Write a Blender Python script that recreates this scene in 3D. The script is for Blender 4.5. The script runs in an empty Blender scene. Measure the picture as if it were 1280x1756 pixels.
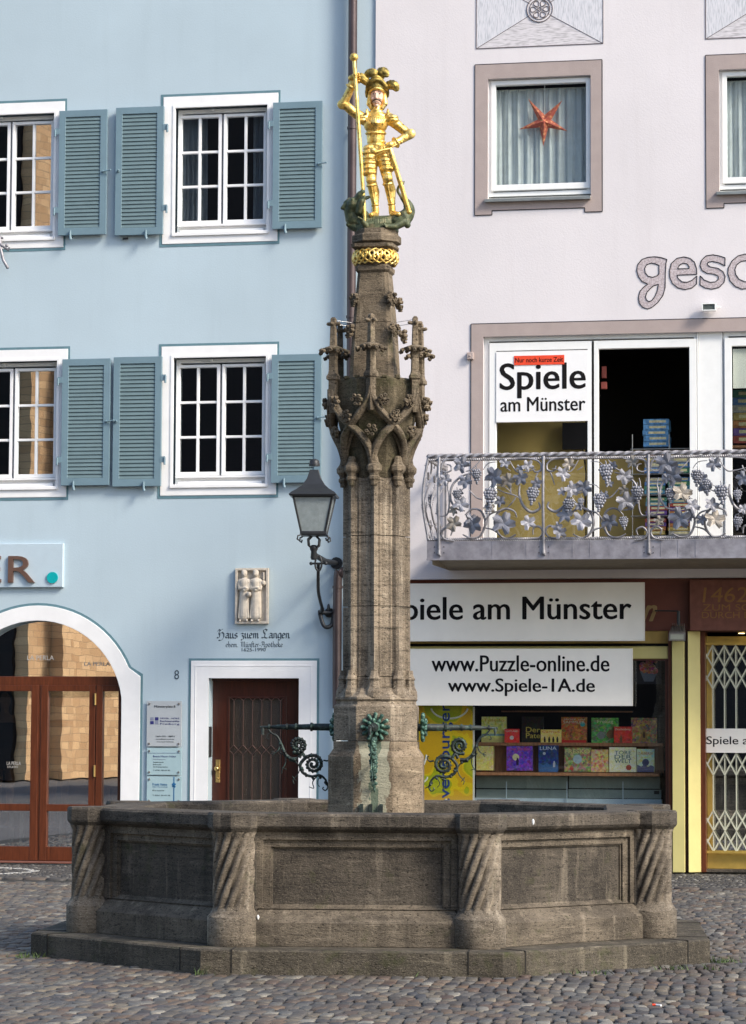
import bpy, bmesh, math, random
import numpy as np
from mathutils import Vector, Matrix
R = math.radians
random.seed(7); rng = np.random.default_rng(7)
scene = bpy.context.scene
C = scene.collection

# ------------------------------------------------------------------ camera
FPX, HOR, ROLL, YAW, SC, EYE = 4900.0, 1254.0, 0.0045, 0.195, 140.75, 1.65
DF = FPX / SC
PITCH = math.atan((HOR - 878) / FPX)
fh = np.array([-math.sin(YAW), math.cos(YAW), 0]); rv0 = np.array([math.cos(YAW), math.sin(YAW), 0]); up0 = np.array([0, 0, 1.0])
FW = fh * math.cos(PITCH) + up0 * math.sin(PITCH); UP_ = -fh * math.sin(PITCH) + up0 * math.cos(PITCH)
RT = rv0 * math.cos(ROLL) + UP_ * math.sin(ROLL); UP = UP_ * math.cos(ROLL) - rv0 * math.sin(ROLL)
CAM = -fh * DF + up0 * EYE
cd = bpy.data.cameras.new('camera'); cam = bpy.data.objects.new('camera', cd); C.objects.link(cam)
cam.matrix_world = Matrix(((RT[0], UP[0], -FW[0], CAM[0]), (RT[1], UP[1], -FW[1], CAM[1]), (RT[2], UP[2], -FW[2], CAM[2]), (0, 0, 0, 1)))
cd.sensor_fit = 'VERTICAL'; cd.sensor_height = 24; cd.sensor_width = 24 * 1280 / 1756; cd.lens = FPX / 1756 * 24
cd.clip_start = 0.5; cd.clip_end = 3000
scene.camera = cam

# ------------------------------------------------------------------ light
SUN_AZ, SUN_EL = 63.0, 37.0      # degrees to the right of the facades' normal, and up
sdir = Vector((math.sin(R(SUN_AZ)) * math.cos(R(SUN_EL)), -math.cos(R(SUN_AZ)) * math.cos(R(SUN_EL)), math.sin(R(SUN_EL))))
w = bpy.data.worlds.new('World'); scene.world = w; w.use_nodes = True
nt = w.node_tree; bg = nt.nodes['Background']
sky = nt.nodes.new('ShaderNodeTexSky'); sky.sky_type = 'NISHITA'; sky.sun_disc = False
sky.sun_elevation = R(SUN_EL); sky.sun_rotation = math.atan2(sdir.x, sdir.y)
sky.air_density = 1.0; sky.dust_density = 1.5; sky.ozone_density = 1.0
nt.links.new(sky.outputs[0], bg.inputs[0]); bg.inputs[1].default_value = 0.15
sl = bpy.data.lights.new('sun', 'SUN'); sl.energy = 2.3; sl.angle = R(15); sl.color = (1.0, 0.90, 0.76)
so = bpy.data.objects.new('sun', sl); C.objects.link(so); so.rotation_euler = sdir.to_track_quat('Z', 'Y').to_euler(); so.location = (20, -20, 30)
vs = scene.view_settings; vs.view_transform = 'Standard'; vs.look = 'None'; vs.exposure = 0.92; vs.gamma = 1; vs.use_curve_mapping = False
scene.cycles.max_bounces = 6; scene.cycles.diffuse_bounces = 3; scene.cycles.glossy_bounces = 3; scene.cycles.transparent_max_bounces = 10
scene.cycles.use_denoising = True; scene.cycles.sample_clamp_indirect = 6

# ------------------------------------------------------------------ measuring helpers
def un(px, py, Y=0.0):
    """point of the vertical plane y=Y seen at photo pixel px,py -> (X, Z)"""
    d = FW * FPX + RT * (px - 640) + UP * (878 - py)
    q = CAM + d * ((Y - CAM[1]) / d[1])
    return float(q[0]), float(q[2])
def rect(x0, y0, x1, y1, Y=0.0):
    """photo rectangle -> X0, X1, Z0, Z1 on plane y=Y"""
    ym, xm = (y0 + y1) / 2, (x0 + x1) / 2
    return un(x0, ym, Y)[0], un(x1, ym, Y)[0], un(xm, y1, Y)[1], un(xm, y0, Y)[1]
FC = np.array([2.505, -12.42, 0.0]); FTH = 0.12
FD = float((FC - CAM) @ fh); FS = FPX / FD
def zf(py):
    """height on the fountain axis seen at photo row py"""
    d = FW * FPX + UP * (878 - py)
    t = ((FC - CAM) @ fh) / (d @ fh)
    return float((CAM + d * t)[2])

# ------------------------------------------------------------------ object helpers
def tag(o, label=None, cat=None, group=None, kind=None):
    if label: o['label'] = label
    if cat: o['category'] = cat
    if group: o['group'] = group
    if kind: o['kind'] = kind
    return o
def empty(name, loc=(0, 0, 0), rz=0.0, parent=None):
    o = bpy.data.objects.new(name, None); C.objects.link(o); o.parent = parent
    o.location = loc; o.rotation_euler = (0, 0, rz); o.empty_display_size = 0.2
    return o
def wmat(o):
    m = Matrix.Identity(4)
    while o is not None:
        m = Matrix.LocRotScale(o.location, o.rotation_euler, o.scale) @ m; o = o.parent
    return m
def copy_tree(o, parent=None, keep=None):
    c = o.copy(); C.objects.link(c); c.parent = parent
    for ch in [x for x in bpy.data.objects if x.parent == o]:
        copy_tree(ch, c)
    return c

class MB:
    def __init__(s, T=None): s.v = []; s.f = []; s.T = T; s.sm = []
    def add(s, vs, fs, smooth=False):
        b = len(s.v)
        if s.T is not None: vs = [s.T @ Vector(p) for p in vs]
        s.v += [tuple(p) for p in vs]; s.f += [tuple(i + b for i in f) for f in fs]; s.sm += [smooth] * len(fs); return s
    def box(s, x0, x1, y0, y1, z0, z1):
        if x0 > x1: x0, x1 = x1, x0
        if y0 > y1: y0, y1 = y1, y0
        if z0 > z1: z0, z1 = z1, z0
        return s.add([(x0,y0,z0),(x1,y0,z0),(x1,y1,z0),(x0,y1,z0),(x0,y0,z1),(x1,y0,z1),(x1,y1,z1),(x0,y1,z1)],
              [(0,3,2,1),(4,5,6,7),(0,1,5,4),(1,2,6,5),(2,3,7,6),(3,0,4,7)])
    def bev(s, x0, x1, y0, y1, z0, z1, b=0.005):
        """box whose front (-y) edges are bevelled"""
        return s.add([(x0,y1,z0),(x1,y1,z0),(x1,y1,z1),(x0,y1,z1),(x0,y0+b,z0),(x1,y0+b,z0),(x1,y0+b,z1),(x0,y0+b,z1),
                      (x0+b,y0,z0+b),(x1-b,y0,z0+b),(x1-b,y0,z1-b),(x0+b,y0,z1-b)],
                     [(0,3,2,1),(0,1,5,4),(1,2,6,5),(2,3,7,6),(3,0,4,7),(4,5,9,8),(5,6,10,9),(6,7,11,10),(7,4,8,11),(8,9,10,11)])
    def frame(s, x0, x1, z0, z1, w, y0, y1, wb=None, wt=None):
        wb = w if wb is None else wb; wt = w if wt is None else wt
        o = [(x0,z0),(x1,z0),(x1,z1),(x0,z1)]; i = [(x0+w,z0+wb),(x1-w,z0+wb),(x1-w,z1-wt),(x0+w,z1-wt)]
        vs = [(a,y0,b) for a,b in o]+[(a,y0,b) for a,b in i]+[(a,y1,b) for a,b in o]+[(a,y1,b) for a,b in i]
        fs = []
        for k in range(4):
            n = (k+1) % 4
            fs += [(k,n,n+4,k+4),(k+8,k+12,n+12,n+8),(k,k+8,n+8,n),(k+4,n+4,n+12,k+12)]
        return s.add(vs, fs)
    def loft(s, rings, caps=True, smooth=False, closed=True):
        n = len(rings[0]); vs = [p for r in rings for p in r]; fs = []
        for j in range(len(rings)-1):
            for i in range(n if closed else n-1):
                k = (i+1) % n
                fs.append((j*n+i, j*n+k, (j+1)*n+k, (j+1)*n+i))
        b = len(s.f); s.add(vs, fs, smooth)
        if caps and closed: s.add(rings[0], [tuple(reversed(range(n)))]); s.add(rings[-1], [tuple(range(n))])
        return s
    def prism(s, cx, cy, prof, n=8, ph=0.0, smooth=False):
        """prof: [(r, z)] polygonal stack with n sides"""
        return s.loft([[(cx + r*math.cos(ph+2*math.pi*i/n), cy + r*math.sin(ph+2*math.pi*i/n), z) for i in range(n)] for r, z in prof], True, smooth)
    def lathe(s, cx, cy, prof, n=16): return s.prism(cx, cy, prof, n, 0.0, True)
    def tube(s, pts, r, n=8, caps=True, flat=1.0):
        P = [Vector(p) for p in pts]; m = len(P); rs = r if isinstance(r, (list, tuple)) else [r]*m
        rings = []; prev = None
        for i in range(m):
            t = (P[min(i+1, m-1)] - P[max(i-1, 0)])
            if t.length < 1e-9: t = Vector((0,0,1))
            t.normalize()
            if prev is None:
                a = Vector((0,0,1)) if abs(t.z) < 0.9 else Vector((0,1,0)); u = t.cross(a).normalized()
            else:
                u = (prev - t*prev.dot(t))
                u = u.normalized() if u.length > 1e-6 else t.orthogonal().normalized()
            prev = u; v = t.cross(u)
            rings.append([P[i] + (u*math.cos(2*math.pi*k/n) + v*math.sin(2*math.pi*k/n)*flat)*rs[i] for k in range(n)])
        return s.loft(rings, caps, True)
    def caps(s, p0, r0, p1, r1, n=12):
        """capsule of changing radius"""
        p0, p1 = Vector(p0), Vector(p1); d = (p1-p0); L = d.length; d = d.normalized() if L > 1e-9 else Vector((0,0,1))
        pts = []; rr = []
        for k in range(5):
            a = math.pi/2*(k/4.0); pts.append(p0 - d*r0*math.cos(a)); rr.append(max(r0*math.sin(a), r0*0.05))
        for k in range(5):
            a = math.pi/2*(k/4.0); pts.append(p1 + d*r1*math.sin(a)); rr.append(max(r1*math.cos(a), r1*0.05))
        return s.tube(pts, rr, n)
    def ball(s, c, r, n=10, m=7):
        if not isinstance(r, (tuple, list)): r = (r, r, r)
        c = Vector(c); vs = [(c.x, c.y, c.z - r[2])]; fs = []
        for j in range(1, m):
            t = -math.pi/2 + math.pi*j/m
            for i in range(n):
                a = 2*math.pi*i/n; vs.append((c.x + r[0]*math.cos(t)*math.cos(a), c.y + r[1]*math.cos(t)*math.sin(a), c.z + r[2]*math.sin(t)))
        vs.append((c.x, c.y, c.z + r[2]))
        for i in range(n):
            k = (i+1) % n; fs.append((0, 1+k, 1+i)); fs.append((len(vs)-1, 1+(m-2)*n+i, 1+(m-2)*n+k))
            for j in range(m-2): fs.append((1+j*n+i, 1+j*n+k, 1+(j+1)*n+k, 1+(j+1)*n+i))
        return s.add(vs, fs, True)
    def poly(s, pts, y0, y1):
        """pts in x,z, extruded y0 (front) to y1 (back)"""
        n = len(pts); vs = [(a, y0, b) for a, b in pts] + [(a, y1, b) for a, b in pts]
        fs = [tuple(range(n)), tuple(reversed(range(n, 2*n)))] + [(i, i+n, (i+1) % n + n, (i+1) % n) for i in range(n)]
        return s.add(vs, fs)
    def build(s, name, mat, parent=None, local=False, bevel=0, base=None):
        V = np.array(s.v, dtype=float)
        o = bpy.data.objects.new(name, None if False else bpy.data.meshes.new(name))
        if parent is not None and not local:
            mi = np.array(wmat(parent).inverted()); V = V @ mi[:3,:3].T + mi[:3,3]
        if parent is None and base is not False:
            lo, hi = V.min(0), V.max(0); c = np.array([(lo[0]+hi[0])/2, (lo[1]+hi[1])/2, lo[2]]); V = V - c; o.location = c
        me = o.data; me.from_pydata(V.tolist(), [], s.f)
        me.polygons.foreach_set('use_smooth', s.sm); me.update()
        if mat is not None: me.materials.append(mat)
        C.objects.link(o); o.parent = parent
        bm = bmesh.new(); bm.from_mesh(me); bmesh.ops.recalc_face_normals(bm, faces=bm.faces); bm.to_mesh(me); bm.free()
        if bevel:
            m = o.modifiers.new('b', 'BEVEL'); m.width = bevel; m.segments = 2; m.limit_method = 'ANGLE'; m.angle_limit = R(40)
        return o
def remesh(o, vox, smooth=2):
    m = o.modifiers.new('r', 'REMESH'); m.mode = 'VOXEL'; m.voxel_size = vox; m.use_smooth_shade = True
    if smooth: s = o.modifiers.new('s', 'SMOOTH'); s.iterations = smooth; s.factor = 0.5
    return o
def text(name, s, x0, x1, z0, z1, y, mat, parent, off=0.0, ext=0.002, rot=0, shear=0.0, base=None):
    """text whose ink fills the rectangle x0..x1, z0..z1 on plane y (facing -y)"""
    c = bpy.data.curves.new(name, 'FONT'); c.body = s; c.size = 1; c.extrude = 0.01; c.shear = shear; c.resolution_u = 4
    t = bpy.data.objects.new(name, c); C.objects.link(t); bpy.context.view_layer.update()
    me = bpy.data.meshes.new_from_object(t.evaluated_get(bpy.context.evaluated_depsgraph_get()))
    bpy.data.objects.remove(t)
    V = np.zeros(len(me.vertices)*3); me.vertices.foreach_get('co', V); V = V.reshape(-1, 3)
    if rot: V[:, [0, 1]] = np.stack([-V[:, 1], V[:, 0]], 1)
    lo, hi = V.min(0), V.max(0)
    W = np.stack([x0 + (V[:,0]-lo[0])/(hi[0]-lo[0])*(x1-x0), y - (V[:,2]-lo[2])/(hi[2]-lo[2])*ext, z0 + (V[:,1]-lo[1])/(hi[1]-lo[1])*(z1-z0)], 1)
    if off > 0:      # heavier strokes: the same letters struck again a hair to each side
        F = [tuple(p.vertices) for p in me.polygons]; k = off*(x1-x0 if rot else z1-z0)*0.9; nv = len(W); VV = []; FF = []
        for i, (dx, dz) in enumerate(((0,0),(k,0),(-k,0),(0,k*0.35),(0,-k*0.35))):
            VV.append(W + np.array([dx, -0.00012*i, dz])); FF += [tuple(q+nv*i for q in f) for f in F]
        W = np.concatenate(VV); me = bpy.data.meshes.new(name); me.from_pydata(W.tolist(), [], FF)
    o = bpy.data.objects.new(name, me)
    if parent is not None:
        mi = np.array(wmat(parent).inverted()); W = W @ mi[:3,:3].T + mi[:3,3]
    me.vertices.foreach_set('co', W.ravel()); me.materials.clear(); me.materials.append(mat); me.update()
    for p in me.polygons: p.use_smooth = False
    C.objects.link(o); o.parent = parent
    return o
def shape2d(name, contours, y, ext, mat, parent):
    """filled flat shape with holes: contours are lists of (x, z)"""
    c = bpy.data.curves.new(name, 'CURVE'); c.dimensions = '2D'; c.fill_mode = 'BOTH'; c.extrude = ext/2
    for pts in contours:
        sp = c.splines.new('POLY'); sp.points.add(len(pts)-1); sp.use_cyclic_u = True
        for q, p in zip(sp.points, pts): q.co = (p[0], p[1], 0, 1)
    t = bpy.data.objects.new(name, c); C.objects.link(t); bpy.context.view_layer.update()
    me = bpy.data.meshes.new_from_object(t.evaluated_get(bpy.context.evaluated_depsgraph_get())); bpy.data.objects.remove(t)
    V = np.zeros(len(me.vertices)*3); me.vertices.foreach_get('co', V); V = V.reshape(-1, 3)
    W = np.stack([V[:,0], y - V[:,2], V[:,1]], 1)
    o = bpy.data.objects.new(name, me)
    if parent is not None:
        mi = np.array(wmat(parent).inverted()); W = W @ mi[:3,:3].T + mi[:3,3]
    me.vertices.foreach_set('co', W.ravel()); me.materials.clear(); me.materials.append(mat); me.update()
    C.objects.link(o); o.parent = parent
    return o
def catmull(P, k=6, closed=False):
    P = [np.array(p, float) for p in P]; n = len(P); out = []
    rngi = range(n if closed else n-1)
    for i in rngi:
        p0 = P[(i-1) % n] if closed or i > 0 else P[0]; p1 = P[i]; p2 = P[(i+1) % n]; p3 = P[(i+2) % n] if closed or i+2 < n else P[-1]
        for j in range(k):
            t = j/k; out.append(tuple(0.5*((2*p1)+(-p0+p2)*t+(2*p0-5*p1+4*p2-p3)*t*t+(-p0+3*p1-3*p2+p3)*t**3)))
    if not closed: out.append(tuple(P[-1]))
    return out

# ------------------------------------------------------------------ materials
def newmat(name):
    m = bpy.data.materials.new(name); m.use_nodes = True; n = m.node_tree.nodes; l = m.node_tree.links
    return m, n, l, n['Principled BSDF']
def ramp(n, l, fac, stops):
    r = n.new('ShaderNodeValToRGB'); e = r.color_ramp.elements
    while len(e) < len(stops): e.new(0.5)
    for q, (p, c) in zip(e, stops): q.position = p; q.color = (*c, 1) if len(c) == 3 else c
    l.new(fac, r.inputs[0]); return r.outputs[0]
def noise(n, l, co, scale, det=5, rough=0.6, dist=0.0):
    t = n.new('ShaderNodeTexNoise'); t.inputs['Scale'].default_value = scale; t.inputs['Detail'].default_value = det
    t.inputs['Roughness'].default_value = rough; t.inputs['Distortion'].default_value = dist; l.new(co, t.inputs['Vector']); return t.outputs['Fac']
def mapped(n, l, sc=(1,1,1), world=False):
    if world: src = n.new('ShaderNodeNewGeometry').outputs['Position']
    else: src = n.new('ShaderNodeTexCoord').outputs['Object']
    m = n.new('ShaderNodeMapping'); m.inputs['Scale'].default_value = sc; l.new(src, m.inputs[0]); return m.outputs[0]
def mix(n, l, fac, a, b, mode='MIX'):
    x = n.new('ShaderNodeMix'); x.data_type = 'RGBA'; x.blend_type = mode
    for i, s in ((0, fac), (6, a), (7, b)):
        if hasattr(s, 'links'): l.new(s, x.inputs[i])
        elif i == 0: x.inputs[0].default_value = s
        else: x.inputs[i].default_value = (*s, 1)
    return x.outputs[2]
def bump(n, l, h, strength, dist, b):
    x = n.new('ShaderNodeBump'); x.inputs['Strength'].default_value = strength; x.inputs['Distance'].default_value = dist
    l.new(h, x.inputs['Height']); l.new(x.outputs[0], b.inputs['Normal']); return x
def sc3(c, k): return tuple(min(1, x*k) for x in c)
def plain(name, col, rough=0.5, metal=0.0, var=0.12, scale=8.0, bmp=0.15, spec=0.5, stretch=(1,1,1)):
    m, n, l, b = newmat(name); co = mapped(n, l, stretch, True); f = noise(n, l, co, scale)
    c = ramp(n, l, f, [(0.3, sc3(col, 1-var)), (0.7, sc3(col, 1+var))])
    l.new(c, b.inputs['Base Color']); b.inputs['Roughness'].default_value = rough; b.inputs['Metallic'].default_value = metal
    b.inputs['Specular IOR Level'].default_value = spec
    if bmp: bump(n, l, noise(n, l, co, scale*12, 3), bmp, 0.01, b)
    return m
def stucco(name, col, dirt=(0.3,0.3,0.3), dk=0.15):
    m, n, l, b = newmat(name); co = mapped(n, l, (1,1,1), True)
    big = noise(n, l, co, 0.55, 4, 0.55); st = noise(n, l, mapped(n, l, (3.0,1,0.22), True), 1.4, 5, 0.65); fine = noise(n, l, co, 70, 3, 0.7)
    c = ramp(n, l, big, [(0.3, sc3(col, 0.93)), (0.7, sc3(col, 1.05))])
    c = mix(n, l, ramp(n, l, st, [(0.52, (0,0,0)), (0.78, (dk,dk,dk))]), c, sc3(dirt, 1.0))
    c = mix(n, l, ramp(n, l, fine, [(0.35, (0.16,)*3), (0.65, (0,0,0))]), c, sc3(col, 0.72))
    l.new(c, b.inputs['Base Color']); b.inputs['Roughness'].default_value = 0.9; b.inputs['Specular IOR Level'].default_value = 0.2
    bump(n, l, noise(n, l, co, 45, 4, 0.7), 0.20, 0.010, b); return m
def tufa(name, base, pale, dark, moss=0.0, world=False, k=1.0):
    """porous bedded tuff stone"""
    m, n, l, b = newmat(name); co = mapped(n, l, (1,1,1), world)
    bed = noise(n, l, mapped(n, l, (1.2,1.2,11), world), 3.2*k, 8, 0.66, 0.6)
    c = ramp(n, l, bed, [(0.30, dark), (0.46, base), (0.60, sc3(base, 1.15)), (0.76, pale)])
    blot = noise(n, l, co, 1.9, 6, 0.65)
    c = mix(n, l, ramp(n, l, blot, [(0.40, (0.75,)*3), (0.56, (0,0,0))]), c, dark)
    drip = noise(n, l, mapped(n, l, (7,7,0.7), world), 1.5, 5, 0.6)
    c = mix(n, l, ramp(n, l, drip, [(0.54, (0,0,0)), (0.70, (0.6,)*3)]), c, dark)
    c = mix(n, l, ramp(n, l, drip, [(0.30, (0.5,)*3), (0.42, (0,0,0))]), c, pale)
    pal = noise(n, l, co, 4.6, 6, 0.7)
    c = mix(n, l, ramp(n, l, pal, [(0.58, (0,0,0)), (0.75, (0.45,)*3)]), c, pale)
    por = noise(n, l, mapped(n, l, (1,1,2.6), world), 38*k, 4, 0.7, 0.4)
    pm = ramp(n, l, por, [(0.34, (1,1,1)), (0.45, (0,0,0))])
    c = mix(n, l, pm, c, sc3(dark, 0.35))
    sp = noise(n, l, co, 120, 2, 0.6)
    c = mix(n, l, ramp(n, l, sp, [(0.56, (0,0,0)), (0.70, (0.4,)*3)]), c, pale)
    if moss:
        g = noise(n, l, co, 5.5, 5, 0.65)
        c = mix(n, l, ramp(n, l, g, [(0.62-moss*0.4, (0,0,0)), (0.80-moss*0.3, (0.75,)*3)]), c, (0.055, 0.062, 0.022))
    l.new(c, b.inputs['Base Color']); b.inputs['Roughness'].default_value = 0.88; b.inputs['Specular IOR Level'].default_value = 0.25
    h = n.new('ShaderNodeMath'); h.operation = 'ADD'; l.new(noise(n, l, co, 28, 5, 0.7), h.inputs[0])
    inv = n.new('ShaderNodeMath'); inv.operation = 'MULTIPLY'; inv.inputs[1].default_value = 1.2
    l.new(por, inv.inputs[0]); l.new(inv.outputs[0], h.inputs[1])
    bump(n, l, h.outputs[0], 0.75, 0.012, b); return m
def glass(name, refl=0.3, tint=(0.9,0.95,0.95), rough=0.0):
    m = bpy.data.materials.new(name); m.use_nodes = True; n = m.node_tree.nodes; l = m.node_tree.links; n.clear()
    o = n.new('ShaderNodeOutputMaterial'); t = n.new('ShaderNodeBsdfTransparent'); g = n.new('ShaderNodeBsdfGlossy'); x = n.new('ShaderNodeMixShader')
    t.inputs[0].default_value = (*tint, 1); g.inputs['Roughness'].default_value = rough; g.inputs[0].default_value = (0.95,0.97,1,1)
    co = mapped(n, l, (1,1,1), True); bp = n.new('ShaderNodeBump'); bp.inputs['Strength'].default_value = 0.03; bp.inputs['Distance'].default_value = 0.012
    l.new(noise(n, l, co, 1.6, 2, 0.5), bp.inputs['Height']); l.new(bp.outputs[0], g.inputs['Normal'])
    x.inputs[0].default_value = refl; l.new(t.outputs[0], x.inputs[1]); l.new(g.outputs[0], x.inputs[2]); l.new(x.outputs[0], o.inputs[0]); return m
def wood(name, col, rough=0.35):
    m, n, l, b = newmat(name); g = noise(n, l, mapped(n, l, (14,14,1.2), True), 3, 6, 0.6, 0.8)
    l.new(ramp(n, l, g, [(0.3, sc3(col, 0.6)), (0.55, col), (0.75, sc3(col, 1.35))]), b.inputs['Base Color'])
    b.inputs['Roughness'].default_value = rough; bump(n, l, g, 0.1, 0.005, b); return m
def gold(name, dark=0.35):
    m, n, l, b = newmat(name); co = mapped(n, l); f = noise(n, l, co, 9, 6, 0.7)
    c = ramp(n, l, f, [(0.25, (0.35, 0.21, 0.05)), (0.42, (0.85, 0.56, 0.14)), (0.6, (1.0, 0.74, 0.26)), (0.8, (1.0, 0.86, 0.48))])
    c = mix(n, l, ramp(n, l, noise(n, l, co, 30, 4, 0.7), [(0.34, (0.85,)*3), (0.47, (0,0,0))]), c, (0.13, 0.08, 0.025))
    l.new(c, b.inputs['Base Color']); b.inputs['Metallic'].default_value = 0.9
    l.new(ramp(n, l, noise(n, l, co, 14, 4), [(0.3, (0.30,)*3), (0.7, (0.58,)*3)]), b.inputs['Roughness'])
    bump(n, l, noise(n, l, co, 60, 5, 0.7), 0.45, 0.007, b); return m
def patina(name, a, b_, c_):
    m, n, l, b = newmat(name); co = mapped(n, l, (1,1,1), True); f = noise(n, l, co, 22, 6, 0.7)
    l.new(ramp(n, l, f, [(0.36, a), (0.52, b_), (0.68, c_)]), b.inputs['Base Color'])
    b.inputs['Roughness'].default_value = 0.55; b.inputs['Metallic'].default_value = 0.25; bump(n, l, f, 0.5, 0.01, b); return m
def masonry(name, c1, c2, mort, scale=1.0):
    m, n, l, b = newmat(name); s = n.new('ShaderNodeTexCoord').outputs['Object']; rot = n.new('ShaderNodeMapping'); rot.inputs['Rotation'].default_value = (R(90), 0, 0)
    l.new(s, rot.inputs[0])
    t = n.new('ShaderNodeTexBrick'); t.inputs['Color1'].default_value = (*c1, 1); t.inputs['Color2'].default_value = (*c2, 1); t.inputs['Mortar'].default_value = (*mort, 1)
    t.inputs['Scale'].default_value = scale; t.inputs['Mortar Size'].default_value = 0.02; t.inputs['Brick Width'].default_value = 0.75; t.inputs['Row Height'].default_value = 0.42
    t.offset_frequency = 2; t.squash = 1.4; t.squash_frequency = 3; l.new(rot.outputs[0], t.inputs[0])
    c = mix(n, l, noise(n, l, s, 1.2), t.outputs[0], sc3(c1, 0.6)); l.new(c, b.inputs['Base Color']); b.inputs['Roughness'].default_value = 0.9
    return m

M = {}
M['blue'] = stucco('blue_stucco', (0.475, 0.585, 0.65), (0.36, 0.45, 0.50), 0.22)
M['pink'] = stucco('lilac_stucco', (0.745, 0.71, 0.725), (0.56, 0.52, 0.52), 0.25)
M['white'] = plain('white_paint', (0.86, 0.86, 0.86), 0.55, var=0.05, scale=3, bmp=0.08)
M['line'] = plain('slate_blue_line', (0.115, 0.22, 0.26), 0.7)
M['shut'] = plain('shutter_blue_paint', (0.165, 0.255, 0.305), 0.45, var=0.06, scale=5, bmp=0.1)
M['shutslat'] = plain('slat_green_grey', (0.135, 0.20, 0.215), 0.5, var=0.06)
M['trim'] = plain('taupe_trim', (0.40, 0.33, 0.31), 0.85, var=0.06, scale=6, bmp=0.3)
M['ink'] = plain('black_line', (0.03, 0.028, 0.035), 0.7)
M['pvc'] = plain('white_plastic', (0.84, 0.85, 0.84), 0.35, var=0.03, bmp=0)
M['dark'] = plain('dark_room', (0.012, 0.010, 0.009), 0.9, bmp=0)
M['glass'] = glass('window_glass', 0.34, (0.82, 0.86, 0.88))
M['shopglass'] = glass('shop_glass', 0.55, (0.85, 0.88, 0.86))
M['clear'] = glass('clear_glass', 0.14, (0.93, 0.96, 0.95))
M['curtain'] = plain('grey_curtain', (0.46, 0.50, 0.54), 0.9, var=0.1, scale=6, bmp=0)
M['net'] = plain('net_curtain', (0.66, 0.69, 0.73), 0.9, var=0.10, scale=8, bmp=0)
M['mahog'] = wood('mahogany', (0.115, 0.030, 0.011))
M['darkwood'] = wood('dark_mahogany', (0.060, 0.014, 0.007))
M['iron'] = plain('wrought_iron', (0.035, 0.038, 0.042), 0.45, 0.5)
M['pewter'] = plain('painted_iron_grey', (0.27, 0.265, 0.285), 0.45, 0.4, var=0.35, scale=14)
M['leafm'] = plain('painted_leaf_grey', (0.22, 0.225, 0.26), 0.45, 0.25, var=0.25, scale=12)
M['leafb'] = plain('painted_leaf_tan', (0.25, 0.225, 0.195), 0.45, 0.25, var=0.3, scale=12)
M['brass'] = plain('brass', (0.62, 0.42, 0.16), 0.3, 0.9)
M['pipe'] = plain('brown_pipe', (0.085, 0.062, 0.062), 0.35, 0.4, var=0.2, scale=3)
M['steel'] = plain('brushed_steel', (0.55, 0.55, 0.55), 0.3, 0.9)
M['gold'] = gold('gilded_metal')
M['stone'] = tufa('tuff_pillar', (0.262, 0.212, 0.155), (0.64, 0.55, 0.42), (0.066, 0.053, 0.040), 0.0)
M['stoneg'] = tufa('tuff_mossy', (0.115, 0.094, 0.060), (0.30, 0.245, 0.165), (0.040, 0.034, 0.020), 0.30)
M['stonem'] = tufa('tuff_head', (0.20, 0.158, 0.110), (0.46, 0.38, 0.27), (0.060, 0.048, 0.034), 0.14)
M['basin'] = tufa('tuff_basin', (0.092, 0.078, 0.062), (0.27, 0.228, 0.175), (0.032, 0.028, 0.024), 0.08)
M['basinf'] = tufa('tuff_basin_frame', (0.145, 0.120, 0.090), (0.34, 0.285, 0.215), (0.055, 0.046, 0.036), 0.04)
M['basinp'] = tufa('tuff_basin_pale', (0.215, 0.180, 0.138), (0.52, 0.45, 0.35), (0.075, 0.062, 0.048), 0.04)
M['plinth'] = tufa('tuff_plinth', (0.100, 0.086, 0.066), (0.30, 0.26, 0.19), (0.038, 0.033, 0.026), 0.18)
M['patina'] = patina('green_patina', (0.012, 0.022, 0.018), (0.03, 0.075, 0.058), (0.20, 0.33, 0.25))
M['verdigris'] = patina('verdigris', (0.012, 0.030, 0.024), (0.045, 0.125, 0.095), (0.36, 0.50, 0.40))
M['bronze'] = patina('dark_bronze', (0.010, 0.013, 0.014), (0.020, 0.030, 0.028), (0.07, 0.12, 0.10))
M['dragon'] = patina('dragon_green', (0.035, 0.040, 0.022), (0.075, 0.095, 0.045), (0.20, 0.17, 0.09))
M['yellow'] = plain('yellow_paint', (0.60, 0.53, 0.21), 0.5, var=0.07, scale=2.5)
M['ochre'] = plain('ochre_wall', (0.44, 0.30, 0.09), 0.8)
M['maroon'] = plain('maroon_paint', (0.13, 0.035, 0.020), 0.6, var=0.15, scale=4)
M['maroonst'] = plain('maroon_stone', (0.17, 0.065, 0.045), 0.85, var=0.2, scale=10, bmp=0.4)
M['signw'] = plain('sign_white', (0.88, 0.845, 0.77), 0.5, var=0.05, scale=2)
M['black'] = plain('black_letters', (0.010, 0.009, 0.010), 0.7, bmp=0, spec=0.1)
M['red'] = plain('red_sticker', (0.80, 0.065, 0.02), 0.5, bmp=0)
M['zinc'] = plain('zinc_sheet', (0.36, 0.345, 0.38), 0.42, 0.55, var=0.3, scale=7)
M['skin'] = plain('painted_flesh', (0.78, 0.52, 0.40), 0.5, bmp=0, var=0.05)
M['hair'] = plain('brown_paint', (0.10, 0.06, 0.035), 0.6)
M['relief'] = plain('carved_sandstone', (0.58, 0.52, 0.44), 0.85, var=0.18, scale=16, bmp=0.4)
M['shelf'] = wood('shelf_wood', (0.42, 0.19, 0.09), 0.45)
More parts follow.
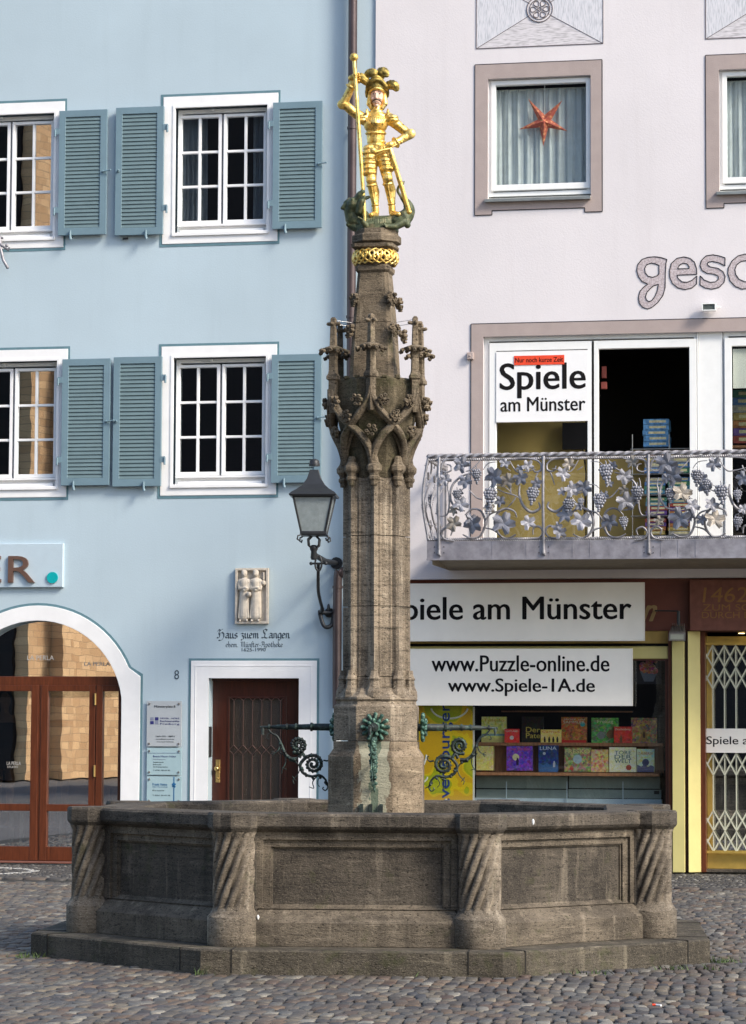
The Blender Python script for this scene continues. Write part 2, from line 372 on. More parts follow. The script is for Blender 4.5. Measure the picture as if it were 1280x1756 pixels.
# ================================================================== GROUND
def numesh(name, V, F4, mat, kind=None, smooth=True):
    me = bpy.data.meshes.new(name); me.vertices.add(len(V)); me.vertices.foreach_set('co', np.asarray(V, dtype=np.float32).ravel())
    k = F4.shape[1]; me.loops.add(F4.size); me.loops.foreach_set('vertex_index', F4.ravel().astype(np.int32))
    me.polygons.add(len(F4)); me.polygons.foreach_set('loop_start', (np.arange(len(F4))*k).astype(np.int32)); me.polygons.foreach_set('loop_total', np.full(len(F4), k, np.int32))
    me.update(calc_edges=True); me.polygons.foreach_set('use_smooth', [smooth]*len(F4)); me.materials.append(mat)
    o = bpy.data.objects.new(name, me); C.objects.link(o)
    if kind: o['kind'] = kind
    return o
m, n, l, b = newmat('earth_joints'); co = mapped(n, l, (1,1,1), True)
l.new(ramp(n, l, noise(n, l, co, 30, 5), [(0.3, (0.008,0.007,0.006)), (0.6, (0.022,0.019,0.015)), (0.8, (0.035,0.040,0.018))]), b.inputs['Base Color']); b.inputs['Roughness'].default_value = 0.95
M['joint'] = m
m, n, l, b = newmat('far_paving'); co = mapped(n, l, (1,0.6,1), True)
l.new(ramp(n, l, noise(n, l, co, 0.3), [(0.3, (0.07,0.065,0.06)), (0.7, (0.11,0.10,0.095))]), b.inputs['Base Color']); b.inputs['Roughness'].default_value = 0.8
M['farpave'] = m
def cobmat(name, stops, rough=0.45):
    m, n, l, b = newmat(name); g = n.new('ShaderNodeNewGeometry'); co = g.outputs['Position']
    c = ramp(n, l, g.outputs['Random Per Island'], stops)
    c = mix(n, l, ramp(n, l, noise(n, l, co, 26, 5, 0.7), [(0.3, (0.55,)*3), (0.65, (0,0,0))]), c, (0.06,0.055,0.055))
    big = noise(n, l, co, 0.7, 4, 0.6); c = mix(n, l, ramp(n, l, big, [(0.35, (0.45,)*3), (0.6, (0,0,0))]), c, (0.05,0.045,0.04))
    l.new(c, b.inputs['Base Color']); b.inputs['Specular IOR Level'].default_value = 0.35
    l.new(ramp(n, l, noise(n, l, co, 12), [(0.3, (rough-0.06,)*3), (0.7, (rough+0.22,)*3)]), b.inputs['Roughness'])
    bump(n, l, noise(n, l, co, 60, 4, 0.7), 0.5, 0.006, b); return m
M['cobble'] = cobmat('cobble_stone', [(0.0,(0.046,0.046,0.050)),(0.14,(0.135,0.122,0.102)),(0.27,(0.110,0.070,0.050)),(0.36,(0.072,0.076,0.084)),(0.5,(0.205,0.172,0.122)),(0.6,(0.050,0.046,0.046)),(0.7,(0.145,0.142,0.130)),(0.8,(0.158,0.104,0.064)),(0.9,(0.086,0.088,0.086)),(0.97,(0.28,0.26,0.215))], 0.55)
M['pebble'] = cobmat('river_pebble', [(0.0,(0.035,0.034,0.036)),(0.3,(0.06,0.055,0.05)),(0.6,(0.045,0.047,0.052)),(0.9,(0.12,0.11,0.09)),(0.97,(0.30,0.29,0.26))], 0.55)
M['pebblew'] = cobmat('white_pebble', [(0.0,(0.42,0.42,0.40)),(0.9,(0.62,0.61,0.58))], 0.5)
mb = MB(); mb.add([(-600,-700,-0.05),(600,-700,-0.05),(600,500,-0.05),(-600,500,-0.05)], [(0,1,2,3)])
g = mb.build('ground', M['farpave'], base=False); g['kind'] = 'structure'
mb = MB(); mb.add([(-7.2,-29,-0.026),(8.6,-29,-0.026),(8.6,0.3,-0.026),(-7.2,0.3,-0.026)], [(0,1,2,3)])
g = mb.build('paving_joints', M['joint'], base=False); g['kind'] = 'structure'

def stones(name, X0, X1, Y0, Y1, dx, dy, mat, warp=0.0, jit=0.22, h=0.028, keep=None, gap=0.915, nseg=12):
    rows = int((Y1-Y0)/dy); cols = int((X1-X0)/dx)+2
    jj, ii = np.meshgrid(np.arange(rows), np.arange(cols), indexing='ij')
    N = jj.size; jj = jj.ravel(); ii = ii.ravel()
    rowoff = rng.uniform(0, 1, rows)[jj]
    colw = rng.uniform(-jit, jit, N)
    u = (ii + rowoff + colw)*dx; v = (jj + 0.5 + rng.uniform(-jit, jit, N)*0.6)*dy
    x = X0 + u; y = Y0 + v
    if warp:
        # rows lean and bow as the setters' segments do
        y = y + warp*(0.55*np.sin(x*0.75+y*0.23)*0.5 + 0.28*(x-2.5)*np.tanh((x-1.0)*0.5)*-0.35)
        x = x + warp*0.30*np.sin(y*0.8+0.4)
    ok = (x > X0) & (x < X1) & (y > Y0) & (y < Y1)
    if keep is not None: ok &= keep(x, y)
    x = x[ok]; y = y[ok]; N = len(x)
    a = dx*0.5*gap*rng.uniform(0.86, 1.18, N); bb = dy*0.5*gap*rng.uniform(0.88, 1.12, N); rot = rng.normal(0, 0.10, N) + (0.10*warp*np.cos(x*0.75+y*0.23) if warp else 0)
    hh = h*rng.uniform(0.75, 1.2, N); tx = rng.normal(0, 0.03, N); ty = rng.normal(0, 0.025, N)
    V = []; t = np.linspace(0, 2*np.pi, nseg, endpoint=False) + np.pi/12
    rad = 1/np.power(np.abs(np.cos(t))**6+np.abs(np.sin(t))**6, 1/6)
    rj = rng.uniform(0.90, 1.08, (N, nseg))
    V = np.zeros((N, 3*nseg+1, 3))
    for q, (k, z) in enumerate(((1.0, 0.1), (0.95, 0.80), (0.78, 0.98))):
        lx = a[:,None]*rad*np.cos(t)*rj*k; ly = bb[:,None]*rad*np.sin(t)*rj*k
        V[:, q*nseg:(q+1)*nseg, 0] = x[:,None] + lx*np.cos(rot)[:,None] - ly*np.sin(rot)[:,None]
        V[:, q*nseg:(q+1)*nseg, 1] = y[:,None] + lx*np.sin(rot)[:,None] + ly*np.cos(rot)[:,None]
        V[:, q*nseg:(q+1)*nseg, 2] = hh[:,None]*z - 0.03 + (lx*tx[:,None] + ly*ty[:,None])
    V[:, -1] = np.stack([x, y, hh - 0.03], 1)
    F = []
    for q in range(2):
        for k in range(nseg):
            k2 = (k+1) % nseg; F.append((q*nseg+k, q*nseg+k2, (q+1)*nseg+k2, (q+1)*nseg+k))
    F3 = []
    for k in range(nseg): F3.append((2*nseg+k, 2*nseg+(k+1) % nseg, 3*nseg, 3*nseg))
    F = np.array(F); base = (np.arange(N)*(3*nseg+1))[:,None,None]
    Q = (F[None] + base).reshape(-1, 4); T3 = (np.array([(a_, b_, c_) for a_, b_, c_, _ in F3])[None] + base).reshape(-1, 3)
    me = bpy.data.meshes.new(name); VV = V.reshape(-1, 3); me.vertices.add(len(VV)); me.vertices.foreach_set('co', VV.astype(np.float32).ravel())
    lp = np.concatenate([Q.ravel(), T3.ravel()]); me.loops.add(len(lp)); me.loops.foreach_set('vertex_index', lp.astype(np.int32))
    ls = np.concatenate([np.arange(len(Q))*4, len(Q)*4 + np.arange(len(T3))*3]); lt = np.concatenate([np.full(len(Q), 4), np.full(len(T3), 3)])
    me.polygons.add(len(ls)); me.polygons.foreach_set('loop_start', ls.astype(np.int32)); me.polygons.foreach_set('loop_total', lt.astype(np.int32))
    me.update(calc_edges=True); me.polygons.foreach_set('use_smooth', [True]*len(ls)); me.materials.append(mat)
    o = bpy.data.objects.new(name, me); C.objects.link(o); o['kind'] = 'structure'; return o
stones('cobblestone_paving', -6.9, 8.3, -28, -3.35, 0.086, 0.180, M['cobble'], 0.7, 0.08, 0.020,  keep=lambda x, y: ((x-FC[0])**2+(y-FC[1])**2 > 2.3**2))
OV = (-5.35, -1.75)   # mosaic ring set in the pebbles before the arched shop
def ring(x, y):
    r = np.hypot((x-OV[0])/1.62, (y-OV[1])/1.05)
    inner = (np.abs(y-OV[1]-0.25) < 0.06) & (x < OV[0]+0.9) & (x > OV[0]-0.9) | ((np.abs((y-OV[1]) - (x-OV[0]-0.55)*1.2) < 0.09) & (x > OV[0]+0.25) & (x < OV[0]+0.85))
    return (np.abs(r-1) < 0.035) | inner
stones('pebble_paving', -7.1, 8.4, -3.2, 0.05, 0.045, 0.075, M['pebble'], 0.0, 0.3, 0.016, keep=lambda x, y: ~ring(x, y), gap=0.95, nseg=7)
stones('white_pebble_mosaic', -7.1, -3.0, -3.2, -0.4, 0.035, 0.055, M['pebblew'], 0.0, 0.25, 0.020, keep=ring, gap=1.0, nseg=7)
stones('kerb_row', -7.1, 8.4, -3.36, -3.2, 0.26, 0.14, M['cobble'], 0, 0.05, 0.03, gap=0.97)

# ================================================================== FOUNTAIN
fr = empty('stone_fountain', tuple(FC), FTH)
tag(fr, 'octagonal carved tuff fountain with tall gothic pillar on the cobbled square', 'fountain')
def FM(): return MB()
LEAN = -0.004
def lx(z): return -0.010 + LEAN*z
# px on the photo -> local lateral x (left-right) for things in the plane through the pillar axis
def fx(px, py=None):
    z = zf(py) if py is not None else 3
    return (px - 648.5)/FS + 0.0
RP, HP = 2.70, 0.155       # plinth
mb = MB()
def octp(r, z, ph=22.5, n=8): return [(r*math.cos(R(ph+360*i/n)), r*math.sin(R(ph+360*i/n)), z) for i in range(n)]
mb.loft([octp(RP, -0.1), octp(RP, HP-0.012), octp(RP-0.012, HP), octp(1.9, HP)], False)
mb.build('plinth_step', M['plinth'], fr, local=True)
for k in range(8):
    for off in (-0.82, 0.80):
        mb = MB()   # open joint across the step, a thin dark slot
        a = R(-90+45*k); ap = RP*math.cos(R(22.5)); c, s = math.cos(a), math.sin(a)
        p = Vector((c*ap, s*ap, 0)); t = Vector((-s, c, 0)); nrm = Vector((c, s, 0)); q = p + t*off
        vs = [];
        for dn in (0.0035, -0.25):
            for dt in (-0.005, 0.005):
                for z in (0.0, HP+0.0035): pt = q + nrm*dn + t*dt; vs.append((pt.x, pt.y, z))
        mb.add(vs, [(0,1,3,2),(4,6,7,5),(0,4,5,1),(2,3,7,6),(1,5,7,3)])
        mb.build('step_joint', M['joint'], fr, local=True)
RB = 2.235; HR = 1.075       # basin corner radius, rim height
def face_frame(k):
    a = R(-90+45*k); c, s = math.cos(a), math.sin(a)
    return Matrix(((-s, c, 0, 0), (c, s, 0, 0), (0, 0, 1, 0), (0, 0, 0, 1))), a
AP = RB*math.cos(R(22.5)); HS = RB*math.sin(R(22.5))      # apothem, half side
ZB = 0.375
for k in range(8):
    # local face frame: u along the face, d outward, z up
    a = R(-90+45*k); nv = Vector((math.cos(a), math.sin(a), 0)); tv = Vector((-math.sin(a), math.cos(a), 0))
    T = Matrix(((tv.x, -nv.x, 0, 0), (tv.y, -nv.y, 0, 0), (0, 0, 1, 0), (0, 0, 0, 1)))   # x=u, -y=out, z
    mb = MB(T); h = HS-0.10
    A = -AP      # front plane at y=A (outward negative)
    # wall body
    mb.box(-h-0.08, h+0.08, A+0.062, A+0.27, HP-0.01, 0.96)
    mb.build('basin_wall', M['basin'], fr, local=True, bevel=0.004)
    mb = MB(T)   # foot course with slope
    d0, d1 = A-0.085, A+0.09
    mb.add([(-h,d0,HP),(h,d0,HP),(h,d0,0.318),(-h,d0,0.318),(-h+0.11,A+0.070,0.445),(h-0.11,A+0.070,0.445),(-h,d1,0.445),(h,d1,0.445),(-h,d1,HP),(h,d1,HP),(-h,d0+0.010,0.330),(h,d0+0.010,0.330)],
           [(0,1,2,3),(3,2,11,10),(10,11,5,4),(0,3,10,4,6,8),(1,9,7,5,11,2),(4,5,7,6),(8,6,7,9),(0,8,9,1)])
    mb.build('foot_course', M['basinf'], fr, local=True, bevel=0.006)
    mb = MB(T)   # raised frame with stepped moulding
    z0, z1 = 0.43, 0.925
    mb.frame(-h, h, z0-0.02, z1+0.04, 0.095, A+0.010, A+0.10, wb=0.001, wt=0.075)
    mb.frame(-h+0.095, h-0.095, z0-0.02, z1-0.035, 0.055, A+0.034, A+0.10, wb=0.001, wt=0.050)
    mb.frame(-h+0.15, h-0.15, z0-0.02, z1-0.085, 0.012, A+0.050, A+0.10, wb=0.001, wt=0.012)
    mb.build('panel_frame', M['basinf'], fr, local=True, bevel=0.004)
# rim slab: a ring with chamfered underside
def ringloft(mb, prof, n=8, ph=22.5):
    """closed profile of (radius, z) swept round the octagon"""
    rings = [octp(r, z, ph, n) for r, z in prof]; rings.append(rings[0]); mb.loft(rings, False)
RO = RB+0.065
mb = MB(); ringloft(mb, [(RO-0.10, 0.93), (RO-0.02, 0.965), (RO, 0.985), (RO, HR-0.02), (RO-0.015, HR-0.004), (RO-0.06, HR), (RO-0.40, HR), (RO-0.42, HR-0.02), (RO-0.42, 0.93)])
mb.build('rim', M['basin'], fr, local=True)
mb = MB(); ringloft(mb, [(RB-0.20, 0.94), (RB-0.20, 0.15), (RB-0.34, 0.15), (RB-0.335, 0.94)])
mb.build('inner_wall', M['basin'], fr, local=True)
m, n, l, b = newmat('fountain_water'); b.inputs['Base Color'].default_value = (0.02,0.03,0.025,1); b.inputs['Roughness'].default_value = 0.05; bump(n, l, noise(n, l, mapped(n, l), 6, 3), 0.2, 0.02, b); M['water'] = m
mb = MB(); mb.loft([octp(RB-0.3, 0.80), octp(0.2, 0.80)], False); mb.build('water', M['water'], fr, local=True)
# twisted corner columns
NL = 12
def twist(mb, cx, cy, z0, z1, r0, r1, turn, ph):
    rings = []
    for j in range(25):
        t = j/24; z = z0+(z1-z0)*t; r = r0+(r1-r0)*t
        if t < 0.06: r *= 1 + 0.05*(1-t/0.06)**2
        if t > 0.92: r *= 1 + 0.10*((t-0.92)/0.08)**2
        ring_ = []
        for i in range(100):
            a = 2*math.pi*i/100; k = abs(math.cos(NL/2*(a - turn*t - ph)))
            amp = 0.40*math.sin(math.pi*min(1, max(0, (t+0.03)/1.06)))**0.35
            rr = r*1.05*(1-amp+amp*k**0.6)
            ring_.append((cx+rr*math.cos(a), cy+rr*math.sin(a), z))
        rings.append(ring_)
    mb.loft(rings, True, True)
for k in range(8):
    a = R(-112.5+45*k); cx, cy = (RB+0.015)*math.cos(a), (RB+0.015)*math.sin(a)
    mb = MB(); twist(mb, cx, cy, 0.395, 0.945, 0.140, 0.143, R(96), 0.3+k)
    c0 = mb.build('twisted_column', M['basinp'], fr, local=True)
    mb = MB(); mb.lathe(cx, cy, [(0.176, HP), (0.183, HP+0.01), (0.183, 0.352), (0.182, 0.356), (0.178, 0.360), (0.148, 0.405), (0.146, 0.412), (0.12, 0.43)], 32)
    mb.build('column_base', M['basinp'], fr, local=True)
    mb = MB(); mb.prism(cx, cy, [(0.143, 0.915), (0.150, 0.935), (0.184, 0.972), (0.188, 0.985), (0.188, HR-0.012), (0.178, HR+0.006), (0.05, HR+0.0062)], 8, a+R(22.5))
    mb.build('rim_cap', M['basin'], fr, local=True, bevel=0.003)
    mb = MB()  # vertical pilaster strips closing the wall beside the column
    ac = a
    for s_ in (-1, 1):
        kk = k if s_ > 0 else k-1
    mb.prism(cx*0.94, cy*0.94, [(0.150, HP), (0.150, 0.94)], 8, a+R(22.5)); mb.build('corner_block', M['basin'], fr, local=True)

# ---------------- pillar
def P8(mb, prof, ph=22.5, n=8, smooth=False):
    return mb.loft([[(lx(z)+r*math.cos(R(ph+360*i/n)), r*math.sin(R(ph+360*i/n)), z) for i in range(n)] for r, z in prof], True, smooth)
k8 = 1/math.cos(R(22.5))
z = zf
M['stain'] = tufa('tuff_stained', (0.25, 0.195, 0.135), (0.58, 0.48, 0.34), (0.075, 0.057, 0.039), 0.0)
n, l = M['stain'].node_tree.nodes, M['stain'].node_tree.links; b = n['Principled BSDF']; src = b.inputs['Base Color'].links[0].from_socket
sx_ = n.new('ShaderNodeSeparateXYZ'); l.new(n.new('ShaderNodeTexCoord').outputs['Object'], sx_.inputs[0])
def mth(op, a_, b_=None):
    q = n.new('ShaderNodeMath'); q.operation = op
    for i, v_ in enumerate((a_, b_)):
        if v_ is None: continue
        if hasattr(v_, 'links'): l.new(v_, q.inputs[i])
        else: q.inputs[i].default_value = v_
    return q.outputs[0]
wob = mth('MULTIPLY', mth('SUBTRACT', noise(n, l, mapped(n, l, (3,3,1)), 4, 5, 0.7), 0.5), 0.22)
xx_ = mth('ABSOLUTE', mth('ADD', mth('ADD', sx_.outputs[0], 0.01), wob)); front = mth('LESS_THAN', sx_.outputs[1], -0.25)
lime = mth('MULTIPLY', front, mth('LESS_THAN', xx_, 0.115)); gr_ = mth('MULTIPLY', front, mth('LESS_THAN', xx_, 0.030))
c_1 = mix(n, l, mth('MULTIPLY', lime, 0.55), src, (0.46, 0.47, 0.36)); c_2 = mix(n, l, mth('MULTIPLY', gr_, 0.75), c_1, (0.05, 0.10, 0.07)); l.new(c_2, b.inputs['Base Color'])
mb = MB(); P8(mb, [(80/FS*k8, 0.15), (80/FS*k8, z(1297)), (71.5/FS*k8, z(1284)), (71.5/FS*k8, z(1272)), (71.0/FS*k8, z(1271.2))])
mb.build('pedestal', M['stain'], fr, local=True, bevel=0.006)
mb = MB(); P8(mb, [(70.8/FS*k8, z(1270)), (71/FS*k8, z(1212)), (67/FS*k8, z(1208)), (66/FS*k8, z(1203)), (69/FS*k8, z(1200)), (68/FS*k8, z(1196)), (60/FS*k8, z(1190)), (52/FS*k8, z(1180))])
mb.build('pedestal_top', M['stone'], fr, local=True, bevel=0.004)
def shaft_ring(zz, core, bump_r, N=96):
    out = []
    for i in range(N):
        a = 360*i/N; rel = ((a - 270) % 45); rel = min(rel, 45-rel)       # distance to nearest vertex direction
        d = core*math.cos(R(22.5))/math.cos(R(22.5-rel))*(1 - 0.02*math.cos(R(rel*4)))
        b_ = math.exp(-(rel/5.2)**4)*bump_r + math.exp(-((rel-10)/2.0)**2)*bump_r*0.30
        r = d + b_; out.append((lx(zz)+r*math.cos(R(a)), r*math.sin(R(a)), zz))
    return out
cuts = [1186, 1161, 1041, 921, 822]
for a_, b_ in zip(cuts[:-1], cuts[1:]):
    mb = MB(); z0, z1 = z(a_)+0.003, z(b_)-0.003
    k = 1.04 if a_ == 1186 else 1.0
    mb.loft([shaft_ring(zz, 0.232*k, 0.034) for zz in np.linspace(z0, z1, 3)], True, False)
    mb.build('shaft_drum', M['stone'], fr, local=True)
mb = MB(); P8(mb, [(0.222, z(1274)), (0.222, z(815))], 0); mb.build('shaft_core', M['joint'], fr, local=True)
for k in range(8):
    a = R(-90+45*k); r0 = 0.252
    def ring_lathe(prof, n=8):
        mb = MB(); mb.loft([[(lx(zz)+r0*math.cos(a)+r*math.cos(2*math.pi*i/n), r0*math.sin(a)+r*math.sin(2*math.pi*i/n), zz) for i in range(n)] for r, zz in prof], True, False); return mb
    ring_lathe([(0.066, z(1196)), (0.062, z(1186)), (0.045, z(1178)), (0.040, z(1168)), (0.048, z(1165)), (0.034, z(1158)), (0.03, z(1150))]).build('colonnette_base', M['stone'], fr, local=True)
    ring_lathe([(0.030, z(836)), (0.034, z(829)), (0.045, z(826)), (0.045, z(822)), (0.036, z(820)), (0.040, z(816)), (0.059, z(811)), (0.061, z(804)), (0.050, z(801)), (0.036, z(797)), (0.030, z(789)), (0.02, z(786))]).build('capital', M['stonem'], fr, local=True)
# gothic head
mb = MB(); P8(mb, [(0.225, z(822)), (0.225, z(800)), (0.255, z(770)), (0.298, z(740)), (0.326, z(715)), (0.335, z(690)), (0.340, z(657)), (0.31, z(653)), (0.20, z(652))], 22.5)
mb.build('head_core', M['stoneg'], fr, local=True, bevel=0.004)
RPIN = 0.368; NP = 6
def pin(k): return R(-93+360/NP*k)
def rib_pts(a0, a1, seg):
    """ogee rib from the capital (angle a0) up and out to the pinnacle (angle a1)"""
    tab = [(0.0, 800, 0.262), (0.03, 786, 0.270), (0.10, 770, 0.286), (0.26, 752, 0.312), (0.46, 738, 0.330), (0.66, 724, 0.345), (0.85, 706, 0.358), (0.97, 688, 0.367), (1.0, 672, 0.372)]
    P = [(lx(z(y))+r*math.cos(a0+(a1-a0)*t), r*math.sin(a0+(a1-a0)*t), z(y)) for t, y, r in tab]
    return catmull(P, 4)
def crocket(mb, c, s=1.0, out=(0,-1,0)):
    """leafy knot: a stem and a ring of hollow bead-like curls"""
    c = Vector(c); o_ = Vector(out).normalized(); u = o_.cross(Vector((0,0,1))); u = u.normalized() if u.length > 0.1 else Vector((1,0,0)); v = u.cross(o_)
    mb.ball(c, 0.018*s, 8, 6)
    for i in range(6):
        a = 2*math.pi*i/6+random.uniform(-0.3, 0.3); q = c + (u*math.cos(a)+v*math.sin(a))*0.026*s + o_*random.uniform(0.0, 0.014)*s
        mb.ball(q, 0.0125*s*random.uniform(0.85, 1.2), 7, 5)
        t = [q+o_*0.012*s+(u*math.cos(b2)+v*math.sin(b2))*0.0085*s for b2 in np.linspace(0, 2*math.pi, 7)]
        mb.tube(t, 0.0042*s, 5)
    return mb
for k in range(NP):
    a = pin(k); am = pin(k)
    for s_ in (-1, 1):
        mb = MB(); pts = rib_pts(pin(k), pin(k+s_), 0)
        mb.tube(pts, [0.031]*len(pts), 6); mb.tube([(p[0]*1.07, p[1]*1.07, p[2]) for p in pts], [0.014]*len(pts), 6)
        mb.tube([(p[0]*0.97, p[1]*0.97, p[2]+0.018) for p in pts], [0.011]*len(pts), 5)
        mb.build('ogee_rib', M['stonem'], fr, local=True)
    # small pointed arch under the crossing
    mb = MB()
    for s_ in (-1, 1):
        P = [(0.0, 800, 0.258), (0.14, 775, 0.262), (0.30, 757, 0.27), (0.5, 742, 0.285)]
        a0 = pin(k) if s_ > 0 else pin(k+1); a1 = pin(k+1) if s_ > 0 else pin(k)
        pts = catmull([(lx(z(y))+r*math.cos(a0+(a1-a0)*t), r*math.sin(a0+(a1-a0)*t), z(y)) for t, y, r in P], 4)
        mb.tube(pts, 0.014, 6)
    mb.build('blind_arch', M['stonem'], fr, local=True)
    # crockets on the crossings and along the ribs
    am = (pin(k)+pin(k+1))/2
    for aa, yy, rr in ((am, 720, 0.372), (pin(k)+R(15), 694, 0.395), (pin(k)-R(15), 694, 0.395), (pin(k), 744, 0.335)):
        mb = MB(); crocket(mb, (lx(z(yy))+rr*math.cos(aa), rr*math.sin(aa), z(yy)), 1.3, (math.cos(aa), math.sin(aa), -0.2))
        mb.build('crocket', M['stonem'], fr, local=True)
    # outer hollow leaf plate between ribs (dark recessed spandrel)
    # pinnacle
    px_, py_ = lx(3.6)+RPIN*math.cos(a), RPIN*math.sin(a)
    mb = MB(); ph = a
    hh = lambda y: z(y)
    mb.prism(px_, py_, [(0.030, hh(712)), (0.041, hh(698)), (0.041, hh(657)), (0.060, hh(655)), (0.060, hh(650)), (0.045, hh(645)), (0.040, hh(640)), (0.038, hh(608)), (0.034, hh(600)), (0.029, hh(566)), (0.028, hh(552)), (0.015, hh(549))], 4, ph, False)
    mb.build('pinnacle', M['stonem'], fr, local=True, bevel=0.004)
    mb = MB()
    for i in range(4):
        b2 = ph+math.pi/4*(2*i+1)
        mb.caps((px_, py_, hh(561)), 0.016, (px_+0.045*math.cos(b2), py_+0.045*math.sin(b2), hh(560)), 0.014, 8)
    mb.build('finial_cross', M['stonem'], fr, local=True)
    mb = MB()
    for i in range(13):
        b2 = ph+2*math.pi*i/13; rr = 0.094 + 0.020*(i % 2); zz = hh(606+2.5*(i % 2))
        q = Vector((px_+rr*math.cos(b2), py_+rr*math.sin(b2), zz))
        mb.ball(q, 0.016, 7, 5)
        o_ = Vector((math.cos(b2), math.sin(b2), -0.4)).normalized(); u = o_.cross(Vector((0,0,1))).normalized(); v = u.cross(o_)
        mb.tube([q+o_*0.012+(u*math.cos(t)+v*math.sin(t))*0.011 for t in np.linspace(0, 2*math.pi, 8)], 0.0052, 5)
    mb.lathe(px_, py_, [(0.04, hh(609)), (0.075, hh(607)), (0.092, hh(603)), (0.06, hh(600)), (0.03, hh(598))], 13)
    mb.build('crocket_ring', M['stonem'], fr, local=True)
    if k in (0, 1, 3, 5):
        mb = MB(); p1 = Vector((px_, py_, hh(554)))
        for dz in (0, 0.03): mb.tube([p1+Vector((0,0,-dz)), Vector((lx(4.4)+0.13*math.cos(a), 0.13*math.sin(a), hh(557)-dz))], 0.0022, 4)
        mb.build('steel_wire', M['steel'], fr, local=True)
# crocketed parapet of the head between pinnacles
mb = MB()
for k in range(18):
    a = R(20*k+5); 
    if k % 3 == 1: continue
    mb.box(lx(3.5)+0.31*math.cos(a)-0.02, lx(3.5)+0.31*math.cos(a)+0.02, 0.31*math.sin(a)-0.02, 0.31*math.sin(a)+0.02, z(656), z(648+random.uniform(0, 4)))
mb.build('parapet_crumbs', M['stoneg'], fr, local=True, bevel=0.005)
# tapering upper shaft, square, slightly turned
def sq(r, zz, ph=-7, ch=0.10):
    out = []
    for i in range(4):
        for d in (-1, 1):
            a = 45+90*i
            c = Vector((r*math.sqrt(2)*math.cos(R(a)), r*math.sqrt(2)*math.sin(R(a)), 0)); t = Vector((-math.sin(R(a)), math.cos(R(a)), 0))
            # chamfer corner
            q = c*(1-ch) + t*d*r*ch*1.4
            ca, sa = math.cos(R(ph)), math.sin(R(ph)); out.append((lx(zz)+q.x*ca-q.y*sa-0.012, q.x*sa+q.y*ca, zz))
    return out
for a_, b_, r0, r1 in ((653, 557, 39, 34), (556, 471, 33.6, 26.5)):
    mb = MB(); mb.loft([sq(r0/FS, z(a_)), sq(r1/FS, z(b_))], True)
    mb.build('upper_shaft', M['stonem'], fr, local=True, bevel=0.003)
for yy in (516, 570):
    for i in range(4):
        a = R(-52+90*i); rr = (31 if yy < 540 else 37)/FS*1.42
        mb = MB(); crocket(mb, (lx(z(yy))+rr*math.cos(a), rr*math.sin(a), z(yy)), 1.35, (math.cos(a), math.sin(a), 0)); crocket(mb, (lx(z(yy))+rr*1.08*math.cos(a), rr*1.08*math.sin(a), z(yy)-0.04), 0.8, (math.cos(a), math.sin(a), 0))
        mb.build('crocket', M['stonem'], fr, local=True)
mb = MB(); mb.loft([sq(r/FS, z(y)) for r, y in ((26, 471), (30, 467), (30.5, 460), (27, 458), (27, 430), (36, 428), (37, 422))], True); mb.build('abacus', M['stonem'], fr, local=True, bevel=0.003)
# gilded openwork foliage band
mb = MB()
for i in range(18):
    a = 2*math.pi*i/18; r = 0.158; zz0, zz1 = z(456), z(431)
    for s_, dph in ((1, 0), (-1, 0.17)):
        pts = []
        for t in np.linspace(0, 1, 9):
            aa = a + dph + s_*(t-0.5)*0.62 + 0.18*math.sin(t*6.28)*s_; pts.append((lx(5)-0.012+(r+0.018*math.sin(t*math.pi))*math.cos(aa), (r+0.018*math.sin(t*math.pi))*math.sin(aa), zz0+(zz1-zz0)*t))
        mb.tube(pts, [0.006+0.006*math.sin(t*math.pi) for t in np.linspace(0, 1, 9)], 6)
    zc = (zz0+zz1)/2 + 0.018*(-1)**i; aa = a+0.1
    c0 = Vector((lx(5)-0.012+(r+0.016)*math.cos(aa), (r+0.016)*math.sin(aa), zc)); u = Vector((-math.sin(aa), math.cos(aa), 0)); v = Vector((0,0,1))
    mb.tube([c0+(u*math.cos(t)+v*math.sin(t))*(0.024*(1-t/9)) for t in np.linspace(0, 7, 14)], [0.008]*10+[0.007, 0.008, 0.009, 0.010], 6)
mb.build('gilded_leaf_band', M['gold'], fr, local=True)
def hexa(mb, prof, ph=-13):
    return mb.loft([[(lx(zz)-0.012+r*math.cos(R(ph+60*i)), r*math.sin(R(ph+60*i)), zz) for i in range(6)] for r, zz in prof], True)
mb = MB(); P8(mb, [(0.150, z(431)), (0.178, z(428)), (0.178, z(424)), (0.165, z(421)), (0.197, z(418)), (0.197, z(407)), (0.19, z(405)), (0.175, z(404.6)), (0.172, z(396)), (0.1, z(395.8))], 15)
mb.build('statue_base', M['stonem'], fr, local=True, bevel=0.003)

